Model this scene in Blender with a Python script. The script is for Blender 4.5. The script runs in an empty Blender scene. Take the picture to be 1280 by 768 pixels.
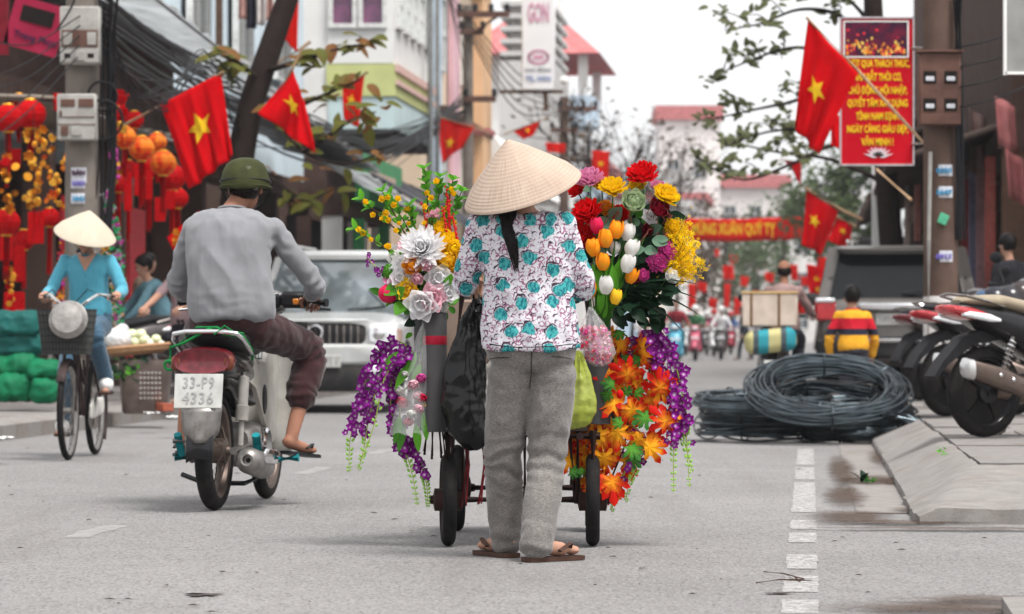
import bpy, bmesh, math, random
import numpy as np
from mathutils import Vector, Matrix, noise, Euler
random.seed(7)
V = Vector
PI = math.pi
R = math.radians
scene = bpy.context.scene
COL = scene.collection

# ------------------------------------------------------------------ camera, sky, sun, exposure
F = 4400.0                      # focal length in photo pixels (1280 wide)
HZ = 416.0                      # horizon row
CH = 0.85                       # camera height
cam = bpy.data.cameras.new('camera')
cam_o = bpy.data.objects.new('camera', cam); COL.objects.link(cam_o)
cam_o.location = (0, 0, CH); cam_o.rotation_euler = (R(90), 0, 0)
cam.sensor_width = 36.0; cam.lens = F / 1280 * 36.0
cam.shift_y = (HZ - 384) / 1280
cam.clip_start = 0.5; cam.clip_end = 6000
cam.dof.use_dof = True; cam.dof.focus_distance = 13.75; cam.dof.aperture_fstop = 6.0
scene.camera = cam_o

world = bpy.data.worlds.new('World'); scene.world = world; world.use_nodes = True
wn = world.node_tree.nodes; wl = world.node_tree.links
bg = wn['Background']
sky = wn.new('ShaderNodeTexSky'); sky.sky_type = 'NISHITA'; sky.sun_disc = False
SUN_EL, SUN_AZ = R(64), R(140)
sky.sun_elevation = SUN_EL; sky.sun_rotation = SUN_AZ
sky.air_density = 1.2; sky.dust_density = 4.0
hs = wn.new('ShaderNodeHueSaturation'); hs.inputs['Saturation'].default_value = 0.12
wl.new(sky.outputs[0], hs.inputs['Color'])
cloud = wn.new('ShaderNodeMix'); cloud.data_type = 'RGBA'; cloud.inputs[0].default_value = 0.7      # even overcast layer over the clear sky
cloud.inputs[7].default_value = (2.95, 2.96, 3.0, 1); wl.new(hs.outputs[0], cloud.inputs[6]); wl.new(cloud.outputs[2], bg.inputs['Color'])
bg.inputs['Strength'].default_value = 0.14

sun = bpy.data.lights.new('sun', 'SUN'); sun.energy = 1.35; sun.angle = R(18); sun.color = (1.0, 0.97, 0.93)
sun_o = bpy.data.objects.new('sun', sun); COL.objects.link(sun_o)
sd = V((math.sin(SUN_AZ) * math.cos(SUN_EL), math.cos(SUN_AZ) * math.cos(SUN_EL), math.sin(SUN_EL)))
sun_o.rotation_euler = (-sd).to_track_quat('-Z', 'Y').to_euler(); sun_o.location = (0, 0, 40)

scene.view_settings.view_transform = 'Standard'; scene.view_settings.look = 'None'
scene.view_settings.exposure = 1.5; scene.view_settings.gamma = 1.0
scene.view_settings.use_curve_mapping = False
scene.cycles.max_bounces = 6; scene.cycles.transparent_max_bounces = 12
scene.cycles.volume_bounces = 0

# ------------------------------------------------------------------ coordinates
def P(px, py, d): return V(((px - 640) * d / F, d, CH + (HZ - py) * d / F))
def G(px, py, z=0.0):
    d = (CH - z) * F / (py - HZ); return V(((px - 640) * d / F, d, z))
TH = math.atan(0.0845)
CT, ST = math.cos(TH), math.sin(TH)
def SW(a, b, z=0.0): return V((a * ST + b * CT, a * CT - b * ST, z))
KR, KL = 0.47, -6.47            # kerb lines, lateral street coordinate
PVR, PVL = 0.20, 0.15           # pavement heights

# ------------------------------------------------------------------ materials
MATS = {}
def M(name, c, r=0.6, m=0.0, var=0.12, sc=12.0, bump=0.0, bsc=80.0, spec=0.08, c2=None, coat=0.0, trans=0.0, transl=0.0, emis=None, es=0.0, dirt=0.0, dirtc=(0.12, 0.09, 0.07), alpha=1.0, sss=0.0):
    if name in MATS: return MATS[name]
    mt = bpy.data.materials.new(name); mt.use_nodes = True
    nt = mt.node_tree; N = nt.nodes; L = nt.links
    b = N['Principled BSDF']
    tc = N.new('ShaderNodeTexCoord')
    nz = N.new('ShaderNodeTexNoise'); nz.inputs['Scale'].default_value = sc; nz.inputs['Detail'].default_value = 5
    L.new(tc.outputs['Object'], nz.inputs['Vector'])
    if c2 is None: c2 = tuple(max(0, x * (1 - 2.2 * var)) for x in c)
    mx = N.new('ShaderNodeMix'); mx.data_type = 'RGBA'
    cr = N.new('ShaderNodeMapRange'); cr.inputs[1].default_value = 0.35; cr.inputs[2].default_value = 0.68
    L.new(nz.outputs['Fac'], cr.inputs[0]); L.new(cr.outputs[0], mx.inputs[0])
    mx.inputs[6].default_value = (*c, 1); mx.inputs[7].default_value = (*c2, 1)
    out = mx.outputs[2]
    if dirt > 0:
        n2 = N.new('ShaderNodeTexNoise'); n2.inputs['Scale'].default_value = sc * 0.23; n2.inputs['Detail'].default_value = 8; n2.inputs['Roughness'].default_value = 0.7
        L.new(tc.outputs['Object'], n2.inputs['Vector'])
        r2 = N.new('ShaderNodeMapRange'); r2.inputs[1].default_value = 0.5; r2.inputs[2].default_value = 0.72; r2.inputs[4].default_value = dirt
        L.new(n2.outputs['Fac'], r2.inputs[0])
        m2 = N.new('ShaderNodeMix'); m2.data_type = 'RGBA'
        L.new(r2.outputs[0], m2.inputs[0]); L.new(out, m2.inputs[6]); m2.inputs[7].default_value = (*dirtc, 1)
        out = m2.outputs[2]
    L.new(out, b.inputs['Base Color'])
    b.inputs['Roughness'].default_value = r; b.inputs['Metallic'].default_value = m
    b.inputs['Specular IOR Level'].default_value = spec
    b.inputs['Coat Weight'].default_value = coat; b.inputs['Coat Roughness'].default_value = 0.08
    b.inputs['Transmission Weight'].default_value = trans
    b.inputs['Alpha'].default_value = alpha
    if sss > 0:
        b.inputs['Subsurface Weight'].default_value = sss; b.inputs['Subsurface Radius'].default_value = (0.02, 0.008, 0.004); b.inputs['Subsurface Scale'].default_value = 0.4
    if emis: b.inputs['Emission Color'].default_value = (*emis, 1); b.inputs['Emission Strength'].default_value = es
    if bump > 0:
        nb = N.new('ShaderNodeTexNoise'); nb.inputs['Scale'].default_value = bsc; nb.inputs['Detail'].default_value = 4
        L.new(tc.outputs['Object'], nb.inputs['Vector'])
        bp = N.new('ShaderNodeBump'); bp.inputs['Strength'].default_value = bump; bp.inputs['Distance'].default_value = 0.01
        L.new(nb.outputs['Fac'], bp.inputs['Height']); L.new(bp.outputs[0], b.inputs['Normal'])
    if transl > 0:
        t = N.new('ShaderNodeBsdfTranslucent'); L.new(out, t.inputs['Color'])
        ms = N.new('ShaderNodeMixShader'); ms.inputs[0].default_value = transl
        L.new(b.outputs[0], ms.inputs[1]); L.new(t.outputs[0], ms.inputs[2])
        L.new(ms.outputs[0], N['Material Output'].inputs['Surface'])
    MATS[name] = mt
    return mt

class NT:      # tiny node helper for the special materials
    def __init__(s, name):
        s.mt = bpy.data.materials.new(name); s.mt.use_nodes = True
        s.nt = s.mt.node_tree; s.N = s.nt.nodes; s.L = s.nt.links; s.b = s.N['Principled BSDF']
        s.tc = s.N.new('ShaderNodeTexCoord'); MATS[name] = s.mt; s.b.inputs['Specular IOR Level'].default_value = .1
    def n(s, typ, **kw):
        x = s.N.new(typ)
        for k, v in kw.items():
            if k.startswith('i_'):
                key = k[2:].replace('_', ' ')
                x.inputs[key].default_value = v
            else: setattr(x, k, v)
        return x
    def link(s, a, b): s.L.new(a, b)
    def noise(s, sc, det=4, vec=None, rough=0.5):
        x = s.n('ShaderNodeTexNoise'); x.inputs['Scale'].default_value = sc; x.inputs['Detail'].default_value = det; x.inputs['Roughness'].default_value = rough
        s.link(vec or s.tc.outputs['Object'], x.inputs['Vector']); return x.outputs['Fac']
    def vor(s, sc, vec=None, feat='F1', rnd=1.0):
        x = s.n('ShaderNodeTexVoronoi'); x.feature = feat; x.inputs['Scale'].default_value = sc; x.inputs['Randomness'].default_value = rnd
        s.link(vec or s.tc.outputs['Object'], x.inputs['Vector']); return x
    def rng(s, v, a, b, c=0.0, d=1.0):
        x = s.n('ShaderNodeMapRange'); 
        for i, q in enumerate((a, b, c, d)): x.inputs[i + 1].default_value = q
        s.link(v, x.inputs[0]); return x.outputs[0]
    def math(s, op, a, b=None, c=None):
        x = s.n('ShaderNodeMath'); x.operation = op
        for i, q in enumerate((a, b, c)):
            if q is None: continue
            if isinstance(q, (int, float)): x.inputs[i].default_value = q
            else: s.link(q, x.inputs[i])
        return x.outputs[0]
    def mix(s, f, a, b):
        x = s.n('ShaderNodeMix'); x.data_type = 'RGBA'
        if isinstance(f, (int, float)): x.inputs[0].default_value = f
        else: s.link(f, x.inputs[0])
        for i, q in ((6, a), (7, b)):
            if isinstance(q, tuple): x.inputs[i].default_value = (*q, 1)
            else: s.link(q, x.inputs[i])
        return x.outputs[2]
    def bump(s, h, st=0.3, dist=0.01):
        x = s.n('ShaderNodeBump'); x.inputs['Strength'].default_value = st; x.inputs['Distance'].default_value = dist
        s.link(h, x.inputs['Height']); s.link(x.outputs[0], s.b.inputs['Normal'])
    def col(s, c): s.link(c, s.b.inputs['Base Color'])
    def mapping(s, scale=(1, 1, 1), loc=(0, 0, 0), rot=(0, 0, 0), src=None):
        x = s.n('ShaderNodeMapping'); x.inputs['Scale'].default_value = scale; x.inputs['Location'].default_value = loc; x.inputs['Rotation'].default_value = rot
        s.link(src or s.tc.outputs['Object'], x.inputs['Vector']); return x.outputs[0]

# ------------------------------------------------------------------ mesh builder
WP = {}        # object -> origin in its thing's frame
def ring_frame(t):
    t = t.normalized()
    a = V((0, 0, 1)) if abs(t.z) < 0.9 else V((1, 0, 0))
    x = t.cross(a).normalized(); y = x.cross(t).normalized()
    return x, y
class MB:
    def __init__(s): s.v = []; s.f = []; s.mi = []; s.cur = 0
    def add(s, vs, fs, T=None):
        o = len(s.v)
        if T is not None: vs = [T @ V(p) for p in vs]
        s.v += [V(p) for p in vs]; s.f += [tuple(i + o for i in f) for f in fs]; s.mi += [s.cur] * len(fs)
        return s
    def box(s, c, size, rot=None, bv=0.0):
        hx, hy, hz = [q / 2 for q in size]
        T = Matrix.Translation(V(c)) @ (rot.to_4x4() if rot is not None else Matrix())
        if bv <= 0:
            vs = [(x * hx, y * hy, z * hz) for x in (-1, 1) for y in (-1, 1) for z in (-1, 1)]
            fs = [(0, 1, 3, 2), (4, 6, 7, 5), (0, 4, 5, 1), (2, 3, 7, 6), (0, 2, 6, 4), (1, 5, 7, 3)]
            return s.add(vs, fs, T)
        bv = min(bv, hx * .9, hy * .9, hz * .9)
        vs = []; ix = {}
        for x in (-1, 1):
            for y in (-1, 1):
                for z in (-1, 1):
                    for ax in range(3):
                        q = [x * (hx - bv), y * (hy - bv), z * (hz - bv)]
                        q[ax] = (x * hx, y * hy, z * hz)[ax]
                        ix[(x, y, z, ax)] = len(vs); vs.append(q)
        fs = []
        for ax in range(3):
            o1, o2 = [(1, 2), (0, 2), (0, 1)][ax]
            for sg in (-1, 1):
                f = []
                for p, q in ((-1, -1), (1, -1), (1, 1), (-1, 1)):
                    k = [0, 0, 0]; k[ax] = sg; k[o1] = p; k[o2] = q
                    f.append(ix[(*k, ax)])
                fs.append(tuple(f))
        for ax in range(3):
            o1, o2 = [(1, 2), (0, 2), (0, 1)][ax]
            for p in (-1, 1):
                for q in (-1, 1):
                    k1 = [0, 0, 0]; k1[o1] = p; k1[o2] = q; k2 = list(k1); k1[ax] = -1; k2[ax] = 1
                    fs.append((ix[(*k1, o1)], ix[(*k2, o1)], ix[(*k2, o2)], ix[(*k1, o2)]))
        for x in (-1, 1):
            for y in (-1, 1):
                for z in (-1, 1): fs.append((ix[(x, y, z, 0)], ix[(x, y, z, 1)], ix[(x, y, z, 2)]))
        return s.add(vs, fs, T)
    def tube(s, pts, r, n=8, cap=True, closed=False, flat=1.0):
        pts = [V(p) for p in pts]; m = len(pts)
        rs = r if isinstance(r, (list, tuple)) else [r] * m
        vs = []; fs = []
        x = None
        for i, p in enumerate(pts):
            if closed: t = pts[(i + 1) % m] - pts[i - 1]
            else: t = pts[min(i + 1, m - 1)] - pts[max(i - 1, 0)]
            if t.length < 1e-9: t = V((0, 0, 1))
            t.normalize()
            if x is None: x, y = ring_frame(t)
            else:
                x = x - t * x.dot(t)
                if x.length < 1e-6: x, y = ring_frame(t)
                x.normalize(); y = t.cross(x)
            for k in range(n):
                a = 2 * PI * k / n
                vs.append(p + x * (math.cos(a) * rs[i]) + y * (math.sin(a) * rs[i] * flat))
        for i in range(m if closed else m - 1):
            j = (i + 1) % m
            for k in range(n):
                fs.append((i * n + k, i * n + (k + 1) % n, j * n + (k + 1) % n, j * n + k))
        if cap and not closed:
            fs.append(tuple(reversed(range(n)))); fs.append(tuple(range((m - 1) * n, m * n)))
        return s.add(vs, fs)
    def cap(s, p0, p1, r0, r1=None, n=10):
        p0 = V(p0); p1 = V(p1); r1 = r0 if r1 is None else r1
        d = (p1 - p0); 
        if d.length < 1e-6: return s.ell(p0, (r0, r0, r0), n, 6)
        d.normalize(); pts = []; rs = []
        for a in (85, 60, 30, 0): pts.append(p0 - d * r0 * math.sin(R(a))); rs.append(max(r0 * math.cos(R(a)), 1e-4))
        for a in (0, 30, 60, 85): pts.append(p1 + d * r1 * math.sin(R(a))); rs.append(max(r1 * math.cos(R(a)), 1e-4))
        return s.tube(pts, rs, n)
    def ell(s, c, r, nu=12, nv=8, rot=None):
        T = Matrix.Translation(V(c)) @ (rot.to_4x4() if rot is not None else Matrix()) @ Matrix.Diagonal((r[0], r[1], r[2], 1))
        vs = [(0, 0, -1)]; fs = []
        for j in range(1, nv):
            ph = -PI / 2 + PI * j / nv
            for i in range(nu): vs.append((math.cos(ph) * math.cos(2 * PI * i / nu), math.cos(ph) * math.sin(2 * PI * i / nu), math.sin(ph)))
        vs.append((0, 0, 1)); e = len(vs) - 1
        for i in range(nu):
            fs.append((0, 1 + (i + 1) % nu, 1 + i))
            for j in range(nv - 2):
                a = 1 + j * nu; fs.append((a + i, a + (i + 1) % nu, a + nu + (i + 1) % nu, a + nu + i))
            a = 1 + (nv - 2) * nu; fs.append((a + i, a + (i + 1) % nu, e))
        return s.add(vs, fs, T)
    def lathe(s, prof, n=24, T=None, a0=0.0, a1=2 * PI):
        full = abs(a1 - a0 - 2 * PI) < 1e-6; k = n if full else n + 1
        vs = []; fs = []
        for r, z in prof:
            for i in range(k):
                a = a0 + (a1 - a0) * i / n; vs.append((r * math.cos(a), r * math.sin(a), z))
        for j in range(len(prof) - 1):
            for i in range(n):
                i2 = (i + 1) % k; fs.append((j * k + i, j * k + i2, (j + 1) * k + i2, (j + 1) * k + i))
        return s.add(vs, fs, T)
    def grid(s, fn, nu, nv, closeu=False):
        vs = []; fs = []; k = nu if closeu else nu + 1
        for j in range(nv + 1):
            for i in range(k): vs.append(fn(i / nu, j / nv))
        for j in range(nv):
            for i in range(nu):
                i2 = (i + 1) % k; fs.append((j * k + i, j * k + i2, (j + 1) * k + i2, (j + 1) * k + i))
        return s.add(vs, fs)
    def loft(s, rings, cap=True):
        n = len(rings[0]); vs = [p for r in rings for p in r]; fs = []
        for j in range(len(rings) - 1):
            for i in range(n): fs.append((j * n + i, j * n + (i + 1) % n, (j + 1) * n + (i + 1) % n, (j + 1) * n + i))
        if cap: fs.append(tuple(reversed(range(n)))); fs.append(tuple(range((len(rings) - 1) * n, len(rings) * n)))
        return s.add(vs, fs)
    def prism(s, poly, d0, d1, T=None):      # poly in xy, extruded along z
        n = len(poly)
        vs = [(x, y, d0) for x, y in poly] + [(x, y, d1) for x, y in poly]
        fs = [tuple(reversed(range(n))), tuple(range(n, 2 * n))] + [(i, (i + 1) % n, n + (i + 1) % n, n + i) for i in range(n)]
        return s.add(vs, fs, T)
    def torus(s, c, Rr, r, ax=(0, 0, 1), nu=32, nv=8, flat=1.0):
        x, y = ring_frame(V(ax)); c = V(c)
        pts = [c + x * (Rr * math.cos(2 * PI * i / nu)) + y * (Rr * math.sin(2 * PI * i / nu)) for i in range(nu)]
        z = V(ax).normalized(); vs = []; fs = []
        for i in range(nu):
            rad = (pts[i] - c).normalized()
            for k in range(nv):
                a = 2 * PI * k / nv; vs.append(pts[i] + rad * (r * math.cos(a)) + z * (r * flat * math.sin(a)))
        for i in range(nu):
            j = (i + 1) % nu
            for k in range(nv): fs.append((i * nv + k, j * nv + k, j * nv + (k + 1) % nv, i * nv + (k + 1) % nv))
        return s.add(vs, fs)
    def mesh(s, name, mats, smooth=True, ang=40):
        me = bpy.data.meshes.new(name)
        me.from_pydata([tuple(p) for p in s.v], [], s.f)
        for m in (mats if isinstance(mats, (list, tuple)) else [mats]): me.materials.append(m)
        if max(s.mi, default=0) > 0: me.polygons.foreach_set('material_index', s.mi)
        bm = bmesh.new(); bm.from_mesh(me); bmesh.ops.recalc_face_normals(bm, faces=bm.faces); bm.to_mesh(me); bm.free()
        if smooth:
            me.shade_smooth(); me.set_sharp_from_angle(angle=R(ang))
        me.update(); return me
    def build(s, name, mats, parent=None, smooth=True, ang=40, base=False):
        mn = V((min(p.x for p in s.v), min(p.y for p in s.v), min(p.z for p in s.v))); mxx = V((max(p.x for p in s.v), max(p.y for p in s.v), max(p.z for p in s.v)))
        c = (mn + mxx) / 2
        if base: c.z = mn.z
        s.v = [p - c for p in s.v]
        me = s.mesh(name, mats, smooth, ang)
        o = bpy.data.objects.new(name, me); COL.objects.link(o)
        o.location = c - (WP[parent] if parent is not None else V((0, 0, 0)))
        if parent is not None: o.parent = parent
        WP[o] = c
        return o
def tag(o, label=None, cat=None, group=None, kind=None):
    if label: o['label'] = label
    if cat: o['category'] = cat
    if group: o['group'] = group
    if kind: o['kind'] = kind
    return o
def thing(name, label, cat, loc=(0, 0, 0), rz=None, group=None):
    o = bpy.data.objects.new(name, None); COL.objects.link(o); o.empty_display_size = 0.1
    o.location = loc; tag(o, label, cat, group)
    if rz is None: WP[o] = V(loc)              # parts are given in world coordinates
    else: o.rotation_euler = (0, 0, rz); WP[o] = V((0, 0, 0))   # parts in the thing's own frame
    return o
def copy_tree(o, parent=None):
    c = o.copy(); COL.objects.link(c); c.parent = parent
    for ch in list(o.children): copy_tree(ch, c)
    return c
def inst(name, mesh, parent, loc, rot=None, scale=1.0):
    o = bpy.data.objects.new(name, mesh); COL.objects.link(o)
    o.parent = parent; o.location = V(loc) - (WP[parent] if parent is not None else V((0, 0, 0)))
    if rot is not None: o.rotation_mode = 'QUATERNION'; o.rotation_quaternion = rot
    o.scale = scale if isinstance(scale, (tuple, list)) else (scale,) * 3
    WP[o] = V(loc)
    return o
TMP = bpy.data.scenes.new('scratch')      # scratch scene for modifier and text evaluation; removed at the end
def evaluate(o):
    TMP.view_layers[0].update(); dg = TMP.view_layers[0].depsgraph; return o.evaluated_get(dg)
def remesh(mb, vox=0.01, it=4, disp=None):
    me = bpy.data.meshes.new('tmp'); me.from_pydata([tuple(p) for p in mb.v], [], mb.f)
    bm = bmesh.new(); bm.from_mesh(me); bmesh.ops.recalc_face_normals(bm, faces=bm.faces); bm.to_mesh(me); bm.free()
    o = bpy.data.objects.new('tmp', me); TMP.collection.objects.link(o)
    md = o.modifiers.new('r', 'REMESH'); md.mode = 'VOXEL'; md.voxel_size = vox
    if it: sm = o.modifiers.new('s', 'SMOOTH'); sm.factor = 0.5; sm.iterations = it
    ev = evaluate(o); m2 = ev.to_mesh()
    vs = [v.co.copy() for v in m2.vertices]; ns = [v.normal.copy() for v in m2.vertices]; fs = [tuple(p.vertices) for p in m2.polygons]
    ev.to_mesh_clear(); bpy.data.objects.remove(o); bpy.data.meshes.remove(me)
    if disp: vs = [p + n * disp(p, n) for p, n in zip(vs, ns)]
    out = MB(); out.v = vs; out.f = fs; out.mi = [0] * len(fs); return out
def text_mb(s, h, T, width=None, depth=0.002, bold=0.0, align='CENTER', spacing=1.0):
    cu = bpy.data.curves.new('t', 'FONT'); cu.body = s; cu.size = 1.0; cu.align_x = align; cu.align_y = 'CENTER'; cu.offset = bold; cu.resolution_u = 2; cu.space_character = spacing
    cu.extrude = 0.01
    o = bpy.data.objects.new('t', cu); TMP.collection.objects.link(o)
    ev = evaluate(o); m2 = ev.to_mesh()
    vs = [v.co.copy() for v in m2.vertices]; fs = [tuple(p.vertices) for p in m2.polygons]
    ev.to_mesh_clear(); bpy.data.objects.remove(o); bpy.data.curves.remove(cu)
    xs = [p.x for p in vs]; w = max(xs) - min(xs) if xs else 1
    sx = (width / w) if width else h
    mb = MB(); mb.add([T @ V((p.x * sx, p.y * h, p.z * depth / 0.01)) for p in vs], fs); return mb
def frameT(o, x, y):      # matrix from origin, x axis, y axis (z = x cross y)
    x = V(x).normalized(); z = x.cross(V(y)).normalized(); y = z.cross(x)
    m = Matrix((x, y, z)).transposed().to_4x4(); m.translation = V(o); return m
def rotto(d, up=(0, 0, 1)):      # quaternion turning +z onto d
    return V(d).normalized().to_track_quat('Z', 'Y')
def rz3(a): return Matrix.Rotation(a, 3, 'Z')
def rx3(a): return Matrix.Rotation(a, 3, 'X')
def ry3(a): return Matrix.Rotation(a, 3, 'Y')
def U(a, b): return random.uniform(a, b)
# ================================================================== SETTING
# --- road material
def road_mat():
    t = NT('asphalt')
    big = t.noise(0.35, 6, rough=0.65); mid = t.noise(3.0, 6, rough=0.7); fine = t.noise(70, 3)
    vr = t.vor(1.0, t.mapping((110, 34, 95)))
    base = t.mix(t.rng(big, .35, .68), (.218, .210, .207), (.165, .159, .157))
    base = t.mix(t.rng(mid, .45, .75, 0, .55), base, (.165, .157, .153))
    sp = t.math('MULTIPLY', t.rng(vr.outputs['Distance'], .0, .55), 1.0)
    cell = t.n('ShaderNodeSeparateColor'); t.link(vr.outputs['Color'], cell.inputs[0])
    light = t.rng(cell.outputs[0], .55, .95, 0, .3); dark = t.rng(cell.outputs[1], .66, .97, 0, .42)
    base = t.mix(light, base, (.34, .33, .322)); base = t.mix(dark, base, (.045, .042, .042))
    base = t.mix(t.rng(fine, .55, .8, 0, .35), base, (.11, .10, .10))
    st = t.noise(1.2, 3, vec=t.mapping((2.2, .18, 1), rot=(0, 0, TH)))
    base = t.mix(t.rng(st, .56, .75, 0, .35), base, (.115, .105, .10))
    t.col(base); t.b.inputs['Roughness'].default_value = .82; t.b.inputs['Specular IOR Level'].default_value = .15
    t.bump(t.math('ADD', vr.outputs['Distance'], fine), .45, .004)
    return t.mt
def conc_mat(name, c, brown=.5):
    t = NT(name)
    big = t.noise(1.1, 6, rough=.7); mid = t.noise(9, 6, rough=.7); fine = t.noise(160, 3)
    base = t.mix(t.rng(mid, .35, .7), c, tuple(x * .72 for x in c))
    base = t.mix(t.rng(big, .5, .72, 0, brown), base, (.17, .11, .08))
    base = t.mix(t.rng(fine, .5, .75, 0, .4), base, tuple(x * .5 for x in c))
    t.col(base); t.b.inputs['Roughness'].default_value = .85; t.bump(t.math('ADD', mid, fine), .35, .006)
    return t.mt
m_road = road_mat()
m_conc = conc_mat('pavement_concrete', (.23, .215, .205), .35)
m_kerb = conc_mat('kerb_concrete', (.25, .235, .223), .45)
m_gut = conc_mat('gutter_concrete', (.25, .232, .22), .6)
def paint_mat():
    t = NT('worn_road_paint')
    w = t.noise(14, 6, rough=.75); v = t.vor(95)
    base = t.mix(t.rng(w, .44, .62, 0, .8), (.47, .46, .45), (.33, .322, .315))
    base = t.mix(t.rng(v.outputs['Distance'], .45, .8, 0, .6), base, (.14, .13, .125))
    geo = t.n('ShaderNodeNewGeometry'); t.link(t.rng(t.noise(22, 6, geo.outputs['Position'], .75), .36, .60, .35, .95), t.b.inputs['Alpha'])
    t.col(base); t.b.inputs['Roughness'].default_value = .8; t.bump(v.outputs['Distance'], .3, .003); return t.mt
m_paint = paint_mat(); m_faint = M('faint_road_paint', (.42, .41, .40), .8, sc=9, alpha=.5)

mb = MB(); S_ = 3000
mb.add([(-S_, -200, 0), (S_, -200, 0), (S_, S_, 0), (-S_, S_, 0)], [(0, 1, 2, 3)])
tag(mb.build('road', m_road, smooth=False), 'grey asphalt street with worn gritty surface', kind='structure')
def strip(a0, a1, b0, b1, z, mb, jit=0.0):
    n = max(2, int((a1 - a0) / .12)) if jit else 1
    for i in range(n):
        s0 = a0 + (a1 - a0) * i / n; s1 = a0 + (a1 - a0) * (i + 1) / n
        j0 = U(-jit, jit); j1 = U(-jit, jit)
        mb.add([SW(s0, b0 + j0, z), SW(s0, b1 + j1, z), SW(s1, b1 + j1, z), SW(s1, b0 + j0, z)], [(0, 1, 2, 3)])
def blob(c, ra, rb, z, n=26, rough=.35, seed=0):      # irregular flat patch, in street axes
    pts = []
    for i in range(n):
        a = 2 * PI * i / n; k = 1 + rough * noise.noise(V((math.cos(a) * 1.7 + seed, math.sin(a) * 1.7, seed * .7))) + rough * .5 * noise.noise(V((math.cos(a) * 5 + seed, math.sin(a) * 5, 3)))
        pts.append(SW(c[0] + ra * k * math.sin(a), c[1] + rb * k * math.cos(a), z))
    m = MB(); m.add(pts, [tuple(range(n))]); return m
def aof(px, py, z=0):
    p = G(px, py, z); return p.x * ST + p.y * CT, p.x * CT - p.y * ST
# edge line: worn blocks
for y0, y1 in ((768, 751), (741, 721), (712, 694), (679, 667), (662, 651), (641, 604), (600, 585), (582, 562)):
    m = MB(); strip(aof(990, y0)[0], aof(990, y1)[0], -.085, .03, .003, m, .004)
    tag(m.build('edge_line_block', m_paint, smooth=False), 'worn white paint block of the edge line beside the gutter', kind='structure')
for a0, a1 in ((14.35, 15.25), (17.6, 18.3), (20.9, 22.0), (24.4, 25.4), (29, 31), (36, 39)):
    m = MB(); strip(a0, a1, -3.09, -2.98, .003, m, .012)
    tag(m.build('centre_line_dash', m_faint, smooth=False), 'faint worn white dash of the centre line', kind='structure')
# gutter and mud
m = MB(); strip(16.6, 60, .22, KR, .004, m, 0); tag(m.build('gutter', m_gut, smooth=False), kind='structure')
def stain_mat(name, c):
    t = NT(name); ln = t.n('ShaderNodeVectorMath'); ln.operation = 'LENGTH'; t.link(t.tc.outputs['Object'], ln.inputs[0]); geo = t.n('ShaderNodeNewGeometry')
    nz = t.noise(5, 6, geo.outputs['Position'], .7); f_ = t.noise(40, 4, geo.outputs['Position'], .7)
    a_ = t.math('SUBTRACT', t.math('MULTIPLY', t.math('ADD', nz, t.math('MULTIPLY', f_, .35)), 1.5), ln.outputs['Value']); t.link(t.rng(a_, .05, .6, 0, .62), t.b.inputs['Alpha'])
    t.col(t.mix(t.rng(f_, .35, .65), c, tuple(x * .6 for x in c))); t.b.inputs['Roughness'].default_value = .85; return t.mt
m_mud = stain_mat('mud_stain', (.085, .052, .036))
me_st = MB().add([(math.cos(i * PI / 12), math.sin(i * PI / 12), 0) for i in range(24)], [tuple(range(24))]).mesh('mud_stain', m_mud, False)
for i, (px, py, ra, rb) in enumerate(((1052, 590, 3.2, .10), (1056, 622, 1.4, .13), (1066, 648, .7, .24), (1092, 602, .8, .24), (1122, 604, .5, .14), (1118, 656, .2, .45), (1215, 664, .14, .75), (1190, 764, .3, .45), (1240, 754, .2, .35), (1150, 640, .3, .16), (1105, 575, 1.8, .12))):
    o = inst('mud_stain', me_st, None, G(px, py) + V((0, 0, .009 + .0006 * i)), Euler((0, 0, -TH)).to_quaternion(), (rb, ra, 1)); tag(o, kind='structure')
m_wet = M('oil_spot', (.06, .045, .04), .5, var=.2)
for i, (px, py, ra, rb) in enumerate(((258, 745, .05, .06), (245, 744, .03, .03), (970, 743, .03, .05), (1000, 727, .02, .04))):
    a, b = aof(px, py); mm = blob((a, b), ra, rb, .005, seed=60 + i, rough=.9, n=18); tag(mm.build('oil_spot', m_wet, smooth=False), kind='structure')
# right pavement: a body, sloped kerb stones and slabs
A0 = 15.7
mb = MB(); H = PVR - .05
mb.add([SW(A0 + 1.9, .80, 0), SW(A0 + 1.9, 30, 0), SW(400, 30, 0), SW(400, .80, 0), SW(A0 + 1.9, .80, H), SW(A0 + 1.9, 30, H), SW(400, 30, H), SW(400, .80, H)],
       [(0, 1, 5, 4), (1, 2, 6, 5), (2, 3, 7, 6), (3, 0, 4, 7), (4, 5, 6, 7)])
pav_r = tag(mb.build('pavement_right', m_conc, smooth=False), kind='structure')
def slab(pts_bottom_z, top):      # four plan points with own top heights
    m = MB(); n = 4
    vs = [(p.x, p.y, pts_bottom_z) for p in top] + [tuple(p) for p in top]
    m.add(vs, [(3, 2, 1, 0), (4, 5, 6, 7)] + [(i, (i + 1) % 4, 4 + (i + 1) % 4, 4 + i) for i in range(4)])
    return m
def bev(o, w=.018): md = o.modifiers.new('b', 'BEVEL'); md.width = w; md.segments = 2; return o
a = A0 + 8.01
while a < 62:      # sloped kerb stones
    L_ = U(.9, 1.05); g = .004
    m = slab(-.05, [SW(a + g, KR + U(-.006, .006), .045), SW(a + g, .83, PVR + U(-.004, .004)), SW(a + L_ - g, .83, PVR + U(-.004, .004)), SW(a + L_ - g, KR, .045)])
    bev(m.build('kerb_stone', m_kerb, pav_r, smooth=False)); a += L_
m = MB(); strip(62, 400, KR, .79, .12, m); m.build('kerb', m_kerb, pav_r, smooth=False)
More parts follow.
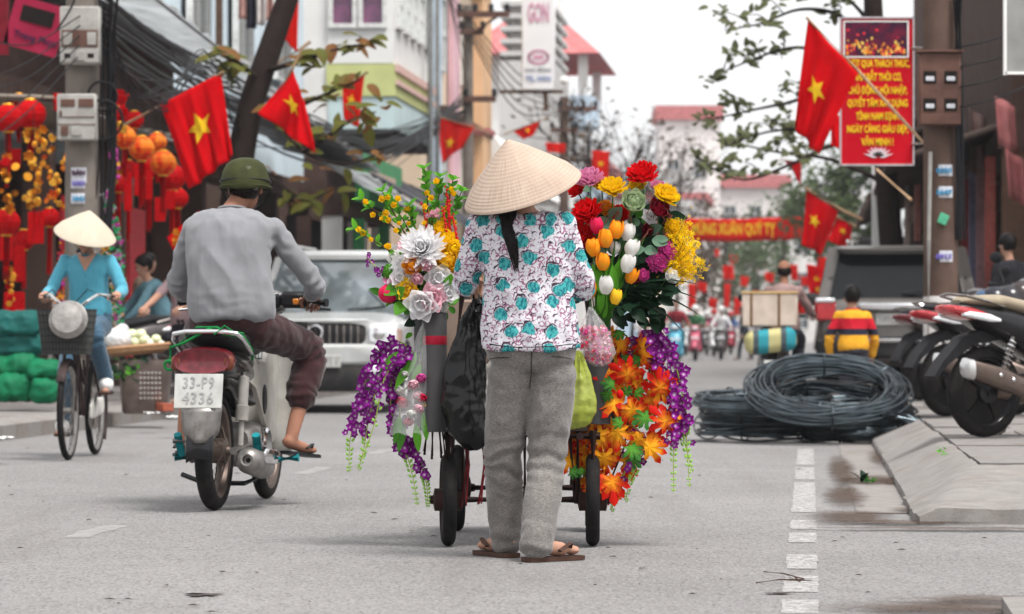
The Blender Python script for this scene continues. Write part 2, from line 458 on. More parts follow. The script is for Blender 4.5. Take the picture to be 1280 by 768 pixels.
# ramped end of the pavement: one worn cast surface
def ramp_h(a, b):
    hb = .035 + min(1, max(0, (b - KR) / .34)) * .165; ha = .07 + min(1, max(0, (a - A0) / 1.9)) * .13; k_ = .03; q = max(0, k_ - abs(ha - hb)) / k_
    return min(PVR, min(ha, hb) - q * q * k_ * .25) + .010 * noise.noise(V((a * 3, b * 3, 1))) + .006 * noise.noise(V((a * 11, b * 11, 4)))
for a0, a1, b1, nu, nv in ((A0, A0 + 1.94, 4.4, 36, 70), (A0 + 1.94, A0 + 8, .836, 70, 10)):
    def fn(u, v):
        a = a0 + (a1 - a0) * max(0, (u - .02) / .98); b = KR + (b1 - KR) * max(0, (v - .02) / .98) ** 1.5; w = .06 * noise.noise(V((b * 2, 1, 7))) + .03 * noise.noise(V((b * 9, 1, 7))) if a0 == A0 else 0
        return SW(a + (w if u < .1 else 0), b + (.03 * noise.noise(V((a * 2.2, 0, 3))) + .012 * noise.noise(V((a * 12, 0, 3)))) * (v < .1), -.04 if u < .01 and a0 == A0 or v < .01 else ramp_h(a, b))
    m = MB(); m.grid(fn, nu, nv); m.build('kerb_ramp', m_kerb, pav_r, ang=35)
a = A0 + 1.95; row = 0
while a < 34:
    b = .84 - (0.45 if row % 2 else 0); L_ = .95
    while b < 5.5:
        w = U(.9, 1.1); b0 = max(b, .838)
        if b + w - b0 > .1:
            z = PVR + U(-.006, .006)
            slab(PVR - .08, [SW(a + .008, b0 + .008, z + U(-.003, .003)), SW(a + .008, b + w - .008, z), SW(a + L_ - .008, b + w - .008, z + U(-.003, .003)), SW(a + L_ - .008, b0 + .008, z)]).build('paving_slab', m_conc, pav_r, smooth=False)
        b += w
    a += L_; row += 1
m = MB(); strip(a, 400, .84, 30, PVR, m); m.build('pavement_surface', m_conc, pav_r, smooth=False)
# next piece of pavement beyond the driveway, near the camera
mb = slab(-.05, [SW(3, .52, .06), SW(3, 6, .12), SW(10.95, 6, .12), SW(10.75, .58, .05)])
tag(mb.build('pavement_near', m_kerb, smooth=False), kind='structure')
# left pavement
mb = MB(); Hh = PVL
mb.add([SW(8, KL, 0), SW(400, KL, 0), SW(400, -40, 0), SW(8, -40, 0), SW(8, KL, Hh), SW(400, KL, Hh), SW(400, -40, Hh), SW(8, -40, Hh)],
       [(0, 1, 5, 4), (1, 2, 6, 5), (2, 3, 7, 6), (3, 0, 4, 7), (4, 5, 6, 7)])
pav_l = tag(mb.build('pavement_left', m_conc, smooth=False), kind='structure')
a = 22
while a < 60:
    L_ = U(.9, 1.05)
    slab(-.05, [SW(a + .006, KL - .004, PVL + .012), SW(a + .006, KL + .16, PVL - .03), SW(a + L_ - .006, KL + .16, PVL - .03), SW(a + L_ - .006, KL - .004, PVL + .012)]).build('kerb_stone', m_kerb, pav_l, smooth=False); a += L_

# ------------------------------------------------------------------ buildings
m_glass = M('window_glass', (.03, .04, .05), .08, var=.1, spec=.8)
m_frame = M('white_frame', (.75, .75, .73), .5, dirt=.3)
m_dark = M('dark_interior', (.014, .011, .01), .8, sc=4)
m_grille = M('grey_metal_grille', (.30, .31, .31), .5, m=.5)
def bld(name, label, a0, bf, rz=-TH, cat='building'): return thing(name, label, cat, SW(a0, bf, 0), rz)
def B(root, name, mat, *boxes, bv=0.0):
    o = None
    for c, s in boxes: o = MB().box(c, s, None, bv).build(name, mat, root, smooth=bv > 0)
    return o
def window(root, c, w, h, ux, nrm, mf=None, mg=None, nx=2, nz=2, bars=0, fr=.07):
    c = V(c); ux = V(ux); nrm = V(nrm); up = V((0, 0, 1)); m = MB()
    T = frameT(c, ux, up); r3 = T.to_3x3()
    sg = 1 if (r3 @ V((0, 0, 1))).dot(nrm) > 0 else -1
    def bx(x, z, sx, sz, off, dp): m.box(T @ V((x, z, off * sg)), (sx, sz, dp), r3)
    for x in (-w / 2, w / 2): bx(x, 0, fr, h + fr, .04, .10)
    for z in (-h / 2, h / 2): bx(0, z, w - fr, fr, .04, .10)
    for i in range(1, nx): bx(-w / 2 + w * i / nx, 0, fr * .8, h - fr, .035, .07)
    for i in range(1, nz): bx(0, -h / 2 + h * i / nz, w - fr, fr * .75, .033, .06)
    f = m.build('window', mf or m_frame, root, smooth=False)
    m = MB(); m.box(T @ V((0, 0, .012 * sg)), (w - .02, h - .02, .02), r3); m.build('pane', mg or m_glass, f, smooth=False)
    if bars:
        m = MB()
        for i in range(bars): m.box(T @ V((-w / 2 + w * (i + .5) / bars, 0, .11 * sg)), (.02, h, .02), r3)
        m.build('grille', m_grille, f, smooth=False)
    return f
def awning(name, label, a0, a1, b0, b1, z0a, z0b, z1a, z1b, mat, group=None, ribs=10):
    t = thing(name, label, 'awning', SW((a0 + a1) / 2, (b0 + b1) / 2, min(z1a, z1b)), None, group)
    def fn(u, v):
        a = a0 + (a1 - a0) * u; b = b0 + (b1 - b0) * v
        z = (z0a + (z0b - z0a) * u) * (1 - v) + (z1a + (z1b - z1a) * u) * v
        z += -.10 * math.sin(PI * v) * .6 + .03 * math.sin(u * ribs * 2 * PI) * v + .05 * noise.noise(V((a * .8, b * 1.5, 2)))
        return SW(a, b, z)
    m = MB(); m.grid(fn, ribs * 4, 6); sh = m.build('sheet', mat, t)
    md = sh.modifiers.new('thick', 'SOLIDIFY'); md.thickness = .02
    m = MB()
    for u in (0.02, .5, .98): m.tube([fn(u, 0) - V((0, 0, .04)), fn(u, 1) - V((0, 0, .04))], .02, 6)
    m.tube([fn(0, 1) - V((0, 0, .035)), fn(1, 1) - V((0, 0, .035))], .02, 6); m.build('support_frame', m_grille, t)
    return t
m_brown = M('old_brown_wall', (.075, .045, .037), .8, sc=3, bump=.3, bsc=20, dirt=.5)
m_bluewall = M('pale_blue_wall', (.62, .72, .78), .8, sc=1.5, var=.06, dirt=.18, dirtc=(.4, .42, .42))
m_white = M('white_plaster', (.78, .77, .75), .8, sc=1.5, var=.05, dirt=.2, dirtc=(.45, .43, .4))
m_lime = M('lime_band', (.55, .58, .25), .8, sc=2, var=.06)
m_paleb = M('pale_aqua_band', (.55, .67, .68), .7, sc=2, var=.05)
m_pinkb = M('pink_band', (.68, .45, .40), .8, sc=2, var=.06)
m_peach = M('peach_plaster', (.78, .62, .47), .8, sc=.8, var=.06, dirt=.25, dirtc=(.5, .4, .32))
m_orange = M('orange_plaster', (.72, .46, .27), .8, sc=.8, var=.07, dirt=.25, dirtc=(.45, .35, .3))
m_greyw = M('grey_render', (.50, .49, .48), .85, sc=.7, var=.07, dirt=.35, dirtc=(.33, .31, .3))
m_pinkroof = M('faded_red_roof', (.48, .16, .16), .7, sc=2, var=.12)
m_wmar = M('maroon_curtain_glass', (.09, .05, .08), .15, sc=3, c2=(.22, .08, .16), spec=.7)
m_bluec = M('pale_blue_cloth', (.55, .67, .78), .8, sc=2)
m_whitesheet = M('white_tarpaulin', (.78, .80, .81), .6, sc=3, dirt=.25, dirtc=(.5, .5, .5), transl=.6)
m_greysheet = M('grey_roof_sheet', (.11, .11, .115), .6, sc=3, dirt=.4)
m_darksheet = M('dark_awning_cloth', (.045, .045, .055), .7, sc=3, transl=.1)
m_greenp = M('green_paint', (.06, .30, .12), .5, dirt=.3)
m_redp = M('red_paint', (.45, .03, .04), .5, dirt=.3)
m_wood = M('weathered_wood', (.11, .065, .045), .75, sc=8, bump=.3, bsc=40, dirt=.3)
m_tile = M('dark_roof_tile', (.075, .055, .047), .85, sc=6, bump=.3, dirt=.4)
m_cream = M('cream_awning', (.26, .22, .18), .7, sc=3, dirt=.4, transl=.25)
m_magenta = M('magenta_sign', (.30, .015, .05), .5, sc=4)
m_black = M('black_plastic', (.02, .02, .022), .4, sc=20)
m_ink = M('dark_lettering', (.07, .02, .06), .6)

def shop_row(root, s, L_, h0, h1, depth, wallm, pillars, pilm, upm, beam=.35):
    # open-fronted ground floor: pillars, dark back wall, floor slab above, upper wall
    m = MB()
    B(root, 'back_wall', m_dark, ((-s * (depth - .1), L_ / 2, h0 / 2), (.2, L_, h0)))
    for i in range(pillars):
        y = .2 + (L_ - .4) * i / (pillars - 1); B(root, 'pillar', pilm, ((-s * .17, y, h0 / 2), (.34, .34, h0)))
    B(root, 'side_wall', m_brown, ((-s * (depth / 2 + .2), .1, h0 / 2), (depth - .7, .18, h0)))
    B(root, 'lintel', upm, ((-s * .2, L_ / 2, h0 + beam / 2), (.5, L_, beam)))
    B(root, 'upper_wall', wallm, ((-s * (depth / 2 + .05), L_ / 2, (h0 + beam + h1) / 2), (depth - .1, L_ - .04, h1 - h0 - beam)))
# L1 lantern shop
r1 = bld('lantern_shop', 'old brown shophouse with dark open front hung with red lanterns', 37, -9.0)
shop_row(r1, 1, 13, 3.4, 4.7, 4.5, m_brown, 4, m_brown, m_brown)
B(r1, 'roof', m_greysheet, ((-2.0, 6.5, 4.8), (5, 13.2, .12)))
B(r1, 'shutter_panel', m_redp, ((.06, 5.2, 1.35), (.05, 1.0, 2.3)), ((.06, 9.3, 1.35), (.05, 1.1, 2.3)))
# L2 pale blue house
r2 = bld('pale_blue_house', 'tall pale blue house wall rising behind the white awning', 50.3, -9.4)
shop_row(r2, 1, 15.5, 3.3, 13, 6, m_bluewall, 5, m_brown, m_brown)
for y in (3.2, 7.5, 11.8):
    for z in (6.2, 9.4): window(r2, (.0, y, z), 1.5, 1.7, (0, 1, 0), (1, 0, 0), bars=7)
B(r2, 'downpipe', m_wood, ((.06, 5.0, 7.5), (.1, .1, 8)))
# L3 white corner house with cantilevered upper floor
r3 = bld('white_windowed_house', 'white house with four pane windows above lime and aqua bands', 72, -9.9)
B(r3, 'upper_floor', m_white, ((.68, 3.6, 9.6), (1.36, 7.2, 6.4)), ((-3, 3.6, 8.9), (6, 7.1, 7.6)))
B(r3, 'lime_band', m_lime, ((.70, 3.6, 6.05), (1.44, 7.26, .66)))
B(r3, 'pink_band', m_pinkb, ((1.44, 3.6, 6.30), (.06, 7.3, .16)), ((1.45, 3.6, 6.0), (.05, 7.3, .1)))
B(r3, 'aqua_band', m_paleb, ((.70, 3.6, 5.38), (1.38, 7.18, .66)))
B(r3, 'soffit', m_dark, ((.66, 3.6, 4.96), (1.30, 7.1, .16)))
B(r3, 'ground_floor_wall', m_brown, ((-3, 3.6, 2.5), (5.9, 7.0, 5.1)))
for i in range(2):
    for z in (7.62, 8.75): window(r3, (.32 + .62 * i, -.0, z - .02), .5, .86 if z < 8 else 1.0, (1, 0, 0), (0, -1, 0), mg=m_wmar, nx=1, nz=1, bars=0, fr=.09)
for y in (.9, 2.2, 3.5, 4.8, 6.1):
    for z in (7.7, 9.0): window(r3, (1.36, y, z), .9, 1.0, (0, 1, 0), (1, 0, 0), mg=m_paleb, nx=2, nz=2, fr=.09)
B(r3, 'corner_pipe', m_grille, ((1.5, 7.3, 7.5), (.1, .1, 9)))
# L4 low shops under the white house
r4 = bld('green_sign_shop', 'shop with green and white posts under a green signboard', 64.2, -8.6)
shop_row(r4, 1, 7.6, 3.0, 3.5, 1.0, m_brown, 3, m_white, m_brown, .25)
B(r4, 'green_post', m_greenp, ((.12, 1.8, 1.5), (.2, .22, 3)), ((.12, 5.8, 1.5), (.2, .22, 3)))
B(r4, 'red_base', m_redp, ((.14, 2.6, .5), (.18, .5, 1.0)), ((.14, 6.5, .5), (.18, .5, 1)))
B(r4, 'signboard', m_greenp, ((.25, 4.0, 3.75), (.12, 6.5, .9)))
B(r4, 'sign_lettering', m_pinkb, *[((.32, 2.2 + .7 * i, 3.75), (.02, .4, .35)) for i in range(6)])
# L5 peach house
r5 = bld('peach_house', 'tall peach plastered house beside the concrete pylon', 84, -9.3)
B(r5, 'wall', m_peach, ((-4, 8, 8), (8, 16, 16)))
B(r5, 'pier', m_orange, ((.16, 14.2, 8), (.3, 2.6, 16)))
B(r5, 'blue_panel', m_bluec, ((.1, 2.4, 9), (.12, 2.0, 10)))
B(r5, 'pink_panel', M('pale_pink_panel', (.72, .45, .50), .7, sc=1), ((.1, 7.0, 8.6), (.12, 1.9, 9)))
B(r5, 'cornice', m_wood, ((.22, 8, 10.6), (.5, 16.1, .22)), ((.16, 9, 6.4), (.4, 13, .14)))
for y in (4.6, 10.3): 
    for z in (5, 8.4): window(r5, (0, y, z), 1.3, 1.8, (0, 1, 0), (1, 0, 0))
aw = B(r5, 'window_canopy', m_pinkroof, ((.4, 10.3, 6.25), (.8, 1.9, .1)))
B(r5, 'end_window', m_wmar, ((-1.0, -.02, 6.6), (.5, .08, .8)))
# L6 vertical advertisement board
r6 = thing('advertising_board', 'tall white vertical advertising board with faded pink lettering', 'sign', P(673, 110, 98), 0)
wS = 98 / F
B(r6, 'panel', M('white_sign_panel', (.74, .74, .75), .6, sc=1, var=.04), ((0, 0, 62 * wS), (42 * wS, .25, 130 * wS)), bv=.03)
B(r6, 'bracket', m_wood, ((-.2, .1, -.1), (1.8, .1, .1)), ((.2, .1, -.35), (.12, .12, .6)))
m_pinkink = M('faded_pink_lettering', (.62, .30, .42), .6); m_blueink = M('faded_blue_lettering', (.30, .38, .58), .6)
Tm = frameT((0, -.14, 92 * wS), (1, 0, 0), (0, 0, 1))
text_mb('GON', 34 * wS, Tm, 26 * wS, .01, .02).build('lettering', m_pinkink, r6, smooth=False)
m = MB()
for i in range(26):
    a = 2 * PI * i / 26; m.box((math.cos(a) * 12 * wS, -.135, 38 * wS + math.sin(a) * 8 * wS), (.07, .012, .07))
m.box((0, -.135, 38 * wS), (13 * wS, .012, 5 * wS)); m.build('emblem', m_pinkink, r6, smooth=False)
text_mb('NAM ĐỊNH', 7 * wS, frameT((0, -.14, 22 * wS), (1, 0, 0), (0, 0, 1)), 32 * wS, .01).build('lettering', M('grey_lettering', (.4, .42, .45), .6), r6, smooth=False)
text_mb('TEL: 84036', 9 * wS, frameT((0, -.14, 11 * wS), (1, 0, 0), (0, 0, 1)), 32 * wS, .01, .02).build('lettering', m_blueink, r6, smooth=False)
# L7 shop under the board, white canopy roof
r7 = bld('white_gabled_shop', 'low white shop with pale gable below the advertising board', 101, -9.2)
B(r7, 'wall', m_greyw, ((-3, 7, 2.5), (6, 14, 5)))
m = MB(); m.prism([(-1.2, 5.0), (1.2, 5.0), (0.1, 6.6), (-1.2, 6.4)], 0, 14, Matrix(((1, 0, 0, 0), (0, 0, 1, 0), (0, 1, 0, 0), (0, 0, 0, 1)))); m.build('gable_roof', m_white, r7, smooth=False)
for y in (3, 8): window(r7, (0, y, 3.2), 2.4, 2.2, (0, 1, 0), (1, 0, 0), nx=3)
# L8 grey tower
r8 = bld('grey_tower_house', 'narrow grey rendered tower house with louvred top floor', 118, -8.6)
B(r8, 'wall', m_greyw, ((-.9, 4, 5.0), (1.8, 8, 10)))
for i in range(5): B(r8, 'louvre', m_greyw, ((-.9, 4, 10.25 + .42 * i), (1.75, 8, .16)))
B(r8, 'roof_post', m_white, ((-1.2, 1, 11.4), (.5, .5, 2.8)), ((-.3, 6, 11.4), (.4, .4, 2.8)))
B(r8, 'water_tank', m_bluec, ((-.9, 4, 13.1), (1.2, 2.4, 1.1)), bv=.3)
B(r8, 'roof_plants', M('roof_garden_leaves', (.12, .22, .06), .7, sc=6), ((-1.6, 2, 13.0), (.5, 2.4, .5)), bv=.2)
window(r8, (-.9, 0, 4), .9, 1.6, (1, 0, 0), (0, -1, 0))
# L9 villa with red roof
r9 = bld('red_roofed_villa', 'white villa with faded red tiled roof and balconies', 132, -9.4)
B(r9, 'wall', m_white, ((-1.4, 5, 4.8), (3.6, 10, 9.6)))
B(r9, 'column', m_white, ((.9, .3, 10.4), (.35, .35, 2.0)), ((-2.4, .3, 10.4), (.35, .35, 2.0)), ((.9, 9, 10.4), (.35, .35, 2.0)))
B(r9, 'attic_wall', m_pinkroof, ((-1.6, 5.5, 10.4), (2.6, 8, 1.6)))
m = MB(); m.loft([[(-3.6, -.8, 11.3), (1.6, -.8, 11.3), (1.6, 11, 11.3), (-3.6, 11, 11.3)], [(-2.0, 2.5, 13.0), (-.2, 2.5, 13.0), (-.2, 8, 13.0), (-2.0, 8, 13.0)]]); m.build('hipped_roof', m_pinkroof, r9, smooth=False)
B(r9, 'balcony', m_bluec, ((.85, 2, 9.2), (.9, 4, 1.1)), ((.85, 7, 6.2), (.9, 5, 1.0)))
B(r9, 'stair_rail', m_wood, ((.2, -.2, 7.3), (2.4, .1, .12)))
for x in (-1.9, -.5):
    for z in (4.0, 7.6): window(r9, (x, 0, z), .8, 1.3, (1, 0, 0), (0, -1, 0), mg=m_glass)
window(r9, (-1.2, 1.45, 10.3), 1.6, 1.0, (1, 0, 0), (0, -1, 0), mg=m_glass)
# far left houses fading in the haze
farcol = [('pale_pink_house', (.70, .58, .56)), ('pale_blue_shophouse', (.45, .58, .70)), ('cream_shophouse', (.74, .68, .58)), ('whitewashed_house', (.75, .74, .73)), ('rose_tiled_house', (.72, .66, .63))]
a = 144
for i, (nm, c) in enumerate(farcol):
    L_ = 13; h = (7.6, 5.6, 6.4, 8.0, 9.2)[i]
    rr = bld(nm, {'pale_pink_house': 'pale pink house beyond the red roofed villa', 'pale_blue_shophouse': 'low blue fronted shophouse next beyond the pale pink house', 'cream_shophouse': 'cream shophouse far down the street beyond the blue one', 'whitewashed_house': 'whitewashed house far down the street past the cream one', 'rose_tiled_house': 'hazy house with rose tiled roof where the street fades out'}[nm], a, -8.6 + .5 * i)
    wm = M(nm + '_wall', c, .8, sc=.6, var=.06, dirt=.3, dirtc=(.4, .37, .36))
    B(rr, 'wall', wm, ((-3, L_ / 2, h / 2), (6, L_ - .3, h)))
    B(rr, 'roof', m_pinkroof if i in (0, 4) else m_greyw, ((-3, L_ / 2, h + .2), (6.6, L_ + .2, .4)))
    for y in (3, 7, 11):
        for z in (1.8, 4.4, 7.0):
            if z + 1 < h: window(rr, (0, y, z), 1.8, 1.7, (0, 1, 0), (1, 0, 0))
    for x in (-1.5, -3.5):
        for z in (1.8, 4.4): window(rr, (x, .15, z), 1.1, 1.5, (1, 0, 0), (0, -1, 0))
    a += L_ + 6
# houses closing the end of the street
for i, (px0, px1, py, d, c) in enumerate(((690, 800, 250, 262, (.6, .5, .47)), (800, 862, 232, 280, (.72, .68, .64)), (824, 900, 150, 300, (.78, .72, .7)), (896, 985, 235, 320, (.66, .62, .6)), (985, 1075, 250, 300, (.6, .58, .56)))):
    p0 = P(px0, HZ, d); w = (px1 - px0) * d / F; h = P(0, py, d).z
    rr = thing('end_house', ['brownish house closing the street behind bare branches', 'pale house behind the yellow blossom spray at street end', 'white house with faded pink roof above the red banner', 'low pale house glimpsed under the red street banner', 'grey house behind the green tree at street end'][i], 'building', (p0.x + w / 2, d, 0), 0)
    wm = M('end_house_wall_%d' % i, c, .8, sc=.5, var=.08, dirt=.3, dirtc=(.35, .33, .32))
    B(rr, 'wall', wm, ((0, 4, h / 2), (w, 8, h)))
    B(rr, 'roof', m_pinkroof if i in (2, 3) else m_greyw, ((0, 4, h + .6), (w + .6, 9, 1.2)))
    for k in range(max(2, int(w / 2.4))):
        for z in np.arange(2.0, h - 1.2, 3.2): window(rr, (-w / 2 + 1.2 + k * 2.3, 0, float(z)), 1.1, 1.6, (1, 0, 0), (0, -1, 0))
# awnings on the left
awning('street_awning', 'long white tarpaulin awning sloping down past the tree trunk', 41, 52.5, -9.1, -7.7, 5.25, 4.7, 4.85, 4.25, m_whitesheet)
awning('street_awning', 'grey sheet awning under the pale blue house', 53, 62, -9.3, -7.6, 4.6, 4.1, 4.15, 3.75, m_greysheet)
awning('street_awning', 'white edged awning before the green signboard', 58, 70, -8.5, -7.3, 3.9, 3.6, 3.45, 3.05, m_whitesheet)
awning('street_awning', 'dark cloth awning behind the flowering twigs', 66, 84, -8.9, -6.9, 4.3, 4.1, 3.1, 2.9, m_darksheet)
awning('street_awning', 'cream shop awning over the big red lanterns', 33.5, 40, -9.2, -7.2, 3.35, 3.3, 3.1, 3.05, m_cream)
awning('street_awning', 'pale awning edge below the peach house', 85, 100, -9.2, -7.4, 4.6, 4.4, 3.9, 3.7, m_whitesheet)
# pink shop sign, top left
rs = thing('shop_sign', 'magenta shop signboard with dark lettering beside the meter boxes', 'sign', P(45, 70, 36), 0)
Tm = frameT((0, 0, .28), (1, 0, -.28), (.0, 0, 1)); m = MB(); m.box((0, 0, .30), (.55, .06, .52), ry3(.27)); m.build('panel', m_magenta, rs, smooth=False)
m = MB(); m.box((-.36, .02, .36), (.16, .1, .7)); m.build('side_panel', M('dark_red_panel', (.16, .01, .02), .6), rs, smooth=False)
m = MB(); m.box((.02, -.036, .40), (.34, .012, .16), ry3(.27)); m.build('picture', m_dark, rs, smooth=False)
text_mb('Trang Phục', .10, frameT((0, -.036, .17), (math.cos(.27), 0, -math.sin(.27)), (0, 0, 1)), .46, .006, .02).build('lettering', m_ink, rs, smooth=False)
# laundry on the blue house
for i, (px, w, c, hh) in enumerate(((303, 9, (.45, .25, .22), 24), (314, 11, (.02, .02, .03), 36), (326, 11, (.55, .50, .48), 32), (337, 9, (.5, .3, .26), 26))):
    p = P(px, 0, 49); sc_ = 49 / F; m = MB()
    m.grid(lambda u, v, p=p, w=w, hh=hh: p + V(((u - .5) * w * sc_ * (1 + .2 * v), .05 * math.sin(u * 9 + i), .12 - v * (hh * sc_ + .12))), 8, 6)
    o = m.build('hanging_garment', M('garment_%d' % i, c, .85, sc=10)); tag(o, ['brown garment drying left of the black trousers', 'black trousers hanging to dry above the awning', 'grey shirt hanging right of the black trousers', 'reddish brown garment hanging right of the grey shirt'][i], 'garment', 'laundry hung above the left awning')
    o.modifiers.new('thick', 'SOLIDIFY').thickness = .01
m = MB(); m.tube([P(296, -3, 49), P(352, -4, 49)], .012, 6); tag(m.build('laundry_pole', m_grille), 'thin pole carrying drying clothes above the awning', 'pole')

# ------------------------------------------------------------------ right-hand buildings
q1 = bld('timber_shopfront', 'dark old shopfront with pink and red door posts on the right', 41.5, 2.25)
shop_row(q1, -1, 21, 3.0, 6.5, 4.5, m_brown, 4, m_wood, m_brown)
cols = [(.45, .12, .10), (.55, .30, .32), (.30, .30, .45), (.40, .05, .05), (.25, .12, .08), (.5, .33, .3), (.05, .05, .06), (.35, .1, .09)]
for i, c in enumerate(cols):
    y = .9 + 2.1 * i; B(q1, 'door_post', M('door_post_%d' % i, c, .7, dirt=.4), ((-.10, y, 1.5), (.12, .22, 2.9)))
for i in range(6): B(q1, 'door_panel', m_wood, ((.15, 2.0 + 2.6 * i, 1.45), (.06, 1.1, 2.6)))
m = MB(); m.grid(lambda u, v: V((-1.35 + v * 1.5, 21 * u, 2.85 + v * .5 + .03 * abs(math.sin(u * 70 * PI)))), 140, 3); e = m.build('tiled_eave', m_tile, q1); e.modifiers.new('t', 'SOLIDIFY').thickness = .06
for i in range(5): B(q1, 'shop_sign', M('shop_sign_%d' % i, [(.32, .04, .05), (.12, .09, .08), (.38, .30, .26), (.05, .10, .16), (.30, .08, .06)][i], .6, dirt=.4), ((-.75 - .1 * (i % 2), 2 + 4.2 * i, 3.75 + .25 * (i % 3)), (.1, 2.6, .7)))
for i in range(4): B(q1, 'hanging_board', M('hang_board_%d' % i, [(.30, .12, .10), (.36, .28, .25), (.22, .16, .14), (.40, .10, .09)][i], .7, dirt=.4), ((-.9, 3 + 4.6 * i, 2.35), (.06, .5, .7)))
q2 = bld('old_tiled_house', 'old dark house with low tiled eaves behind the red poster', 64, 2.3)
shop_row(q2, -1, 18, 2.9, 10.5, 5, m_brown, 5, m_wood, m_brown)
for k, (z, b) in enumerate(((3.35, -1.2), (4.3, -.9))):
    m = MB()
    m.grid(lambda u, v, z=z, b=b: V((b + v * 1.9, 18 * u, z + v * .75 + .04 * abs(math.sin(u * 60 * PI)))), 120, 4); e = m.build('tiled_eave', m_tile, q2); e.modifiers.new('t', 'SOLIDIFY').thickness = .06
B(q2, 'bargeboard', m_wood, ((-1.22, 9, 3.3), (.06, 18, .16)))
q3 = bld('brown_tall_house', 'tall dark brown house behind the right utility pole', 60, 3.4)
B(q3, 'wall', m_brown, ((3, 6, 7.6), (6, 12, 6.8)))
for y in (2, 5, 8, 11): window(q3, (0, y, 7.0), 1.2, 1.6, (0, 1, 0), (-1, 0, 0), mf=m_wood)
B(q3, 'balcony', m_wood, ((-.5, 6, 4.9), (1.0, 11, .15)), ((-.97, 6, 5.35), (.05, 11, .8)))
q4 = bld('weathered_near_house', 'weathered house with stained wall above the parked scooters', 36, 3.6)
B(q4, 'upper_wall', m_wood, ((2.5, 3.8, 5.4), (5, 7.6, 4.2)))
B(q4, 'ground_wall', m_brown, ((3.5, 3.8, 1.6), (4, 7.6, 3.2)))
B(q4, 'stained_board', M('stained_board', (.33, .20, .13), .8, sc=4, dirt=.5), ((-.3, 1.6, 4.4), (.5, 2.4, .9)))
for y in (1.5, 4.6): window(q4, (0, y, 5.3), 1.3, 1.6, (0, 1, 0), (-1, 0, 0), mf=m_wood)
a = 84
for i in range(5):
    L_ = 16; h = (5.5, 7, 4.8, 6.5, 5.5)[i]
    rr = bld('right_shophouse', ['brown shophouse past the old tiled house on the right', 'second shophouse past the tiled house, with green tree before it', 'dim shophouse beyond the green tree on the right', 'far right shophouse beside the hanging flags', 'last shophouse on the right fading in haze'][i], a, 2.8 + .6 * i)
    B(rr, 'wall', M('right_wall_%d' % i, [(.3, .22, .18), (.45, .42, .38), (.4, .3, .26), (.5, .47, .45), (.45, .4, .38)][i], .8, sc=.8, dirt=.4), ((3, L_ / 2, h / 2), (6, L_ - .2, h)))
    B(rr, 'awning', m_greysheet, ((-.7, L_ / 2, 3.1), (1.8, L_ - .6, .08)))
    B(rr, 'roof', m_tile, ((2.8, L_ / 2, h + .15), (6.6, L_, .3)))
    for y in (3, 8, 13): window(rr, (0, y, 1.6), 2.2, 2.2, (0, 1, 0), (-1, 0, 0), mg=m_dark); window(rr, (0, y, 4.1), 1.3, 1.2, (0, 1, 0), (-1, 0, 0), mf=m_wood)
    a += L_ + .5
# white vertical board + small things behind the pole on the right
rb = thing('vertical_signboard', 'narrow white and pink vertical signboard under the red poster', 'sign', P(1102, 316, 50), 0)
sc_ = 50 / F
B(rb, 'panel', m_white, ((-.07, 0, .62), (.13, .1, 1.30)))
B(rb, 'side_panel', M('pink_side', (.50, .20, .25), .7, dirt=.4), ((.07, .03, .62), (.12, .09, 1.28)))
B(rb, 'round_mark', m_redp, ((.24, .03, .30), (.12, .06, .13)), ((.24, .03, .10), (.12, .06, .13)), bv=.05)
B(rb, 'pole', m_grille, ((.36, .05, .6), (.05, .05, 1.5)))
for i, (px, py, w, h, c, d) in enumerate(((1222, 175, 22, 80, (.36, .24, .22), 44), (1258, 150, 26, 60, (.45, .16, .16), 40), (1240, 235, 22, 40, (.42, .34, .35), 46), (1214, 262, 18, 50, (.34, .2, .16), 52), (1268, 215, 24, 60, (.30, .10, .10), 38))):
    p = P(px, py, d); k = d / F; m = MB()
    m.grid(lambda u, v: p + V(((u - .5 + .18 * v) * w * k, .12 * u + .05 * math.sin(u * 7 + i), -(v - .5) * h * k - .12 * u)), 8, 5)
    o = m.build('hanging_cloth', M('shop_cloth_%d' % i, c, .85, sc=5, dirt=.3)); o.modifiers.new('t', 'SOLIDIFY').thickness = .012
    tag(o, ['brown cloth hanging beside the right utility pole', 'red brown slanted cloth under the grey sign panel', 'pale grey cloth hanging over the shop posts', 'tan cloth hanging low behind the pole', 'dark red cloth at the right shop eave'][i], 'cloth')
rg = thing('grey_sign_panel', 'blank grey sign panel with white rim above the scooters', 'sign', P(1285, 92, 24), 0)
k = 24 / F
B(rg, 'panel', M('grey_panel', (.28, .28, .27), .6, sc=5), ((.08, .03, .36), (.46, .03, .70)))
B(rg, 'rim', m_white, ((-.155, .02, .35), (.018, .06, .72)), ((.08, .02, .003), (.47, .06, .018)))
B(rg, 'bracket', m_grille, ((.33, .03, -.0), (.04, .04, .9)))
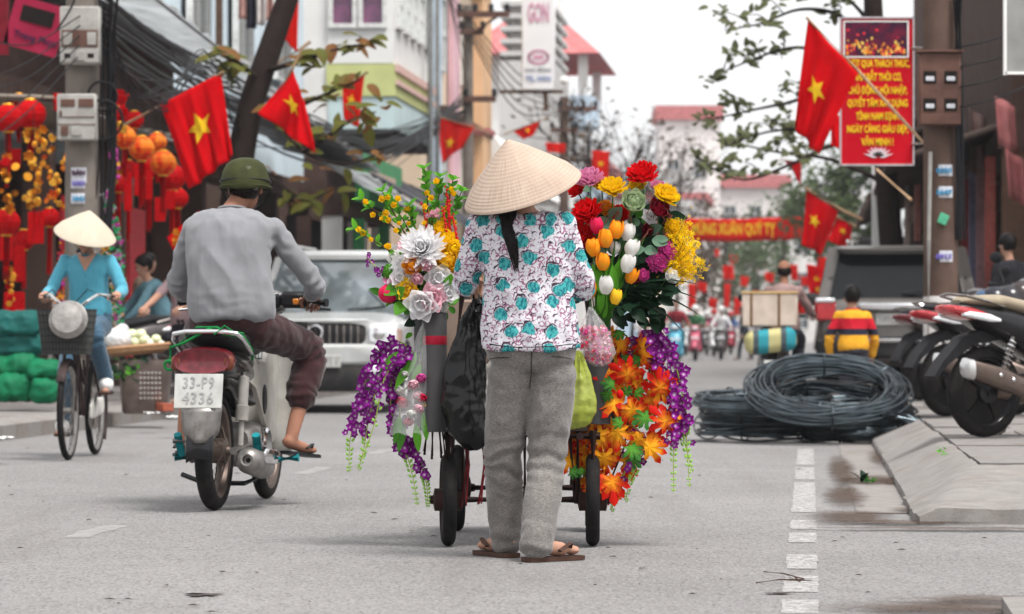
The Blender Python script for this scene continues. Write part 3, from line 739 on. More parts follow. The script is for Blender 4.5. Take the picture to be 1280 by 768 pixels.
# ================================================================== PEOPLE
m_skin = M('skin', (.42, .235, .165), .55, sc=9, var=.08, sss=.12)
m_skin2 = M('tanned_skin', (.30, .145, .095), .55, sc=9, var=.1, sss=.1)
m_hair = M('black_hair', (.012, .009, .009), .35, sc=60, var=.3, bump=.4, bsc=160)
m_eyes = M('eye_white', (.7, .68, .65), .3); m_iris = M('iris', (.02, .012, .01), .2); m_lips = M('lips', (.42, .13, .12), .5)
def lerp(a, b, t): return a + (b - a) * t
def torso(mb, pel, nek, rp, rn, W, grow=0.0, lean=None, lo=-.07, hi=1.0, n=20, prof=None):
    prof = prof or [(-.13, .10, .08), (-.05, .150, .108), (.10, .160, .112), (.30, .140, .100), (.45, .128, .094), (.62, .138, .100), (.78, .155, .105), (.90, .150, .088), (.97, .095, .065), (1.04, .05, .05)]
    ax = nek - pel; rings = []
    for t, w, d in prof:
        c = pel + ax * t
        if lean is not None: c = c + lean * math.sin(PI * max(0, min(1, t)))
        r = lerp(rp, rn, max(0, min(1, t))).normalized(); fw = ax.cross(r).normalized()
        rings.append([c + r * ((w * W + grow) * math.copysign(abs(math.cos(a)) ** .8, math.cos(a))) + fw * ((d * W + grow) * math.sin(a)) for a in [2 * PI * i / n for i in range(n)]])
    mb.loft(rings)
def hand_geo(mb, W, d, n, thumb, curl=.9, s=1.0, spread=.0):
    d = V(d).normalized(); n = (V(n) - d * V(n).dot(d)).normalized(); t = d.cross(n).normalized() * (1 if thumb > 0 else -1)
    W = V(W)
    rot = Matrix((d, t, n)).transposed()
    mb.ell(W + d * .048 * s, (.056 * s, .040 * s, .018 * s), 12, 8, rot)
    for k, (o, L_) in enumerate(((.029, .072), (.010, .080), (-.010, .075), (-.028, .060))):
        p = W + d * (.088 - .006 * abs(k - 1)) * s + t * o * s; dr = (d + t * spread * o * 8).normalized(); pts = [W + d * .05 * s + t * o * .8 * s, p]
        ang = 0
        for seg, fr in enumerate((.45, .32, .23)):
            ang += curl * (.75, 1.0, .6)[seg]
            q = (dr * math.cos(ang) + n * math.sin(ang)); p = p + q * L_ * fr * s; pts.append(p)
        mb.tube(pts, [.0095 * s, .0092 * s, .0085 * s, .0078 * s, .006 * s], 8); mb.ell(pts[-1], (.006 * s,) * 3, 8, 6)
    p0 = W + d * .022 * s + t * .026 * s; p1 = p0 + (d * .6 + t * .75 + n * .25).normalized() * .036 * s
    p2 = p1 + (d * .85 + t * .2 + n * .5).normalized() * .028 * s; p3 = p2 + (d * .7 - t * .25 + n * .7).normalized() * .022 * s
    mb.tube([p0, p1, p2, p3], [.013 * s, .0115 * s, .0095 * s, .007 * s], 8); mb.ell(p3, (.007 * s,) * 3, 8, 6)
def head_geo(mb, c, f, u, s=1.0):
    f = V(f).normalized(); u = (V(u) - f * V(u).dot(f)).normalized(); r = f.cross(u).normalized(); rot = Matrix((r, f, u)).transposed()
    mb.ell(c + u * .02 * s - f * .008 * s, (.074 * s, .094 * s, .092 * s), 18, 14, rot)
    mb.ell(c + f * .030 * s - u * .048 * s, (.054 * s, .062 * s, .066 * s), 16, 12, rot)
    mb.ell(c + f * .073 * s - u * .098 * s, (.020 * s, .018 * s, .016 * s), 10, 8, rot)
    mb.ell(c + f * .094 * s - u * .026 * s, (.011 * s, .014 * s, .020 * s), 10, 8, rot)
    mb.ell(c + f * .082 * s + u * .012 * s, (.046 * s, .012 * s, .012 * s), 10, 8, rot)
    for q in (-1, 1): mb.ell(c + r * .075 * s * q - u * .02 * s, (.010 * s, .020 * s, .030 * s), 10, 8, rot)
    return r, f, u
def face_parts(root, c, f, u, s=1.0):
    f = V(f).normalized(); u = (V(u) - f * V(u).dot(f)).normalized(); r = f.cross(u).normalized(); rot = Matrix((r, f, u)).transposed()
    for q in (-1, 1):
        m = MB(); m.ell(c + r * .031 * s * q + f * .083 * s - u * .004 * s, (.014 * s, .009 * s, .008 * s), 10, 8, rot); e = m.build('eye', m_eyes, root)
        m = MB(); m.ell(c + r * .031 * s * q + f * .090 * s - u * .004 * s, (.006 * s, .004 * s, .006 * s), 8, 6, rot); m.build('iris', m_iris, e)
        m = MB(); m.tube([c + r * .016 * s * q + f * .092 * s + u * .018 * s, c + r * .032 * s * q + f * .093 * s + u * .023 * s, c + r * .050 * s * q + f * .080 * s + u * .017 * s], .0035 * s, 6); m.build('eyebrow', m_hair, root)
    m = MB(); m.ell(c + f * .088 * s - u * .067 * s, (.022 * s, .010 * s, .0075 * s), 12, 8, rot); m.build('mouth', m_lips, root)
def hair_cap(root, c, f, u, s=1.0, mat=None, low=-.055, bun=None):
    f = V(f).normalized(); u = (V(u) - f * V(u).dot(f)).normalized(); r = f.cross(u).normalized(); mb = MB()
    def fn(a, v):      # a around the head starting at the face, v from nape to crown
        ang = 2 * PI * a; face = max(0, math.cos(ang))
        lo = -0.62 + 1.05 * face ** .7
        ph = lo * (PI / 2) + (PI / 2 - lo * PI / 2) * v
        rr = 1.09 + .03 * noise.noise(V((ang * 2, v * 3, 1)))
        return c + u * (.02 * s) - f * (.010 * s) + f * (math.cos(ang) * math.cos(ph) * .096 * s * rr) + r * (math.sin(ang) * math.cos(ph) * .077 * s * rr) + u * (math.sin(ph) * .096 * s * rr)
    mb.grid(fn, 28, 12, True)
    o = mb.build('hair', mat or m_hair, root); md = o.modifiers.new('t', 'SOLIDIFY'); md.thickness = .012 * s; md.offset = -1
    return o
def limb(mb, pts, rs, n=14, sub=6):
    P_, Rr = [], []
    pts = [V(p) for p in pts]
    for i in range(len(pts) - 1):
        for k in range(sub):
            t = k / sub; 
            p0, p1, p2, p3 = pts[max(i - 1, 0)], pts[i], pts[i + 1], pts[min(i + 2, len(pts) - 1)]
            q = .5 * ((2 * p1) + (p2 - p0) * t + (2 * p0 - 5 * p1 + 4 * p2 - p3) * t * t + (3 * p1 - p0 - 3 * p2 + p3) * t ** 3)
            lin = p1.lerp(p2, t); P_.append(lin.lerp(q, .6)); Rr.append(rs[i] + (rs[i + 1] - rs[i]) * t)
    P_.append(pts[-1]); Rr.append(rs[-1])
    mb.tube(P_, Rr, n); mb.ell(P_[0], (Rr[0],) * 3, n, 8); mb.ell(P_[-1], (Rr[-1],) * 3, n, 8)
def foldfn(amp, joints=(), f1=(9, 9, 22), seed=0.0):
    def fn(p, n):
        a = noise.noise(V((p.x * f1[0] + seed, p.y * f1[1], p.z * f1[2]))) * .6 + noise.noise(V((p.x * f1[0] * 2.3, p.y * f1[1] * 2.3 + seed, p.z * f1[2] * 1.7))) * .4
        b_ = noise.noise(V((p.x * 6 + p.z * 4 + seed, p.y * 5, p.z * 3 - p.x * 3))); d = amp * (1.3 - abs(a) * 2.0 - abs(b_) * 2.2)
        for c, rad, am, ax in joints:
            q = (p - c); L_ = q.length
            if L_ < rad:
                w = (1 - L_ / rad) ** 1.2; s_ = q.dot(ax) + .03 * noise.noise(p * 14)
                d += am * w * math.sin(s_ * 115 + 3 * noise.noise(p * 9 + V((seed, 0, 0))))
        return d
    return fn
def person(name, label, J, sf=(15, 15, 6), cat='person', group=None, W=1.0, hs=1.0, skin=None, shirt=None, trousers=None, sleeve=1.0, hem=1.0, loose=.014, tl=.018, vox=.011, feet=None, hair=True, face=True, fold=.006, hands=((.9, -1), (.9, 1)), hairm=None, prof=None, hemz=None, neckskin=True, waist=-.10, lean=None):
    """J: joints in world coordinates. L/R are the person's own sides."""
    skin = skin or m_skin
    root = thing(name, label, cat, V((J['pel'].x, J['pel'].y, J.get('base', 0.0))), None, group)
    rp = (J['hiR'] - J['hiL']).normalized(); rn = (J['shR'] - J['shL']).normalized()
    f, u = V(J['f']), V(J.get('u', (0, 0, 1)))
    body = MB(); torso(body, J['pel'], J['nek'], rp, rn, W * .93, grow=-.02, lean=lean, prof=prof)
    body.cap(J['nek'] - (J['hed'] - J['nek']).normalized() * .03, J['hed'] - V(u) * .03 * hs, .048 * hs, .046 * hs)
    head_geo(body, J['hed'], f, u, hs)
    for s in 'LR':
        limb(body, [J['sh' + s], J['el' + s], J['wr' + s]], [.043 * W, .036 * W, .024 * W])
        limb(body, [J['hi' + s], J['kn' + s], J['an' + s]], [.072 * W, .050 * W, .032 * W])
        ft = V(J.get('ft' + s, f)).normalized(); a = J['an' + s]
        body.cap(a - ft * .03 - V((0, 0, .025)), a + ft * .11 * W - V((0, 0, .045)), .030 * W, .028 * W); body.ell(a + ft * .16 * W - V((0, 0, .05)), (.034 * W, .034 * W, .018 * W))
        hd = V(J.get('hd' + s, (J['wr' + s] - J['el' + s]))).normalized(); body.cap(J['wr' + s], J['wr' + s] + hd * .05 * W, .024 * W, .026 * W)
    core = remesh(body, vox, 3)
    for s, (curl, th) in zip('LR', hands):
        hd = V(J.get('hd' + s, (J['wr' + s] - J['el' + s]))).normalized(); pn = V(J.get('pn' + s, (0, 0, -1)))
        hand_geo(core, J['wr' + s] + hd * .005, hd, pn, th, curl, W)
    core.build('body', skin, root)
    if face: face_parts(root, J['hed'], f, u, hs)
    if shirt:
        m = MB(); pr = prof or [(-.10, .153, .112), (.10, .160, .114), (.30, .142, .103), (.45, .132, .098), (.62, .142, .103), (.78, .158, .108), (.90, .152, .09), (.965, .098, .068), (.99, .07, .06)]
        pr = [(waist, pr[0][1], pr[0][2])] + [q for q in pr if q[0] > waist + .04]
        torso(m, J['pel'], J['nek'], rp, rn, W, grow=loose, lean=lean, prof=[q for q in pr if q[0] < 1.0])
        js = []
        for s in 'LR':
            sh, el, wr = J['sh' + s], J['el' + s], J['wr' + s]
            end = lerp(sh, el, sleeve / .5) if sleeve <= .5 else lerp(el, wr, (sleeve - .5) / .5)
            pts = [sh, end] if sleeve <= .5 else [sh, el, end]
            rr = [.047 * W + loose * .5, .041 * W + loose * .5, .028 * W + loose * .5]
            limb(m, pts, rr[:len(pts)])
            js.append((el, .13 * W, .0055 * (fold / .006), (wr - sh).normalized())); js.append((sh + (J['pel'] - J['nek']) * .2, .12 * W, .004 * (fold / .006), (sh - J['pel']).normalized()))
        js.append((lerp(J['pel'], J['nek'], .12), .22 * W, .004 * (fold / .006), V((.2, 0, 1)).normalized()))
        sm = remesh(m, vox, 9, foldfn(fold, js, sf, J['pel'].x * 3)); sm.build('shirt', shirt, root)
    if trousers:
        m = MB(); torso(m, J['pel'], J['nek'], rp, rn, W, grow=tl * .55, lean=lean, prof=[(-.17, .10, .09), (-.10, .150, .112), (.02, .160, .116), (.12, .156, .112), (.19, .146, .106)])
        js = []
        for s in 'LR':
            h, k, a = J['hi' + s], J['kn' + s], J['an' + s]; end = lerp(k, a, hem)
            limb(m, [h, k, end], [.078 * W + tl * .7, .055 * W + tl, (.048 if hem > .85 else .052) * W + tl * .75])
            js.append((k, .17 * W, .007 * (fold / .006), (a - h).normalized())); js.append((lerp(J['pel'], h, .6), .15, .005 * (fold / .006), (V((.5, 0, .8)) if s == 'L' else V((-.5, 0, .8)))))
            js.append((end, .12 * W, .006 * (fold / .006), (a - k).normalized()))
        sm = remesh(m, vox, 3, foldfn(fold * .7, js, (9, 9, 8), 5 + J['pel'].y)); sm.build('trousers', trousers, root)
    if feet:
        for s in 'LR':
            ft = V(J.get('ft' + s, f)).normalized(); a = J['an' + s]; side = ft.cross(V((0, 0, 1))).normalized()
            c = a + ft * .07 * W - V((0, 0, .078)); rot = Matrix((ft, side, V((0, 0, 1)))).transposed()
            m = MB(); poly = [(-.12, -.03), (-.09, -.04), (.02, -.036), (.09, -.05), (.125, -.036), (.135, 0), (.125, .036), (.09, .045), (.02, .036), (-.09, .04), (-.12, .03), (-.13, 0)]
            T = Matrix.Translation(c) @ rot.to_4x4(); m.prism([(x * W, y * W) for x, y in poly], -.008, .008, T); so = m.build('sandal', feet, root)
            m = MB()
            for q in (-1, 1): m.tube([T @ V((.085 * W, 0, .012)), T @ V((.06 * W, q * .030 * W, .055)), T @ V((.0, q * .042 * W, .03))], [.006, .011, .010], 6, flat=.5)
            m.build('strap', feet, so)
    if hair: hair_cap(root, J['hed'], f, u, hs, hairm)
    return root
# ------------------------------------------------------------------ cloth materials
def shirt_floral():
    t = NT('floral_print_cotton')
    wob = t.n('ShaderNodeTexNoise'); wob.inputs['Scale'].default_value = 34; t.link(t.tc.outputs['Object'], wob.inputs['Vector'])
    def v(sc, loc, w=.026):
        mp = t.mapping((1, 1, 1), loc, (R(90), 0, 0)); a = t.n('ShaderNodeVectorMath'); a.operation = 'MULTIPLY_ADD'
        t.link(wob.outputs['Color'], a.inputs[0]); a.inputs[1].default_value = (w, w, w); t.link(mp, a.inputs[2])
        x = t.vor(sc, a.outputs[0], rnd=.7); x.voronoi_dimensions = '2D'; return x
    base = t.mix(t.rng(t.noise(160, 2), .4, .6), (.62, .62, .65), (.52, .50, .55))
    # mauve squiggles
    m1 = v(38, (.3, .1, .2)); ring = t.math('COMPARE', m1.outputs['Distance'], .36, .09)
    base = t.mix(t.math('MULTIPLY', ring, t.rng(t.noise(24, 2), .42, .55)), base, (.26, .10, .17))
    m2 = v(52, (.9, .4, .7)); base = t.mix(t.rng(m2.outputs['Distance'], .20, .12), base, (.32, .15, .24))
    # black crescents beside the flowers
    big = v(11.5, (0, 0, 0), .03); sh = v(11.5, (.0035, .006, 0), .03)
    cre = t.math('MULTIPLY', t.rng(sh.outputs['Distance'], .30, .285), t.rng(big.outputs['Distance'], .285, .30))
    base = t.mix(cre, base, (.05, .03, .05))
    c3 = v(30, (.5, .2, .4)); c4 = v(30, (.503, .204, .4))
    base = t.mix(t.math('MULTIPLY', t.rng(c4.outputs['Distance'], .30, .27), t.rng(c3.outputs['Distance'], .27, .30)), base, (.06, .04, .06))
    # teal chrysanthemums
    pet = t.noise(110, 2, t.mapping((1, 1, .6)))
    teal = t.mix(t.rng(pet, .45, .56), (.06, .34, .34), (.015, .15, .18))
    base = t.mix(t.rng(big.outputs['Distance'], .285, .26), base, teal)
    t.col(base); t.b.inputs['Roughness'].default_value = .85
    t.bump(t.noise(600, 2), .2, .002); return t.mt
def tweed(name, c1, c2, sc=380):
    t = NT(name)
    a = t.noise(sc, 3, t.mapping((1, 1, .45))); b = t.noise(sc * .8, 3, t.mapping((.3, .3, 1.4))); g = t.noise(6, 3)
    base = t.mix(t.rng(t.math('ADD', a, b), .82, 1.18), c1, c2); base = t.mix(t.rng(g, .4, .7, 0, .35), base, tuple(x * .6 for x in c1))
    t.col(base); t.b.inputs['Roughness'].default_value = .9; t.b.inputs['Sheen Weight'].default_value = .2
    t.bump(t.math('ADD', t.math('MULTIPLY', t.math('ADD', a, b), .025), t.noise(10, 3, t.mapping((1, 1, .8), rot=(0, .6, 0)))), .55, .03); return t.mt
def knit(name, c):
    t = NT(name); w = t.n('ShaderNodeTexWave'); w.inputs['Scale'].default_value = 60; w.inputs['Distortion'].default_value = 2.0
    w.bands_direction = 'Z'; t.link(t.tc.outputs['Object'], w.inputs['Vector'])
    g = t.noise(5, 4); base = t.mix(t.rng(g, .35, .7), c, tuple(x * .82 for x in c)); t.col(base); t.b.inputs['Roughness'].default_value = .85
    t.b.inputs['Sheen Weight'].default_value = .15; t.bump(t.math('ADD', t.math('MULTIPLY', t.math('ADD', w.outputs['Fac'], t.noise(500, 2)), .02), t.noise(9, 3, t.mapping((1, 1, .4), rot=(0, .5, 0)))), .5, .03); return t.mt
def straw(name, c1, c2, rings=56):
    t = NT(name)      # object space: apex above the origin, axis = z
    sep = t.n('ShaderNodeSeparateXYZ'); t.link(t.tc.outputs['Object'], sep.inputs[0])
    z = sep.outputs[2]
    rg = t.math('SINE', t.math('MULTIPLY', z, 2 * PI * 95)); 
    ang = t.math('ARCTAN2', sep.outputs[1], sep.outputs[0])
    fib = t.noise(1.0, 3, None); 
    cmb = t.n('ShaderNodeCombineXYZ'); t.link(t.math('MULTIPLY', ang, 60.0), cmb.inputs[0]); t.link(t.math('MULTIPLY', z, 12.0), cmb.inputs[1])
    fib = t.noise(1.0, 3, cmb.outputs[0])
    st = t.math('SINE', t.math('MULTIPLY', ang, 190.0))
    base = t.mix(t.rng(fib, .35, .68), c1, c2); base = t.mix(t.rng(rg, .75, .98, 0, .28), base, tuple(x * .62 for x in c2))
    base = t.mix(t.rng(st, .8, 1, 0, .25), base, tuple(x * .7 for x in c2)); base = t.mix(t.rng(t.noise(7, 4), .5, .75, 0, .4), base, tuple(x * .7 for x in c2))
    t.col(base); t.b.inputs['Roughness'].default_value = .62; t.bump(t.math('ADD', t.math('MULTIPLY', rg, .35), fib), .3, .003)
    tr = t.n('ShaderNodeBsdfTranslucent'); t.link(base, tr.inputs[0]); ms = t.n('ShaderNodeMixShader'); ms.inputs[0].default_value = .12
    t.link(t.b.outputs[0], ms.inputs[1]); t.link(tr.outputs[0], ms.inputs[2]); t.link(ms.outputs[0], t.N['Material Output'].inputs[0]); return t.mt
m_floral = shirt_floral(); m_tweed = tweed('grey_tweed_trousers', (.115, .105, .098), (.225, .21, .198))
m_greyshirt = knit('grey_jersey', (.22, .222, .236)); m_maroon = tweed('maroon_trousers', (.030, .011, .012), (.046, .018, .019), 300)
m_jeans = tweed('blue_denim', (.03, .07, .115), (.065, .13, .19), 350); m_bluecardi = knit('sky_blue_cardigan', (.085, .34, .45))
m_straw = straw('palm_leaf_straw', (.55, .44, .355), (.43, .32, .25)); m_straw2 = straw('pale_palm_leaf_straw', (.64, .57, .46), (.54, .46, .35))
m_brownleather = M('brown_leather', (.075, .04, .03), .55, sc=30, bump=.2)
def cone_hat(root, c, axis, rad, hgt, mat, name='conical_hat'):
    m = MB(); prof = [(.004, hgt), (rad * .10, hgt * .93), (rad * .32, hgt * .735), (rad * .62, hgt * .425), (rad * .86, hgt * .165), (rad, -.012), (rad * .985, -.018), (rad * .84, hgt * .10), (rad * .60, hgt * .36), (rad * .30, hgt * .66), (.003, hgt * .97)]
    m.lathe(prof, 64)
    me = m.mesh(name, mat, True, 50); o = inst(name, me, root, c, rotto(axis)); 
    m = MB(); m.torus((0, 0, -.016), rad * .99, .0035, (0, 0, 1), 64, 6); inst('hat_rim', m.mesh('hat_rim', mat), o, c); 
    return o
# ------------------------------------------------------------------ the flower seller
d0 = 13.15; s0 = F / d0
def W0(px, py, dy=0.0): q = P(px, py, d0); q.y += dy; return q
J = dict(pel=W0(664, 432, .03), nek=W0(653, 259, -.02), hed=W0(648, 232, .02), f=(-.10, 1, -.15), u=(-.08, 0.15, 1),
         shL=W0(602, 284, 0), shR=W0(704, 283, 0), elL=W0(581, 354, .08), elR=W0(727, 356, .07), wrL=W0(586, 350, .31), wrR=W0(729, 354, .30),
         hiL=W0(640, 470, .03), hiR=W0(690, 470, .03), knL=W0(629, 575, .11), knR=W0(684, 578, .03), anL=W0(633, 678, .16), anR=W0(671, 686, -.10),
         ftL=(-.45, .8, 0), ftR=(.75, .6, 0), hdL=(.1, 1, .05), hdR=(-.1, 1, .05), pnL=(0, -.3, -1), pnR=(0, -.3, -1))
for s in 'LR': J['an' + s].z = .088
prof_w = [(-.12, .168, .130), (.02, .172, .130), (.16, .160, .118), (.32, .150, .108), (.50, .140, .102), (.66, .146, .106), (.80, .152, .108), (.89, .138, .094), (.95, .10, .075), (1.0, .06, .058)]
seller = person('person', 'person in conical hat, floral blouse and grey trousers pushing the flower cart', J, W=1.03, shirt=m_floral, trousers=m_tweed, sleeve=.97, hem=1.08, loose=.014, tl=.015, vox=.0085, feet=m_brownleather, hair=True, fold=.007, prof=prof_w, waist=-.02)
cone_hat(seller, W0(652, 234, -.02), V((-.31, -.33, 1)), .226, .190, m_straw)
m = MB(); pts = [W0(634, 250, -.06), W0(635, 272, -.10), W0(637, 292, -.125), W0(641, 312, -.13), W0(646, 336, -.13)]
m.tube(pts, [.035, .034, .028, .018, .003], 12, flat=.55)
for k in range(26):
    o = V((U(-.028, .028), U(-.012, .012), 0)); q = U(.7, 1.1)
    m.tube([pts[0] + o, pts[1] + o * 1.05, pts[2] + o * .95, pts[3] + o * .7 * q, pts[4] + o * .25 + V((0, 0, U(-.02, .03)))], [.004, .004, .004, .003, .001], 5)
m.build('ponytail', m_hair, seller)
m = MB()
for q in range(2):
    m.tube([W0(612, 430 + q, -.09), W0(640, 434, -.128), W0(664, 434, -.135), W0(690, 433, -.13), W0(716, 430, -.09)], .002, 5)
m.build('waistband_stitch', m_black, seller)
tro = [o for o in seller.children if o.name.startswith('trousers')][0]; tv = [v.co + WP[tro] for v in tro.data.vertices]
def on_cloth(px, py):
    q = W0(px, py); return V((q.x, min((v.y for v in tv if abs(v.x - q.x) < .012 and abs(v.z - q.z) < .012), default=q.y) - .0015, q.z))
for nm, pts in (('pocket_welt', ((612, 449), (620, 447.5), (628, 447), (637, 447))), ('pocket_welt', ((690, 446), (698, 446), (706, 447), (714, 449))), ('seat_seam', ((664, 440), (664, 452), (664, 464), (663, 476), (662, 486)))):
    m = MB(); m.tube([on_cloth(*q) for q in pts], .0022, 5); m.build(nm, M('seam_thread', (.05, .045, .042), .9), tro)
# ================================================================== VEHICLES
m_tyre = M('tyre_rubber', (.014, .013, .013), .85, sc=30, bump=.3, bsc=120, dirt=.35, dirtc=(.07, .058, .05), spec=.1)
m_steel = M('dull_steel', (.28, .265, .25), .42, m=.8, sc=22, dirt=.7, dirtc=(.09, .065, .05))
m_brownsteel = M('browned_exhaust', (.15, .115, .10), .4, m=.7, sc=15, dirt=.5)
m_chrome = M('chrome', (.75, .75, .76), .12, m=1.0, var=.05, dirt=.2, dirtc=(.3, .27, .24))
m_blackp = M('black_paint', (.014, .014, .016), .22, sc=10, coat=.4, dirt=.25, dirtc=(.06, .055, .05))
m_whitep = M('cream_bike_plastic', (.46, .44, .40), .35, sc=8, dirt=.35, dirtc=(.28, .23, .19))
m_seatv = M('black_seat_vinyl', (.022, .022, .024), .5, sc=25, bump=.15, bsc=200)
m_redlens = M('red_lens', (.09, .004, .008), .25, sc=30, c2=(.17, .01, .02), spec=.35, dirt=.25, dirtc=(.12, .05, .05), coat=.5)
m_redbright = M('bright_red_lens', (.50, .012, .02), .12, spec=.8, coat=.6)
m_amber = M('amber_lens', (.6, .2, .02), .2, spec=.7)
m_plate = M('white_plate', (.5, .5, .475), .5, sc=14, dirt=.4, dirtc=(.4, .36, .32)); m_platek = M('plate_characters', (.22, .22, .22), .6, sc=40, c2=(.38, .38, .37))
m_teal = M('teal_rubber', (.015, .22, .25), .5); m_rope = M('green_cord', (.012, .2, .05), .6)
m_clear = M('clear_lens', (.75, .77, .80), .08, var=.08, sc=25, spec=.9, coat=.8)
m_wire = M('black_mesh_wire', (.03, .03, .03), .5)
def rr(y, cx, cz, w, h, n=20, e=2.6):
    out = []
    for i in range(n):
        a = 2 * PI * i / n; c, s = math.cos(a), math.sin(a)
        out.append(V((cx + w / 2 * math.copysign(abs(c) ** (2 / e), c), y, cz + h / 2 * math.copysign(abs(s) ** (2 / e), s))))
    return out
def body_loft(st, n=20, e=2.6):
    m = MB(); m.loft([rr(y, cx, cz, w, h, n, e) for y, cx, cz, w, h in st]); return m
TX = Matrix(((0, 0, 1, 0), (1, 0, 0, 0), (0, 1, 0, 0), (0, 0, 0, 1)))      # lathe axis z -> x
def wheel(root, c, Ro, tw, rimr, spokes=0, rim_m=None, tyre_m=None, name='wheel', hubr=.05, hubw=.12, axis=None, cast=0, seg=40):
    T = Matrix.Translation(V(c)) @ (axis if axis is not None else TX)
    h = tw / 2; prof = []
    for a in (-100, -80, -60, -40, -20, 0, 20, 40, 60, 80, 100): prof.append((Ro - tw * .55 + tw * .55 * math.cos(R(a)), h * math.sin(R(a)) * 1.02))
    prof += [(rimr, h * .7), (rimr, -h * .7), prof[0]]
    m = MB(); m.lathe(prof, seg, T); w = m.build(name, tyre_m or m_tyre, root)
    m = MB(); m.lathe([(rimr + .004, -h * .75), (rimr + .008, -h * .85), (rimr - .012, -h * .6), (rimr - .022, 0), (rimr - .012, h * .6), (rimr + .008, h * .85), (rimr + .004, h * .75)], seg, T); m.build('rim', rim_m or m_steel, w)
    m = MB(); m.lathe([(.001, -hubw / 2), (hubr * .35, -hubw / 2), (hubr * .4, -hubw * .4), (hubr, -hubw * .36), (hubr, hubw * .36), (hubr * .4, hubw * .4), (hubr * .35, hubw / 2), (.001, hubw / 2)], 20, T); m.build('hub', rim_m or m_steel, w)
    m = MB()
    for i in range(spokes):
        a = 2 * PI * i / spokes; b = a + (.55 if i % 2 else -.55); sd = (1 if i % 4 < 2 else -1) * hubw * .33
        m.tube([T @ V((math.cos(b) * hubr * .95, math.sin(b) * hubr * .95, sd)), T @ V((math.cos(a) * (rimr - .015), math.sin(a) * (rimr - .015), 0))], .0018, 4)
    if spokes: tag(m.build('spokes', rim_m or m_steel, w), kind='stuff')
    for i in range(cast):
        a = 2 * PI * i / cast; m = MB()
        m.tube([T @ V((math.cos(a) * hubr * .8, math.sin(a) * hubr * .8, 0)), T @ V((math.cos(a + .1) * (rimr - .01), math.sin(a + .1) * (rimr - .01), 0))], [.022, .014], 8, flat=.7); m.build('rim_spoke', rim_m or m_steel, w)
    return w
def shock(root, p0, p1, r=.022, spring=False, mat=None):
    p0, p1 = V(p0), V(p1); d = p1 - p0; m = MB()
    if spring:
        m.tube([p0, p1], r * .42, 8); s = m.build('shock_absorber', m_steel, root); m = MB(); x, y = ring_frame(d); pts = []
        for i in range(90): t = i / 89; a = t * 2 * PI * 9; pts.append(p0 + d * (.08 + .8 * t) + x * math.cos(a) * r + y * math.sin(a) * r)
        m.tube(pts, r * .2, 5); m.build('spring', m_chrome, s)
    else:
        m.tube([p0, p0 + d * .06, p0 + d * .07, p0 + d * .45, p0 + d * .46, p0 + d * .66, p0 + d * .67, p1], [r * .6, r * .6, r, r, r * 1.25, r * 1.2, r * .5, r * .5], 14); m.build('shock_absorber', mat or M('grey_shock', (.30, .285, .265), .45, sc=14, dirt=.5), root)
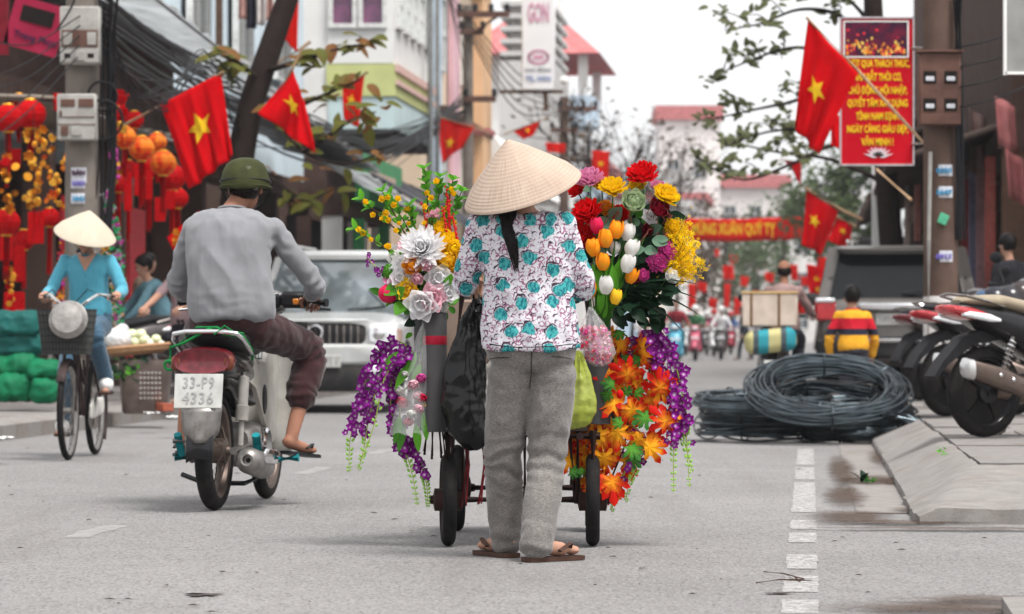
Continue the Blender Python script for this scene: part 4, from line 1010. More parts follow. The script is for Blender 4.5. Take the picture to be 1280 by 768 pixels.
# ------------------------------------------------------------------ underbone motorbike with plate 33-P9 4336
def cub():
    A, Bq = G(268, 638), G(330, 624)
    hd = (Bq - A); rz = -math.atan2(hd.x, hd.y)
    t = thing('motorbike', 'dusty cream and black motorbike with plate 33-P9 4336', 'motorbike', A, rz)
    wheel(t, (0, 0, .285), .285, .082, .222, 32, m_brownsteel, name='rear_wheel', hubr=.06, hubw=.16)
    wheel(t, (0, 1.2, .285), .285, .068, .225, 32, m_brownsteel, name='front_wheel', hubr=.05, hubw=.12)
    m = body_loft([(-.26, 0, .70, .12, .07), (-.23, 0, .70, .24, .11), (-.10, 0, .69, .27, .15), (.10, 0, .67, .26, .17), (.35, 0, .65, .24, .2), (.55, 0, .60, .16, .2), (.75, 0, .55, .12, .14)]); m.build('tail_body', m_blackp, t)
    m = body_loft([(-.262, 0, .715, .20, .07), (-.275, 0, .715, .268, .115), (-.20, 0, .715, .282, .135), (-.14, 0, .715, .27, .13)]); tl = m.build('tail_light', m_redlens, t)
    for x in (-.125, .125): MB().box((x, -.255, .705), (.05, .03, .07), None, .012).build('indicator', M('dull_amber', (.16, .05, .03), .3), tl)
    m = body_loft([(-.17, 0, .835, .12, .03), (-.14, 0, .835, .22, .075), (.05, 0, .82, .25, .10), (.35, 0, .80, .26, .10), (.58, 0, .775, .22, .09), (.66, 0, .76, .12, .05)]); m.build('seat', m_seatv, t)
    # grab rail
    m = MB(); m.tube([(.165, .20, .70), (.17, .0, .77), (.168, -.14, .82), (.150, -.20, .845), (.09, -.215, .855), (-.09, -.215, .855), (-.150, -.20, .845), (-.168, -.14, .82), (-.17, .0, .77), (-.165, .2, .70)], .011, 10); rk = m.build('grab_rail', m_chrome, t)
    m = MB(); m.box((0, -.19, .852), (.17, .05, .018), None, .008); m.build('rail_plate', m_chrome, rk)
    text_mb('HONDA', .024, frameT((0, -.19, .870), (1, 0, 0), (0, 1, .1)), .13, .002, .02).build('lettering', m_blackp, rk, smooth=False)
    m = MB()
    m.tube([(-.17, -.20, .70), (-.172, -.18, .78), (-.10, -.215, .80), (.02, -.21, .868), (.10, -.20, .84), (.165, -.10, .83), (.175, .05, .76), (.16, .12, .72)], .007, 6)
    m.tube([(-.12, -.20, .80), (-.05, -.16, .875), (.06, -.21, .875), (.09, -.22, .86), (.14, .0, .845)], .006, 6); m.tube([(.05, -.225, .84), (.10, -.225, .882), (.13, -.20, .86), (.07, -.215, .85)], .006, 6)
    m.torus((-.172, -.21, .695), .022, .007, (0, 1, .2), 16, 6); m.build('green_cord', m_rope, rk)
    # plate
    T = Matrix.Translation(V((-.01, -.295, .575))) @ Matrix.Rotation(R(-12), 4, 'X')
    m = MB(); m.box((0, 0, 0), (.232, .006, .165), None, .003); m.v = [T @ p for p in m.v]; pl = m.build('number_plate', m_plate, t)
    for tx, z in (('33-P9', .036), ('4336', -.038)):
        text_mb(tx, .078, T @ frameT((0, -.004, z), (1, 0, 0), (0, 0, 1)), .150, .002, .008, spacing=1.1).build('lettering', m_platek, pl, smooth=False)
    # mudguard and flap
    m = MB(); m.grid(lambda u, v: V(((u - .5) * .13, -math.sin(R(-60 + 155 * v)) * .325, .285 + math.cos(R(-60 + 155 * v)) * .325 - .02 * (2 * u - 1) ** 2)), 6, 16); o = m.build('mudguard', m_blackp, t); o.modifiers.new('t', 'SOLIDIFY').thickness = .006
    m = MB(); m.grid(lambda u, v: V(((u - .5) * (.20 - .03 * v - (.07 * max(0, v - .7) / .3)), -.325 - .015 * v + .05 * (2 * u - 1) ** 2, .495 - .165 * v)), 8, 8); o = m.build('mud_flap', m_steel, t); o.modifiers.new('t', 'SOLIDIFY').thickness = .004
    for x in (-.13, .13): shock(t, (x * 1.05, .04, .66), (x, -.01, .31), .026)
    m = MB()
    for x in (-.10, .10): m.tube([(x, -.03, .285), (x, .50, .31)], .02, 8)
    m.build('swing_arm', m_steel, t)
    m = body_loft([(-.09, -.105, .29, .035, .08), (-.02, -.105, .29, .045, .13), (.45, -.105, .30, .045, .11), (.55, -.105, .30, .03, .06)]); m.build('chain_case', m_steel, t)
    # muffler
    m = MB(); Tm = frameT((.175, -.075, .245), (1, 0, 0), (0, .12, 1)); 
    m.lathe([(.012, .03), (.020, .03), (.022, -.004), (.030, -.006), (.046, .004), (.058, .02), (.064, .05), (.064, .34), (.055, .40), (.03, .46), (.02, .50)], 24, Tm @ Matrix.Rotation(PI, 4, 'X') @ Matrix.Scale(1, 4)); mu = m.build('muffler', m_steel, t)
    m = MB(); m.tube([(.165, .40, .20), (.15, .55, .19), (.10, .75, .20), (.04, .80, .25)], .018, 10); m.build('exhaust_pipe', m_steel, mu)
    m = body_loft([(.02, .238, .26, .012, .03), (.04, .242, .26, .016, .07), (.30, .242, .245, .016, .07), (.33, .238, .245, .012, .03)]); m.build('heat_shield', m_chrome, mu)
    # engine
    m = body_loft([(.40, 0, .30, .16, .16), (.46, 0, .30, .26, .22), (.66, 0, .30, .26, .22), (.72, 0, .30, .16, .16)], e=3); e_ = m.build('engine', m_steel, t)
    m = MB()
    for i in range(9): m.box((0, .74 + .018 * i, .31), (.13, .008, .13), None, .003)
    m.build('cylinder_fins', m_steel, e_)
    m = MB(); m.lathe([(.001, .15), (.07, .15), (.082, .14), (.085, .10), (.085, .02)], 24, Matrix.Translation((0, .56, .30)) @ TX); m.build('clutch_cover', m_chrome, e_)
    # pegs, stand
    for s in (-1, 1):
        m = MB(); m.tube([(s * .12, .50, .22), (s * .30, .50, .235)], .012, 8); p = m.build('foot_peg', m_steel, t)
        m = MB(); m.tube([(s * .19, .50, .225), (s * .31, .50, .236)], .021, 10); m.build('peg_rubber', m_teal, p)
        m = MB(); m.tube([(s * .135, .14, .25), (s * .19, .12, .26)], .011, 8); p = m.build('passenger_peg', m_steel, t)
        m = MB(); m.tube([(s * .188, .12, .262), (s * .192, .05, .36)], .020, 10); m.build('peg_rubber', m_teal, p)
    m = MB(); m.tube([(.10, .30, .22), (.14, .28, .14), (.10, .22, .12), (-.10, .22, .12), (-.22, .26, .16)], .012, 8); m.build('centre_stand', m_blackp, t)
    # body cover and leg shield
    for s in (-1, 1):
        poly = [(.22, .62), (.40, .58), (.62, .40), (.80, .30), (.92, .34), (.95, .62), (.84, .86), (.74, .80), (.62, .70), (.40, .72)]
        Tp = Matrix(((0, 0, 1, 0), (1, 0, 0, 0), (0, 1, 0, 0), (0, 0, 0, 1)))
        m = MB(); m.prism(poly, s * .095, s * .118, Tp); sc_ = m.build('side_cover', m_whitep, t)
        m = MB(); m.ell((s * .119, .60, .52), (.008, .055, .075), 16, 8); m.build('cover_vent', m_black, sc_)
        m = MB(); m.grid(lambda u, v, s=s: V((s * (.10 + .10 * u - .02 * u * v), .84 + .13 * v + .10 * u * (1 - u) + .05 * u, .27 + .55 * v - .05 * u * (1 - v))), 6, 8); o = m.build('leg_shield', m_whitep, t); o.modifiers.new('t', 'SOLIDIFY').thickness = .012
    # front end
    m = MB()
    for s in (-1, 1): m.tube([(s * .075, 1.20, .285), (s * .07, 1.10, .62), (s * .05, 1.02, .84)], [.018, .022, .024], 10)
    m.build('front_fork', m_whitep, t)
    m = MB(); m.grid(lambda u, v: V(((u - .5) * .13, 1.2 - math.sin(R(-75 + 150 * v)) * .32, .285 + math.cos(R(-75 + 150 * v)) * .32)), 4, 14); o = m.build('front_mudguard', m_whitep, t); o.modifiers.new('t', 'SOLIDIFY').thickness = .006
    m = MB(); m.tube([(-.36, .86, 1.0), (-.20, .92, 1.0), (-.08, 1.0, .97), (.08, 1.0, .97), (.20, .92, 1.0), (.36, .86, 1.0)], .012, 8); hb = m.build('handlebar', m_chrome, t)
    for s in (-1, 1):
        m = MB(); m.tube([(s * .24, .90, 1.002), (s * .37, .855, 1.0)], .019, 10); m.tube([(s * .372, .854, 1.0), (s * .384, .85, 1.0)], .022, 10); m.build('grip', m_black, hb)
        m = MB(); m.tube([(s * .20, .95, .985), (s * .30, .945, .975), (s * .39, .90, .965)], .007, 6); m.build('brake_lever', m_blackp, hb)
    m = body_loft([(.84, 0, 1.01, .12, .06), (.88, 0, 1.01, .30, .11), (1.0, 0, 1.0, .30, .15), (1.08, 0, .99, .2, .12)]); hl = m.build('headlamp_housing', m_blackp, t)
    MB().box((.21, .90, 1.015), (.14, .10, .085), None, .02).build('switch_box', m_black, hl); MB().box((.225, .845, 1.005), (.03, .01, .03), None, .004).build('switch', m_amber, hl)
    # mesh basket
    m = MB(); c = V((0, 1.20, .80))
    for k in range(7):
        f_ = k / 6; w, d_ = .30 + .08 * f_, .20 + .06 * f_; z = .68 + .22 * f_; m.tube([c + V((x * w / 2, y * d_ / 2, z - .8)) for x, y in ((-1, -1), (1, -1), (1, 1), (-1, 1))], .0035 if k not in (0, 6) else .006, 5, closed=True)
    for k in range(40):
        a = k / 40 * 4; e = int(a); q = a - e; cs = [(-1, -1), (1, -1), (1, 1), (-1, 1), (-1, -1)]; x = lerp(cs[e][0], cs[e + 1][0], q); y = lerp(cs[e][1], cs[e + 1][1], q)
        m.tube([c + V((x * .15, y * .10, -.12)), c + V((x * .19, y * .13, .10))], .0028, 4)
    m.build('basket', m_wire, t)
    m = MB(); m.tube([(-.20, -.01, .33), (-.12, -.01, .33)], .012, 8); m.build('axle_bolt', m_steel, t)
    return t, A, rz
bike, bA, brz = cub()
bM = Matrix.Translation(bA) @ Matrix.Rotation(brz, 4, 'Z')
def BL(x, y, z): return bM @ V((x, y, z))
J = dict(pel=BL(.02, .30, .93), nek=BL(-.005, .42, 1.46), hed=BL(.045, .49, 1.575), f=bM.to_3x3() @ V((.05, 1, -.05)), u=(0, 0, 1),
         shL=BL(-.195, .40, 1.36), shR=BL(.21, .40, 1.35), elL=BL(-.30, .52, 1.10), elR=BL(.385, .50, 1.09), wrL=BL(-.31, .80, 1.03), wrR=BL(.315, .78, 1.035),
         hiL=BL(-.10, .32, .88), hiR=BL(.13, .32, .88), knL=BL(-.27, .72, .78), knR=BL(.33, .68, .76), anL=BL(-.27, .50, .335), anR=BL(.27, .52, .335),
         ftL=bM.to_3x3() @ V((-.25, 1, -.1)), ftR=bM.to_3x3() @ V((.45, 1, -.12)), hdL=bM.to_3x3() @ V((0.1, 1, -.2)), hdR=bM.to_3x3() @ V((-.05, 1, -.2)), pnL=(0, 0, -1), pnR=(0, 0, -1))
J['base'] = .8
prof_m = [(-.13, .155, .13), (.0, .186, .14), (.14, .190, .138), (.30, .186, .128), (.48, .184, .124), (.66, .196, .128), (.80, .202, .125), (.88, .185, .11), (.945, .125, .09), (1.0, .072, .072)]
rider = person('person', 'person in grey long sleeved top and green helmet riding the motorbike', J, W=1.03, hs=1.05, skin=m_skin2, shirt=m_greyshirt, trousers=m_maroon, sleeve=.96, hem=.52, loose=.012, tl=.026, vox=.010, feet=m_black, fold=.011, sf=(9, 9, 3), prof=prof_m, waist=-.08, hands=((1.1, -1), (1.1, 1)), lean=bM.to_3x3() @ V((0, -.06, 0)))
m_olive = M('olive_helmet', (.045, .05, .018), .75, sc=14, var=.15, coat=.05)
hc = J['hed'] + V((0, -.005, .035)); m = MB()
m.lathe([(.121, -.045), (.125, -.035), (.123, -.005), (.113, .035), (.093, .070), (.065, .090), (.03, .1), (.001, .102)], 36, Matrix.Translation(hc) @ Matrix.Rotation(R(6), 4, 'X') @ Matrix.Diagonal((.98, 1.08, 1, 1)))
hel = m.build('helmet', m_olive, rider); hel.modifiers.new('t', 'SOLIDIFY').thickness = .012
m = MB(); m.torus(hc + V((0, 0, -.048)), .126, .006, (0, .1, 1), 36, 6); m.build('helmet_trim', m_olive, hel)
m = MB(); m.torus(hc + V((0, 0, -.018)), .1265, .004, (0, .1, 1), 36, 6); m.build('helmet_strap', m_black, hel)
for s in (-1, 1):
    m = MB(); m.tube([hc + V((s * .118, .03, -.05)), hc + V((s * .09, .06, -.12)), hc + V((s * .02, .10, -.165))], .006, 6); m.build('chin_strap', m_black, hel)
m = MB(); m.tube([J['hed'] + V((x * .07, -.085, -.02 - .01 * abs(x))) for x in (-1, -.5, 0, .5, 1)], .035, 8, flat=.6); m.build('nape_hair', m_hair, rider)
m = MB(); m.tube([J['nek'] + V((math.cos(a) * .066, math.sin(a) * .066, -.005 - .012 * math.sin(a))) for a in [2 * PI * i / 24 for i in range(24)]], .008, 6, closed=True); m.build('collar', m_greyshirt, rider)

# ------------------------------------------------------------------ bicycle
m_bikeframe = M('dark_bike_frame', (.05, .035, .035), .4, dirt=.35); m_alu = M('aluminium', (.66, .66, .65), .3, m=.85, sc=10)
def bicycle():
    Fp, Rp = G(87, 575), G(119, 568.5)
    hd = (Fp - Rp); hd.z = 0; rz = -math.atan2(hd.x, hd.y)
    t = thing('bicycle', 'city bicycle with dark front basket coming along the left kerb', 'bicycle', Rp, rz)
    wb = 1.06
    wheel(t, (0, 0, .33), .33, .042, .295, 36, name='rear_wheel', hubr=.025, hubw=.10); wheel(t, (0, wb, .33), .33, .042, .295, 36, name='front_wheel', hubr=.022, hubw=.09)
    m = MB()
    m.tube([(0, .86, .92), (0, .90, .78)], .02, 8); m.tube([(0, .89, .80), (0, .62, .52), (0, .44, .29)], .018, 8); m.tube([(0, .885, .86), (0, .60, .60), (0, .40, .50)], .016, 8); m.tube([(0, .44, .29), (0, .26, .82)], .017, 8)
    for s in (-1, 1): m.tube([(s * .05, 0, .33), (s * .03, .42, .29)], .010, 6); m.tube([(s * .05, 0, .33), (s * .03, .30, .66)], .009, 6)
    m.build('frame', m_bikeframe, t)
    m = MB()
    for s in (-1, 1): m.tube([(s * .05, wb, .33), (s * .05, wb - .06, .55), (s * .045, .93, .72), (0, .90, .76)], .012, 8)
    m.build('fork', m_bikeframe, t)
    for y0, n_ in ((wb, 'front_mudguard'), (0, 'rear_mudguard')):
        m = MB(); m.grid(lambda u, v: V(((u - .5) * .06, y0 - math.sin(R(-55 + 150 * v if y0 else -20 + 150 * v)) * .35, .33 + math.cos(R(-55 + 150 * v if y0 else -20 + 150 * v)) * .35 - .012 * (2 * u - 1) ** 2)), 4, 16); o = m.build(n_, m_bikeframe, t); o.modifiers.new('t', 'SOLIDIFY').thickness = .003
    m = MB(); m.tube([(0, .86, .88), (0, .85, 1.0), (.05, .87, 1.02), (.10, .90, 1.06), (.16, .84, 1.105), (.22, .68, 1.10), (.235, .58, 1.08)], .011, 8); m.tube([(0, .85, 1.0), (-.05, .87, 1.02), (-.10, .90, 1.06), (-.16, .84, 1.105), (-.22, .68, 1.10), (-.235, .58, 1.08)], .011, 8); hb = m.build('handlebar', m_alu, t)
    for s in (-1, 1):
        m = MB(); m.tube([(s * .222, .68, 1.10), (s * .236, .57, 1.078)], .016, 8); m.build('grip', m_black, hb)
        m = MB(); m.tube([(s * .20, .80, 1.09), (s * .25, .76, 1.07), (s * .265, .62, 1.05)], .005, 6); m.build('brake_lever', m_black, hb)
        m = MB(); m.tube([(s * .21, .80, 1.09), (s * .12, 1.0, 1.14), (s * .03, 1.02, 1.04), (0, .92, .85)], .004, 5); m.build('brake_cable', m_black, hb)
    m = body_loft([(.10, 0, .84, .16, .05), (.16, 0, .85, .22, .07), (.28, 0, .86, .16, .06), (.40, 0, .86, .05, .04)]); m.build('saddle', m_seatv, t)
    m = MB(); m.lathe([(.09, -.006), (.10, 0), (.09, .006)], 28, Matrix.Translation((-.05, .44, .29)) @ TX); m.build('chainring', m_steel, t)
    m = body_loft([(.0, -.055, .35, .02, .05), (.05, -.055, .345, .035, .12), (.44, -.055, .33, .035, .14), (.52, -.055, .31, .02, .08)]); m.build('chain_guard', M('white_chain_guard', (.66, .64, .6), .4, dirt=.3), t)
    for s, zz, yy in ((1, .15, .46), (-1, .44, .42)):
        m = MB(); m.tube([(s * .06, .44, .29), (s * .085, yy, zz)], .011, 6); m.build('crank', m_steel, t)
        MB().box((s * .145, yy, zz), (.10, .075, .022), None, .006).build('pedal', m_black, t)
    # basket: thin-walled, black
    m = MB(); y0 = 1.10
    def ring(z, w, d): return [V((x * w / 2, y0 + y * d / 2, z)) for x, y in ((-1, -.8), (-.85, -1), (.85, -1), (1, -.8), (1, .8), (.85, 1), (-.85, 1), (-1, .8))]
    rings = [ring(.705, .30, .20), ring(.71, .305, .205), ring(1.0, .365, .27), ring(1.005, .375, .28), ring(1.0, .36, .265), ring(.72, .29, .19)]
    m.loft(rings, True); bk = m.build('basket', M('dark_mesh_basket', (.075, .078, .075), .6, sc=90, bump=.6, bsc=260), t, ang=25)
    m = MB()
    for k in range(14):
        for sd in (0, 1):
            x = -1 + 2 * (k + .5) / 14
            yb, yt = (y0 + .103, y0 + .14) if sd else (y0 - .103, y0 - .14); m.tube([(x * .145, yb, .71), (x * .175, yt, 1.0)], .003, 4)
    for k in range(6):
        z = .74 + .045 * k; f_ = (z - .71) / .29; m.tube([p for p in ring(z, .307 + .062 * f_, .208 + .068 * f_)], .003, 4, closed=True)
    tag(m.build('basket_wire', m_wire, bk), kind='stuff')
    return t, Rp, rz
bic, kA, krz = bicycle()
kM = Matrix.Translation(kA) @ Matrix.Rotation(krz, 4, 'Z')
def KL_(x, y, z): return kM @ V((x, y, z))
kR3 = kM.to_3x3()
m = MB(); Tp = kM @ frameT((-.04, 1.27, .935), (1, 0, 0), (0, -.25, 1)) @ Matrix.Rotation(PI, 4, 'X')
m.lathe([(.001, -.05), (.05, -.048), (.055, -.03), (.08, -.028), (.083, -.015), (.112, -.012), (.126, .0), (.13, .006), (.122, .012), (.1, .05), (.001, .065)], 40, Tp)
pot = m.build('metal_pot', M('scratched_aluminium', (.36, .34, .32), .42, m=.8, sc=25, dirt=.3), None, ang=30); tag(pot, 'round silver metal pot wedged in the bicycle basket', 'pot')
J = dict(pel=KL_(0, .22, .96), nek=KL_(.0, .30, 1.40), hed=KL_(0.01, .36, 1.53), f=kR3 @ V((.02, 1, -.35)), u=(0, 0, 1),
         shL=KL_(-.155, .30, 1.345), shR=KL_(.155, .30, 1.345), elL=KL_(-.25, .36, 1.14), elR=KL_(.245, .36, 1.14), wrL=KL_(-.245, .54, 1.115), wrR=KL_(.245, .54, 1.115),
         hiL=KL_(-.09, .26, .90), hiR=KL_(.09, .26, .90), knL=KL_(-.11, .66, .82), knR=KL_(.10, .56, .60), anL=KL_(-.145, .38, .52), anR=KL_(.14, .42, .235),
         ftL=kR3 @ V((-.1, 1, -.1)), ftR=kR3 @ V((.1, 1, -.1)), hdL=kR3 @ V((0, 1, -.1)), hdR=kR3 @ V((0, 1, -.1)), pnL=(0, 0, -1), pnR=(0, 0, -1), base=.85)
cyc = person('person', 'person in sky blue cardigan and conical hat riding the bicycle', J, W=.92, hs=.98, shirt=m_bluecardi, trousers=m_jeans, sleeve=.97, hem=.97, loose=.008, tl=.010, vox=.011, fold=.005, hands=((1.15, -1), (1.15, 1)), waist=-.02)
cone_hat(cyc, J['hed'] + V((0.005, -.01, .005)), kR3 @ V((-.26, .36, 1)), .215, .165, m_straw2)
for s in 'LR':
    a = J['an' + s]; ft = V(J['ft' + s]).normalized(); m = MB(); m.ell(a + ft * .05 - V((0, 0, .02)), (.05, .10, .055), 14, 10, rz3(krz)); m.cap(a, a + V((0, 0, .05)), .04, .045); m = remesh(m, .01, 3); m.build('white_sock', M('white_sock', (.74, .73, .71), .9, sc=30, bump=.2), cyc)
    m = MB(); m.box(a + ft * .06 - V((0, 0, .075)), (.08, .23, .024), rz3(krz), .01); m.build('sandal', m_brownleather, cyc)
m = MB(); 
for i in range(6): m.ell(lerp(J['pel'], J['nek'], .12 + .13 * i) + kR3 @ V((0, .118 if i else .122, 0)), (.006, .004, .006), 8, 6)
m.build('buttons', M('blue_button', (.05, .28, .38), .4), cyc)
m = MB(); Vn = J['nek'] + kR3 @ V((0, .055, -.012)); 
m.add([Vn + kR3 @ V((-.075, 0, .015)), Vn + kR3 @ V((.075, 0, .015)), Vn + kR3 @ V((0, .055, -.12)), Vn + kR3 @ V((0, .045, -.02))], [(0, 3, 2), (3, 1, 2)]); m.build('neckline_skin', m_skin, cyc)
m = MB(); m.tube([J['nek'] + kR3 @ V((math.cos(a) * .060, math.sin(a) * .06 + .01, .0 - .01 * math.sin(a))) for a in [2 * PI * i / 20 for i in range(20)]], .003, 5, closed=True); m.build('necklace', m_alu, cyc)
m = MB(); m.tube([J['hed'] + kR3 @ V((0, -.08, .0)), J['hed'] + kR3 @ V((.03, -.10, -.12)), J['hed'] + kR3 @ V((.05, -.10, -.25))], [.06, .05, .02], 10); m.build('long_hair', m_hair, cyc)
m = MB(); m.tube([J['hed'] + kR3 @ V((-.1, 0, -.02)), J['hed'] + kR3 @ V((0, .06, -.16)), J['hed'] + kR3 @ V((.1, 0, -.02))], .004, 5); m.build('hat_strap', m_hair, cyc)

# ------------------------------------------------------------------ scooters
m_cdark0 = M('backing_disc_black', (.012, .011, .011), .6, sc=20, dirt=.4, dirtc=(.05, .04, .035))  # black for the disc added inside the scooter wheels
def scooter(name, label, loc, rz, bodym, seatm=None, group=None, detail=True, plate=None, ground=None, cat='scooter', lensm=None, front=True):
    t = thing(name, label, cat, loc, rz, group); seatm = seatm or m_seatv
    seg = 40 if detail else 20
    wheel(t, (0, 0, .28), .28, .10, .205, 0, m_blackp if detail else m_steel, name='rear_wheel', hubr=.07, hubw=.14, cast=5 if detail else 3, seg=seg); wheel(t, (0, 1.27, .28), .28, .085, .21, 0, m_blackp if detail else m_steel, name='front_wheel', hubr=.05, hubw=.10, cast=5 if detail else 3, seg=seg)
    if detail:
        m = MB(); m.lathe([(.001, -.03), (.195, -.03), (.195, .01), (.001, .012)], 28, Matrix.Translation((0, 0, .28)) @ TX); m.build('dark_backing_disc', m_cdark0, t)  # dark disc added behind the spokes so the open wheel reads dark
    m = body_loft([(-.30, 0, .80, .05, .03), (-.26, 0, .795, .14, .06), (-.10, 0, .755, .27, .13), (.12, 0, .69, .32, .22), (.40, 0, .60, .32, .30), (.62, 0, .50, .26, .30), (.70, 0, .42, .2, .2)]); bd = m.build('body', bodym, t)
    m = body_loft([(-.22, 0, .835, .10, .02), (-.16, 0, .842, .20, .06), (.08, 0, .835, .27, .09), (.30, 0, .79, .29, .10), (.52, 0, .765, .28, .10), (.68, 0, .72, .18, .06)]); m.build('seat', seatm, t)
    m = MB(); m.tube([(.13, .05, .80), (.135, -.10, .84), (.12, -.24, .87), (0, -.29, .88), (-.12, -.24, .87), (-.135, -.10, .84), (-.13, .05, .80)], .014, 8, flat=.7); m.build('grab_rail', m_steel, t)
    m = body_loft([(-.335, 0, .80, .06, .02), (-.31, 0, .79, .20, .055), (-.18, 0, .765, .285, .085), (-.05, 0, .74, .30, .06)]); m.build('tail_light', lensm or m_redbright, t)
    for s in (-1, 1):
        m = body_loft([(-.26, s * .115, .755, .03, .015), (-.22, s * .13, .755, .05, .04), (-.08, s * .148, .735, .035, .05), (.0, s * .155, .72, .02, .02)]); m.build('indicator', m_clear, t)
    m = MB()      # rear hugger and plate hanger
    m.prism([(-.05, .66), (-.20, .62), (-.36, .47), (-.43, .38), (-.41, .36), (-.32, .45), (-.12, .575), (.10, .60)], -.05, .05, Matrix(((0, 0, 1, 0), (1, 0, 0, 0), (0, 1, 0, 0), (0, 0, 0, 1)))); mg = m.build('rear_mudguard', m_black, t)
    if plate or not detail:
      pp = MB(); pp.box((0, 0, 0), (.18, .005, .13), None, .003); Tq = Matrix.Translation(V((0, -.375, .50))) @ Matrix.Rotation(R(-42), 4, 'X'); pp.v = [Tq @ p for p in pp.v]; pl = pp.build('number_plate', m_plate, t)
    m = body_loft([(-.30, .175, .43, .06, .07), (-.27, .175, .43, .085, .11), (.0, .175, .36, .095, .14), (.22, .17, .29, .08, .11), (.32, .15, .26, .05, .06)], e=3.2); mu = m.build('muffler', m_brownsteel, t)
    m = body_loft([(-.315, .175, .435, .05, .06), (-.295, .178, .432, .092, .12), (-.25, .178, .42, .098, .13), (-.24, .178, .418, .08, .1)], e=3.2); m.build('muffler_tip', m_alu, mu)
    if detail:
        m = MB()
        for k in range(3): m.ell((.225, -.05 + .10 * k, .385 - .028 * k), (.006, .014, .014), 8, 6)
        m.build('shield_bolts', m_chrome, mu)
    for s in (-1, 1): shock(t, (s * .13, .12, .62), (s * .115, .02, .32), .03, True)
    m = body_loft([(-.06, -.06, .28, .10, .12), (.15, -.05, .30, .16, .18), (.45, -.03, .30, .2, .2), (.55, 0, .32, .12, .14)]); m.build('engine', m_brownsteel, t)
    m = MB(); m.tube([(.10, .36, .24), (.17, .30, .03), (.20, .28, .012)], .011, 6); m.tube([(-.10, .36, .24), (-.17, .30, .03), (-.20, .28, .012)], .011, 6); m.build('centre_stand', m_steel, t)
    if front:
        m = body_loft([(.62, 0, .33, .26, .10), (.80, 0, .30, .30, .10), (.92, 0, .33, .30, .14)]); m.build('footboard', m_black, t)
        m = MB(); m.grid(lambda u, v: V(((u - .5) * (.40 - .10 * v), .96 + .06 * v - .12 * (2 * u - 1) ** 2 * .6 + .03, .28 + .66 * v)), 8, 8); o = m.build('leg_shield', bodym, t); o.modifiers.new('t', 'SOLIDIFY').thickness = .04
        m = body_loft([(.95, 0, .72, .30, .40), (1.08, 0, .66, .30, .40), (1.16, 0, .62, .22, .28), (1.20, 0, .60, .1, .1)]); m.build('front_fairing', bodym, t)
        m = MB(); m.grid(lambda u, v: V(((u - .5) * .14, 1.27 - math.sin(R(-70 + 130 * v)) * .315, .28 + math.cos(R(-70 + 130 * v)) * .315)), 4, 10); o = m.build('front_mudguard', bodym, t); o.modifiers.new('t', 'SOLIDIFY').thickness = .008
        m = MB()
        for s in (-1, 1): m.tube([(s * .08, 1.27, .28), (s * .07, 1.12, .62)], .02, 8)
        m.build('front_fork', m_steel, t)
        m = body_loft([(.90, 0, 1.02, .16, .06), (.95, 0, 1.02, .26, .11), (1.05, 0, 1.0, .24, .13), (1.10, 0, .98, .14, .08)]); m.build('handlebar_cover', bodym, t)
        m = body_loft([(1.07, 0, .985, .20, .10), (1.115, 0, .98, .17, .085), (1.12, 0, .98, .1, .05)]); m.build('headlight', m_clear, t)
        m = body_loft([(1.12, 0, .70, .26, .10), (1.185, 0, .68, .20, .08), (1.19, 0, .68, .1, .04)]); m.build('front_lamp', m_clear, t)
        m = MB(); m.tube([(-.35, .86, 1.03), (-.1, .95, 1.03), (.1, .95, 1.03), (.35, .86, 1.03)], .015, 8); hb = m.build('handlebar', m_black, t)
        for s in (-1, 1):
            m = MB(); m.tube([(s * .24, .92, 1.04), (s * .30, .94, 1.14), (s * .33, .94, 1.20)], .006, 6); mr = m.build('mirror_stem', m_black, t); m = MB(); m.ell((s * .34, .935, 1.24), (.065, .018, .045), 14, 8); m.build('mirror', m_black, mr)
    return t
m_tanseat = M('tan_seat_cover', (.36, .30, .22), .6, sc=8)
m_sgrey = M('grey_scooter_paint', (.10, .09, .09), .35, coat=.3, dirt=.4); m_sred = M('red_scooter_paint', (.30, .02, .04), .25, coat=.5); m_sblue = M('blue_scooter_paint', (.12, .42, .58), .25, coat=.5); m_spink = M('rose_scooter_paint', (.55, .12, .18), .3, coat=.4); m_swhite = M('white_scooter_paint', (.7, .7, .7), .3, coat=.4)
gp = 'scooters parked on the right pavement'
scooter('scooter', 'black scooter with brown muffler and coil spring, parked nearest the pavement ramp', G(1230, 547, PVR + .005), R(-58), m_blackp, m_tanseat, gp)
scooter('scooter', 'scooter with red and white tail, parked just behind the black one', G(1183, 521, PVR + .005), R(-50), m_blackp, None, gp, lensm=m_redbright)
scooter('scooter', 'grey tailed scooter parked between the wire coils and the other scooters', G(1150, 501, PVR + .005), R(-42), m_sgrey, None, gp, lensm=m_redlens)
scooter('scooter', 'dark scooter half hidden behind the vegetable tray', G(196, 500, PVL + .005), R(118), m_sgrey, None, None, detail=False)
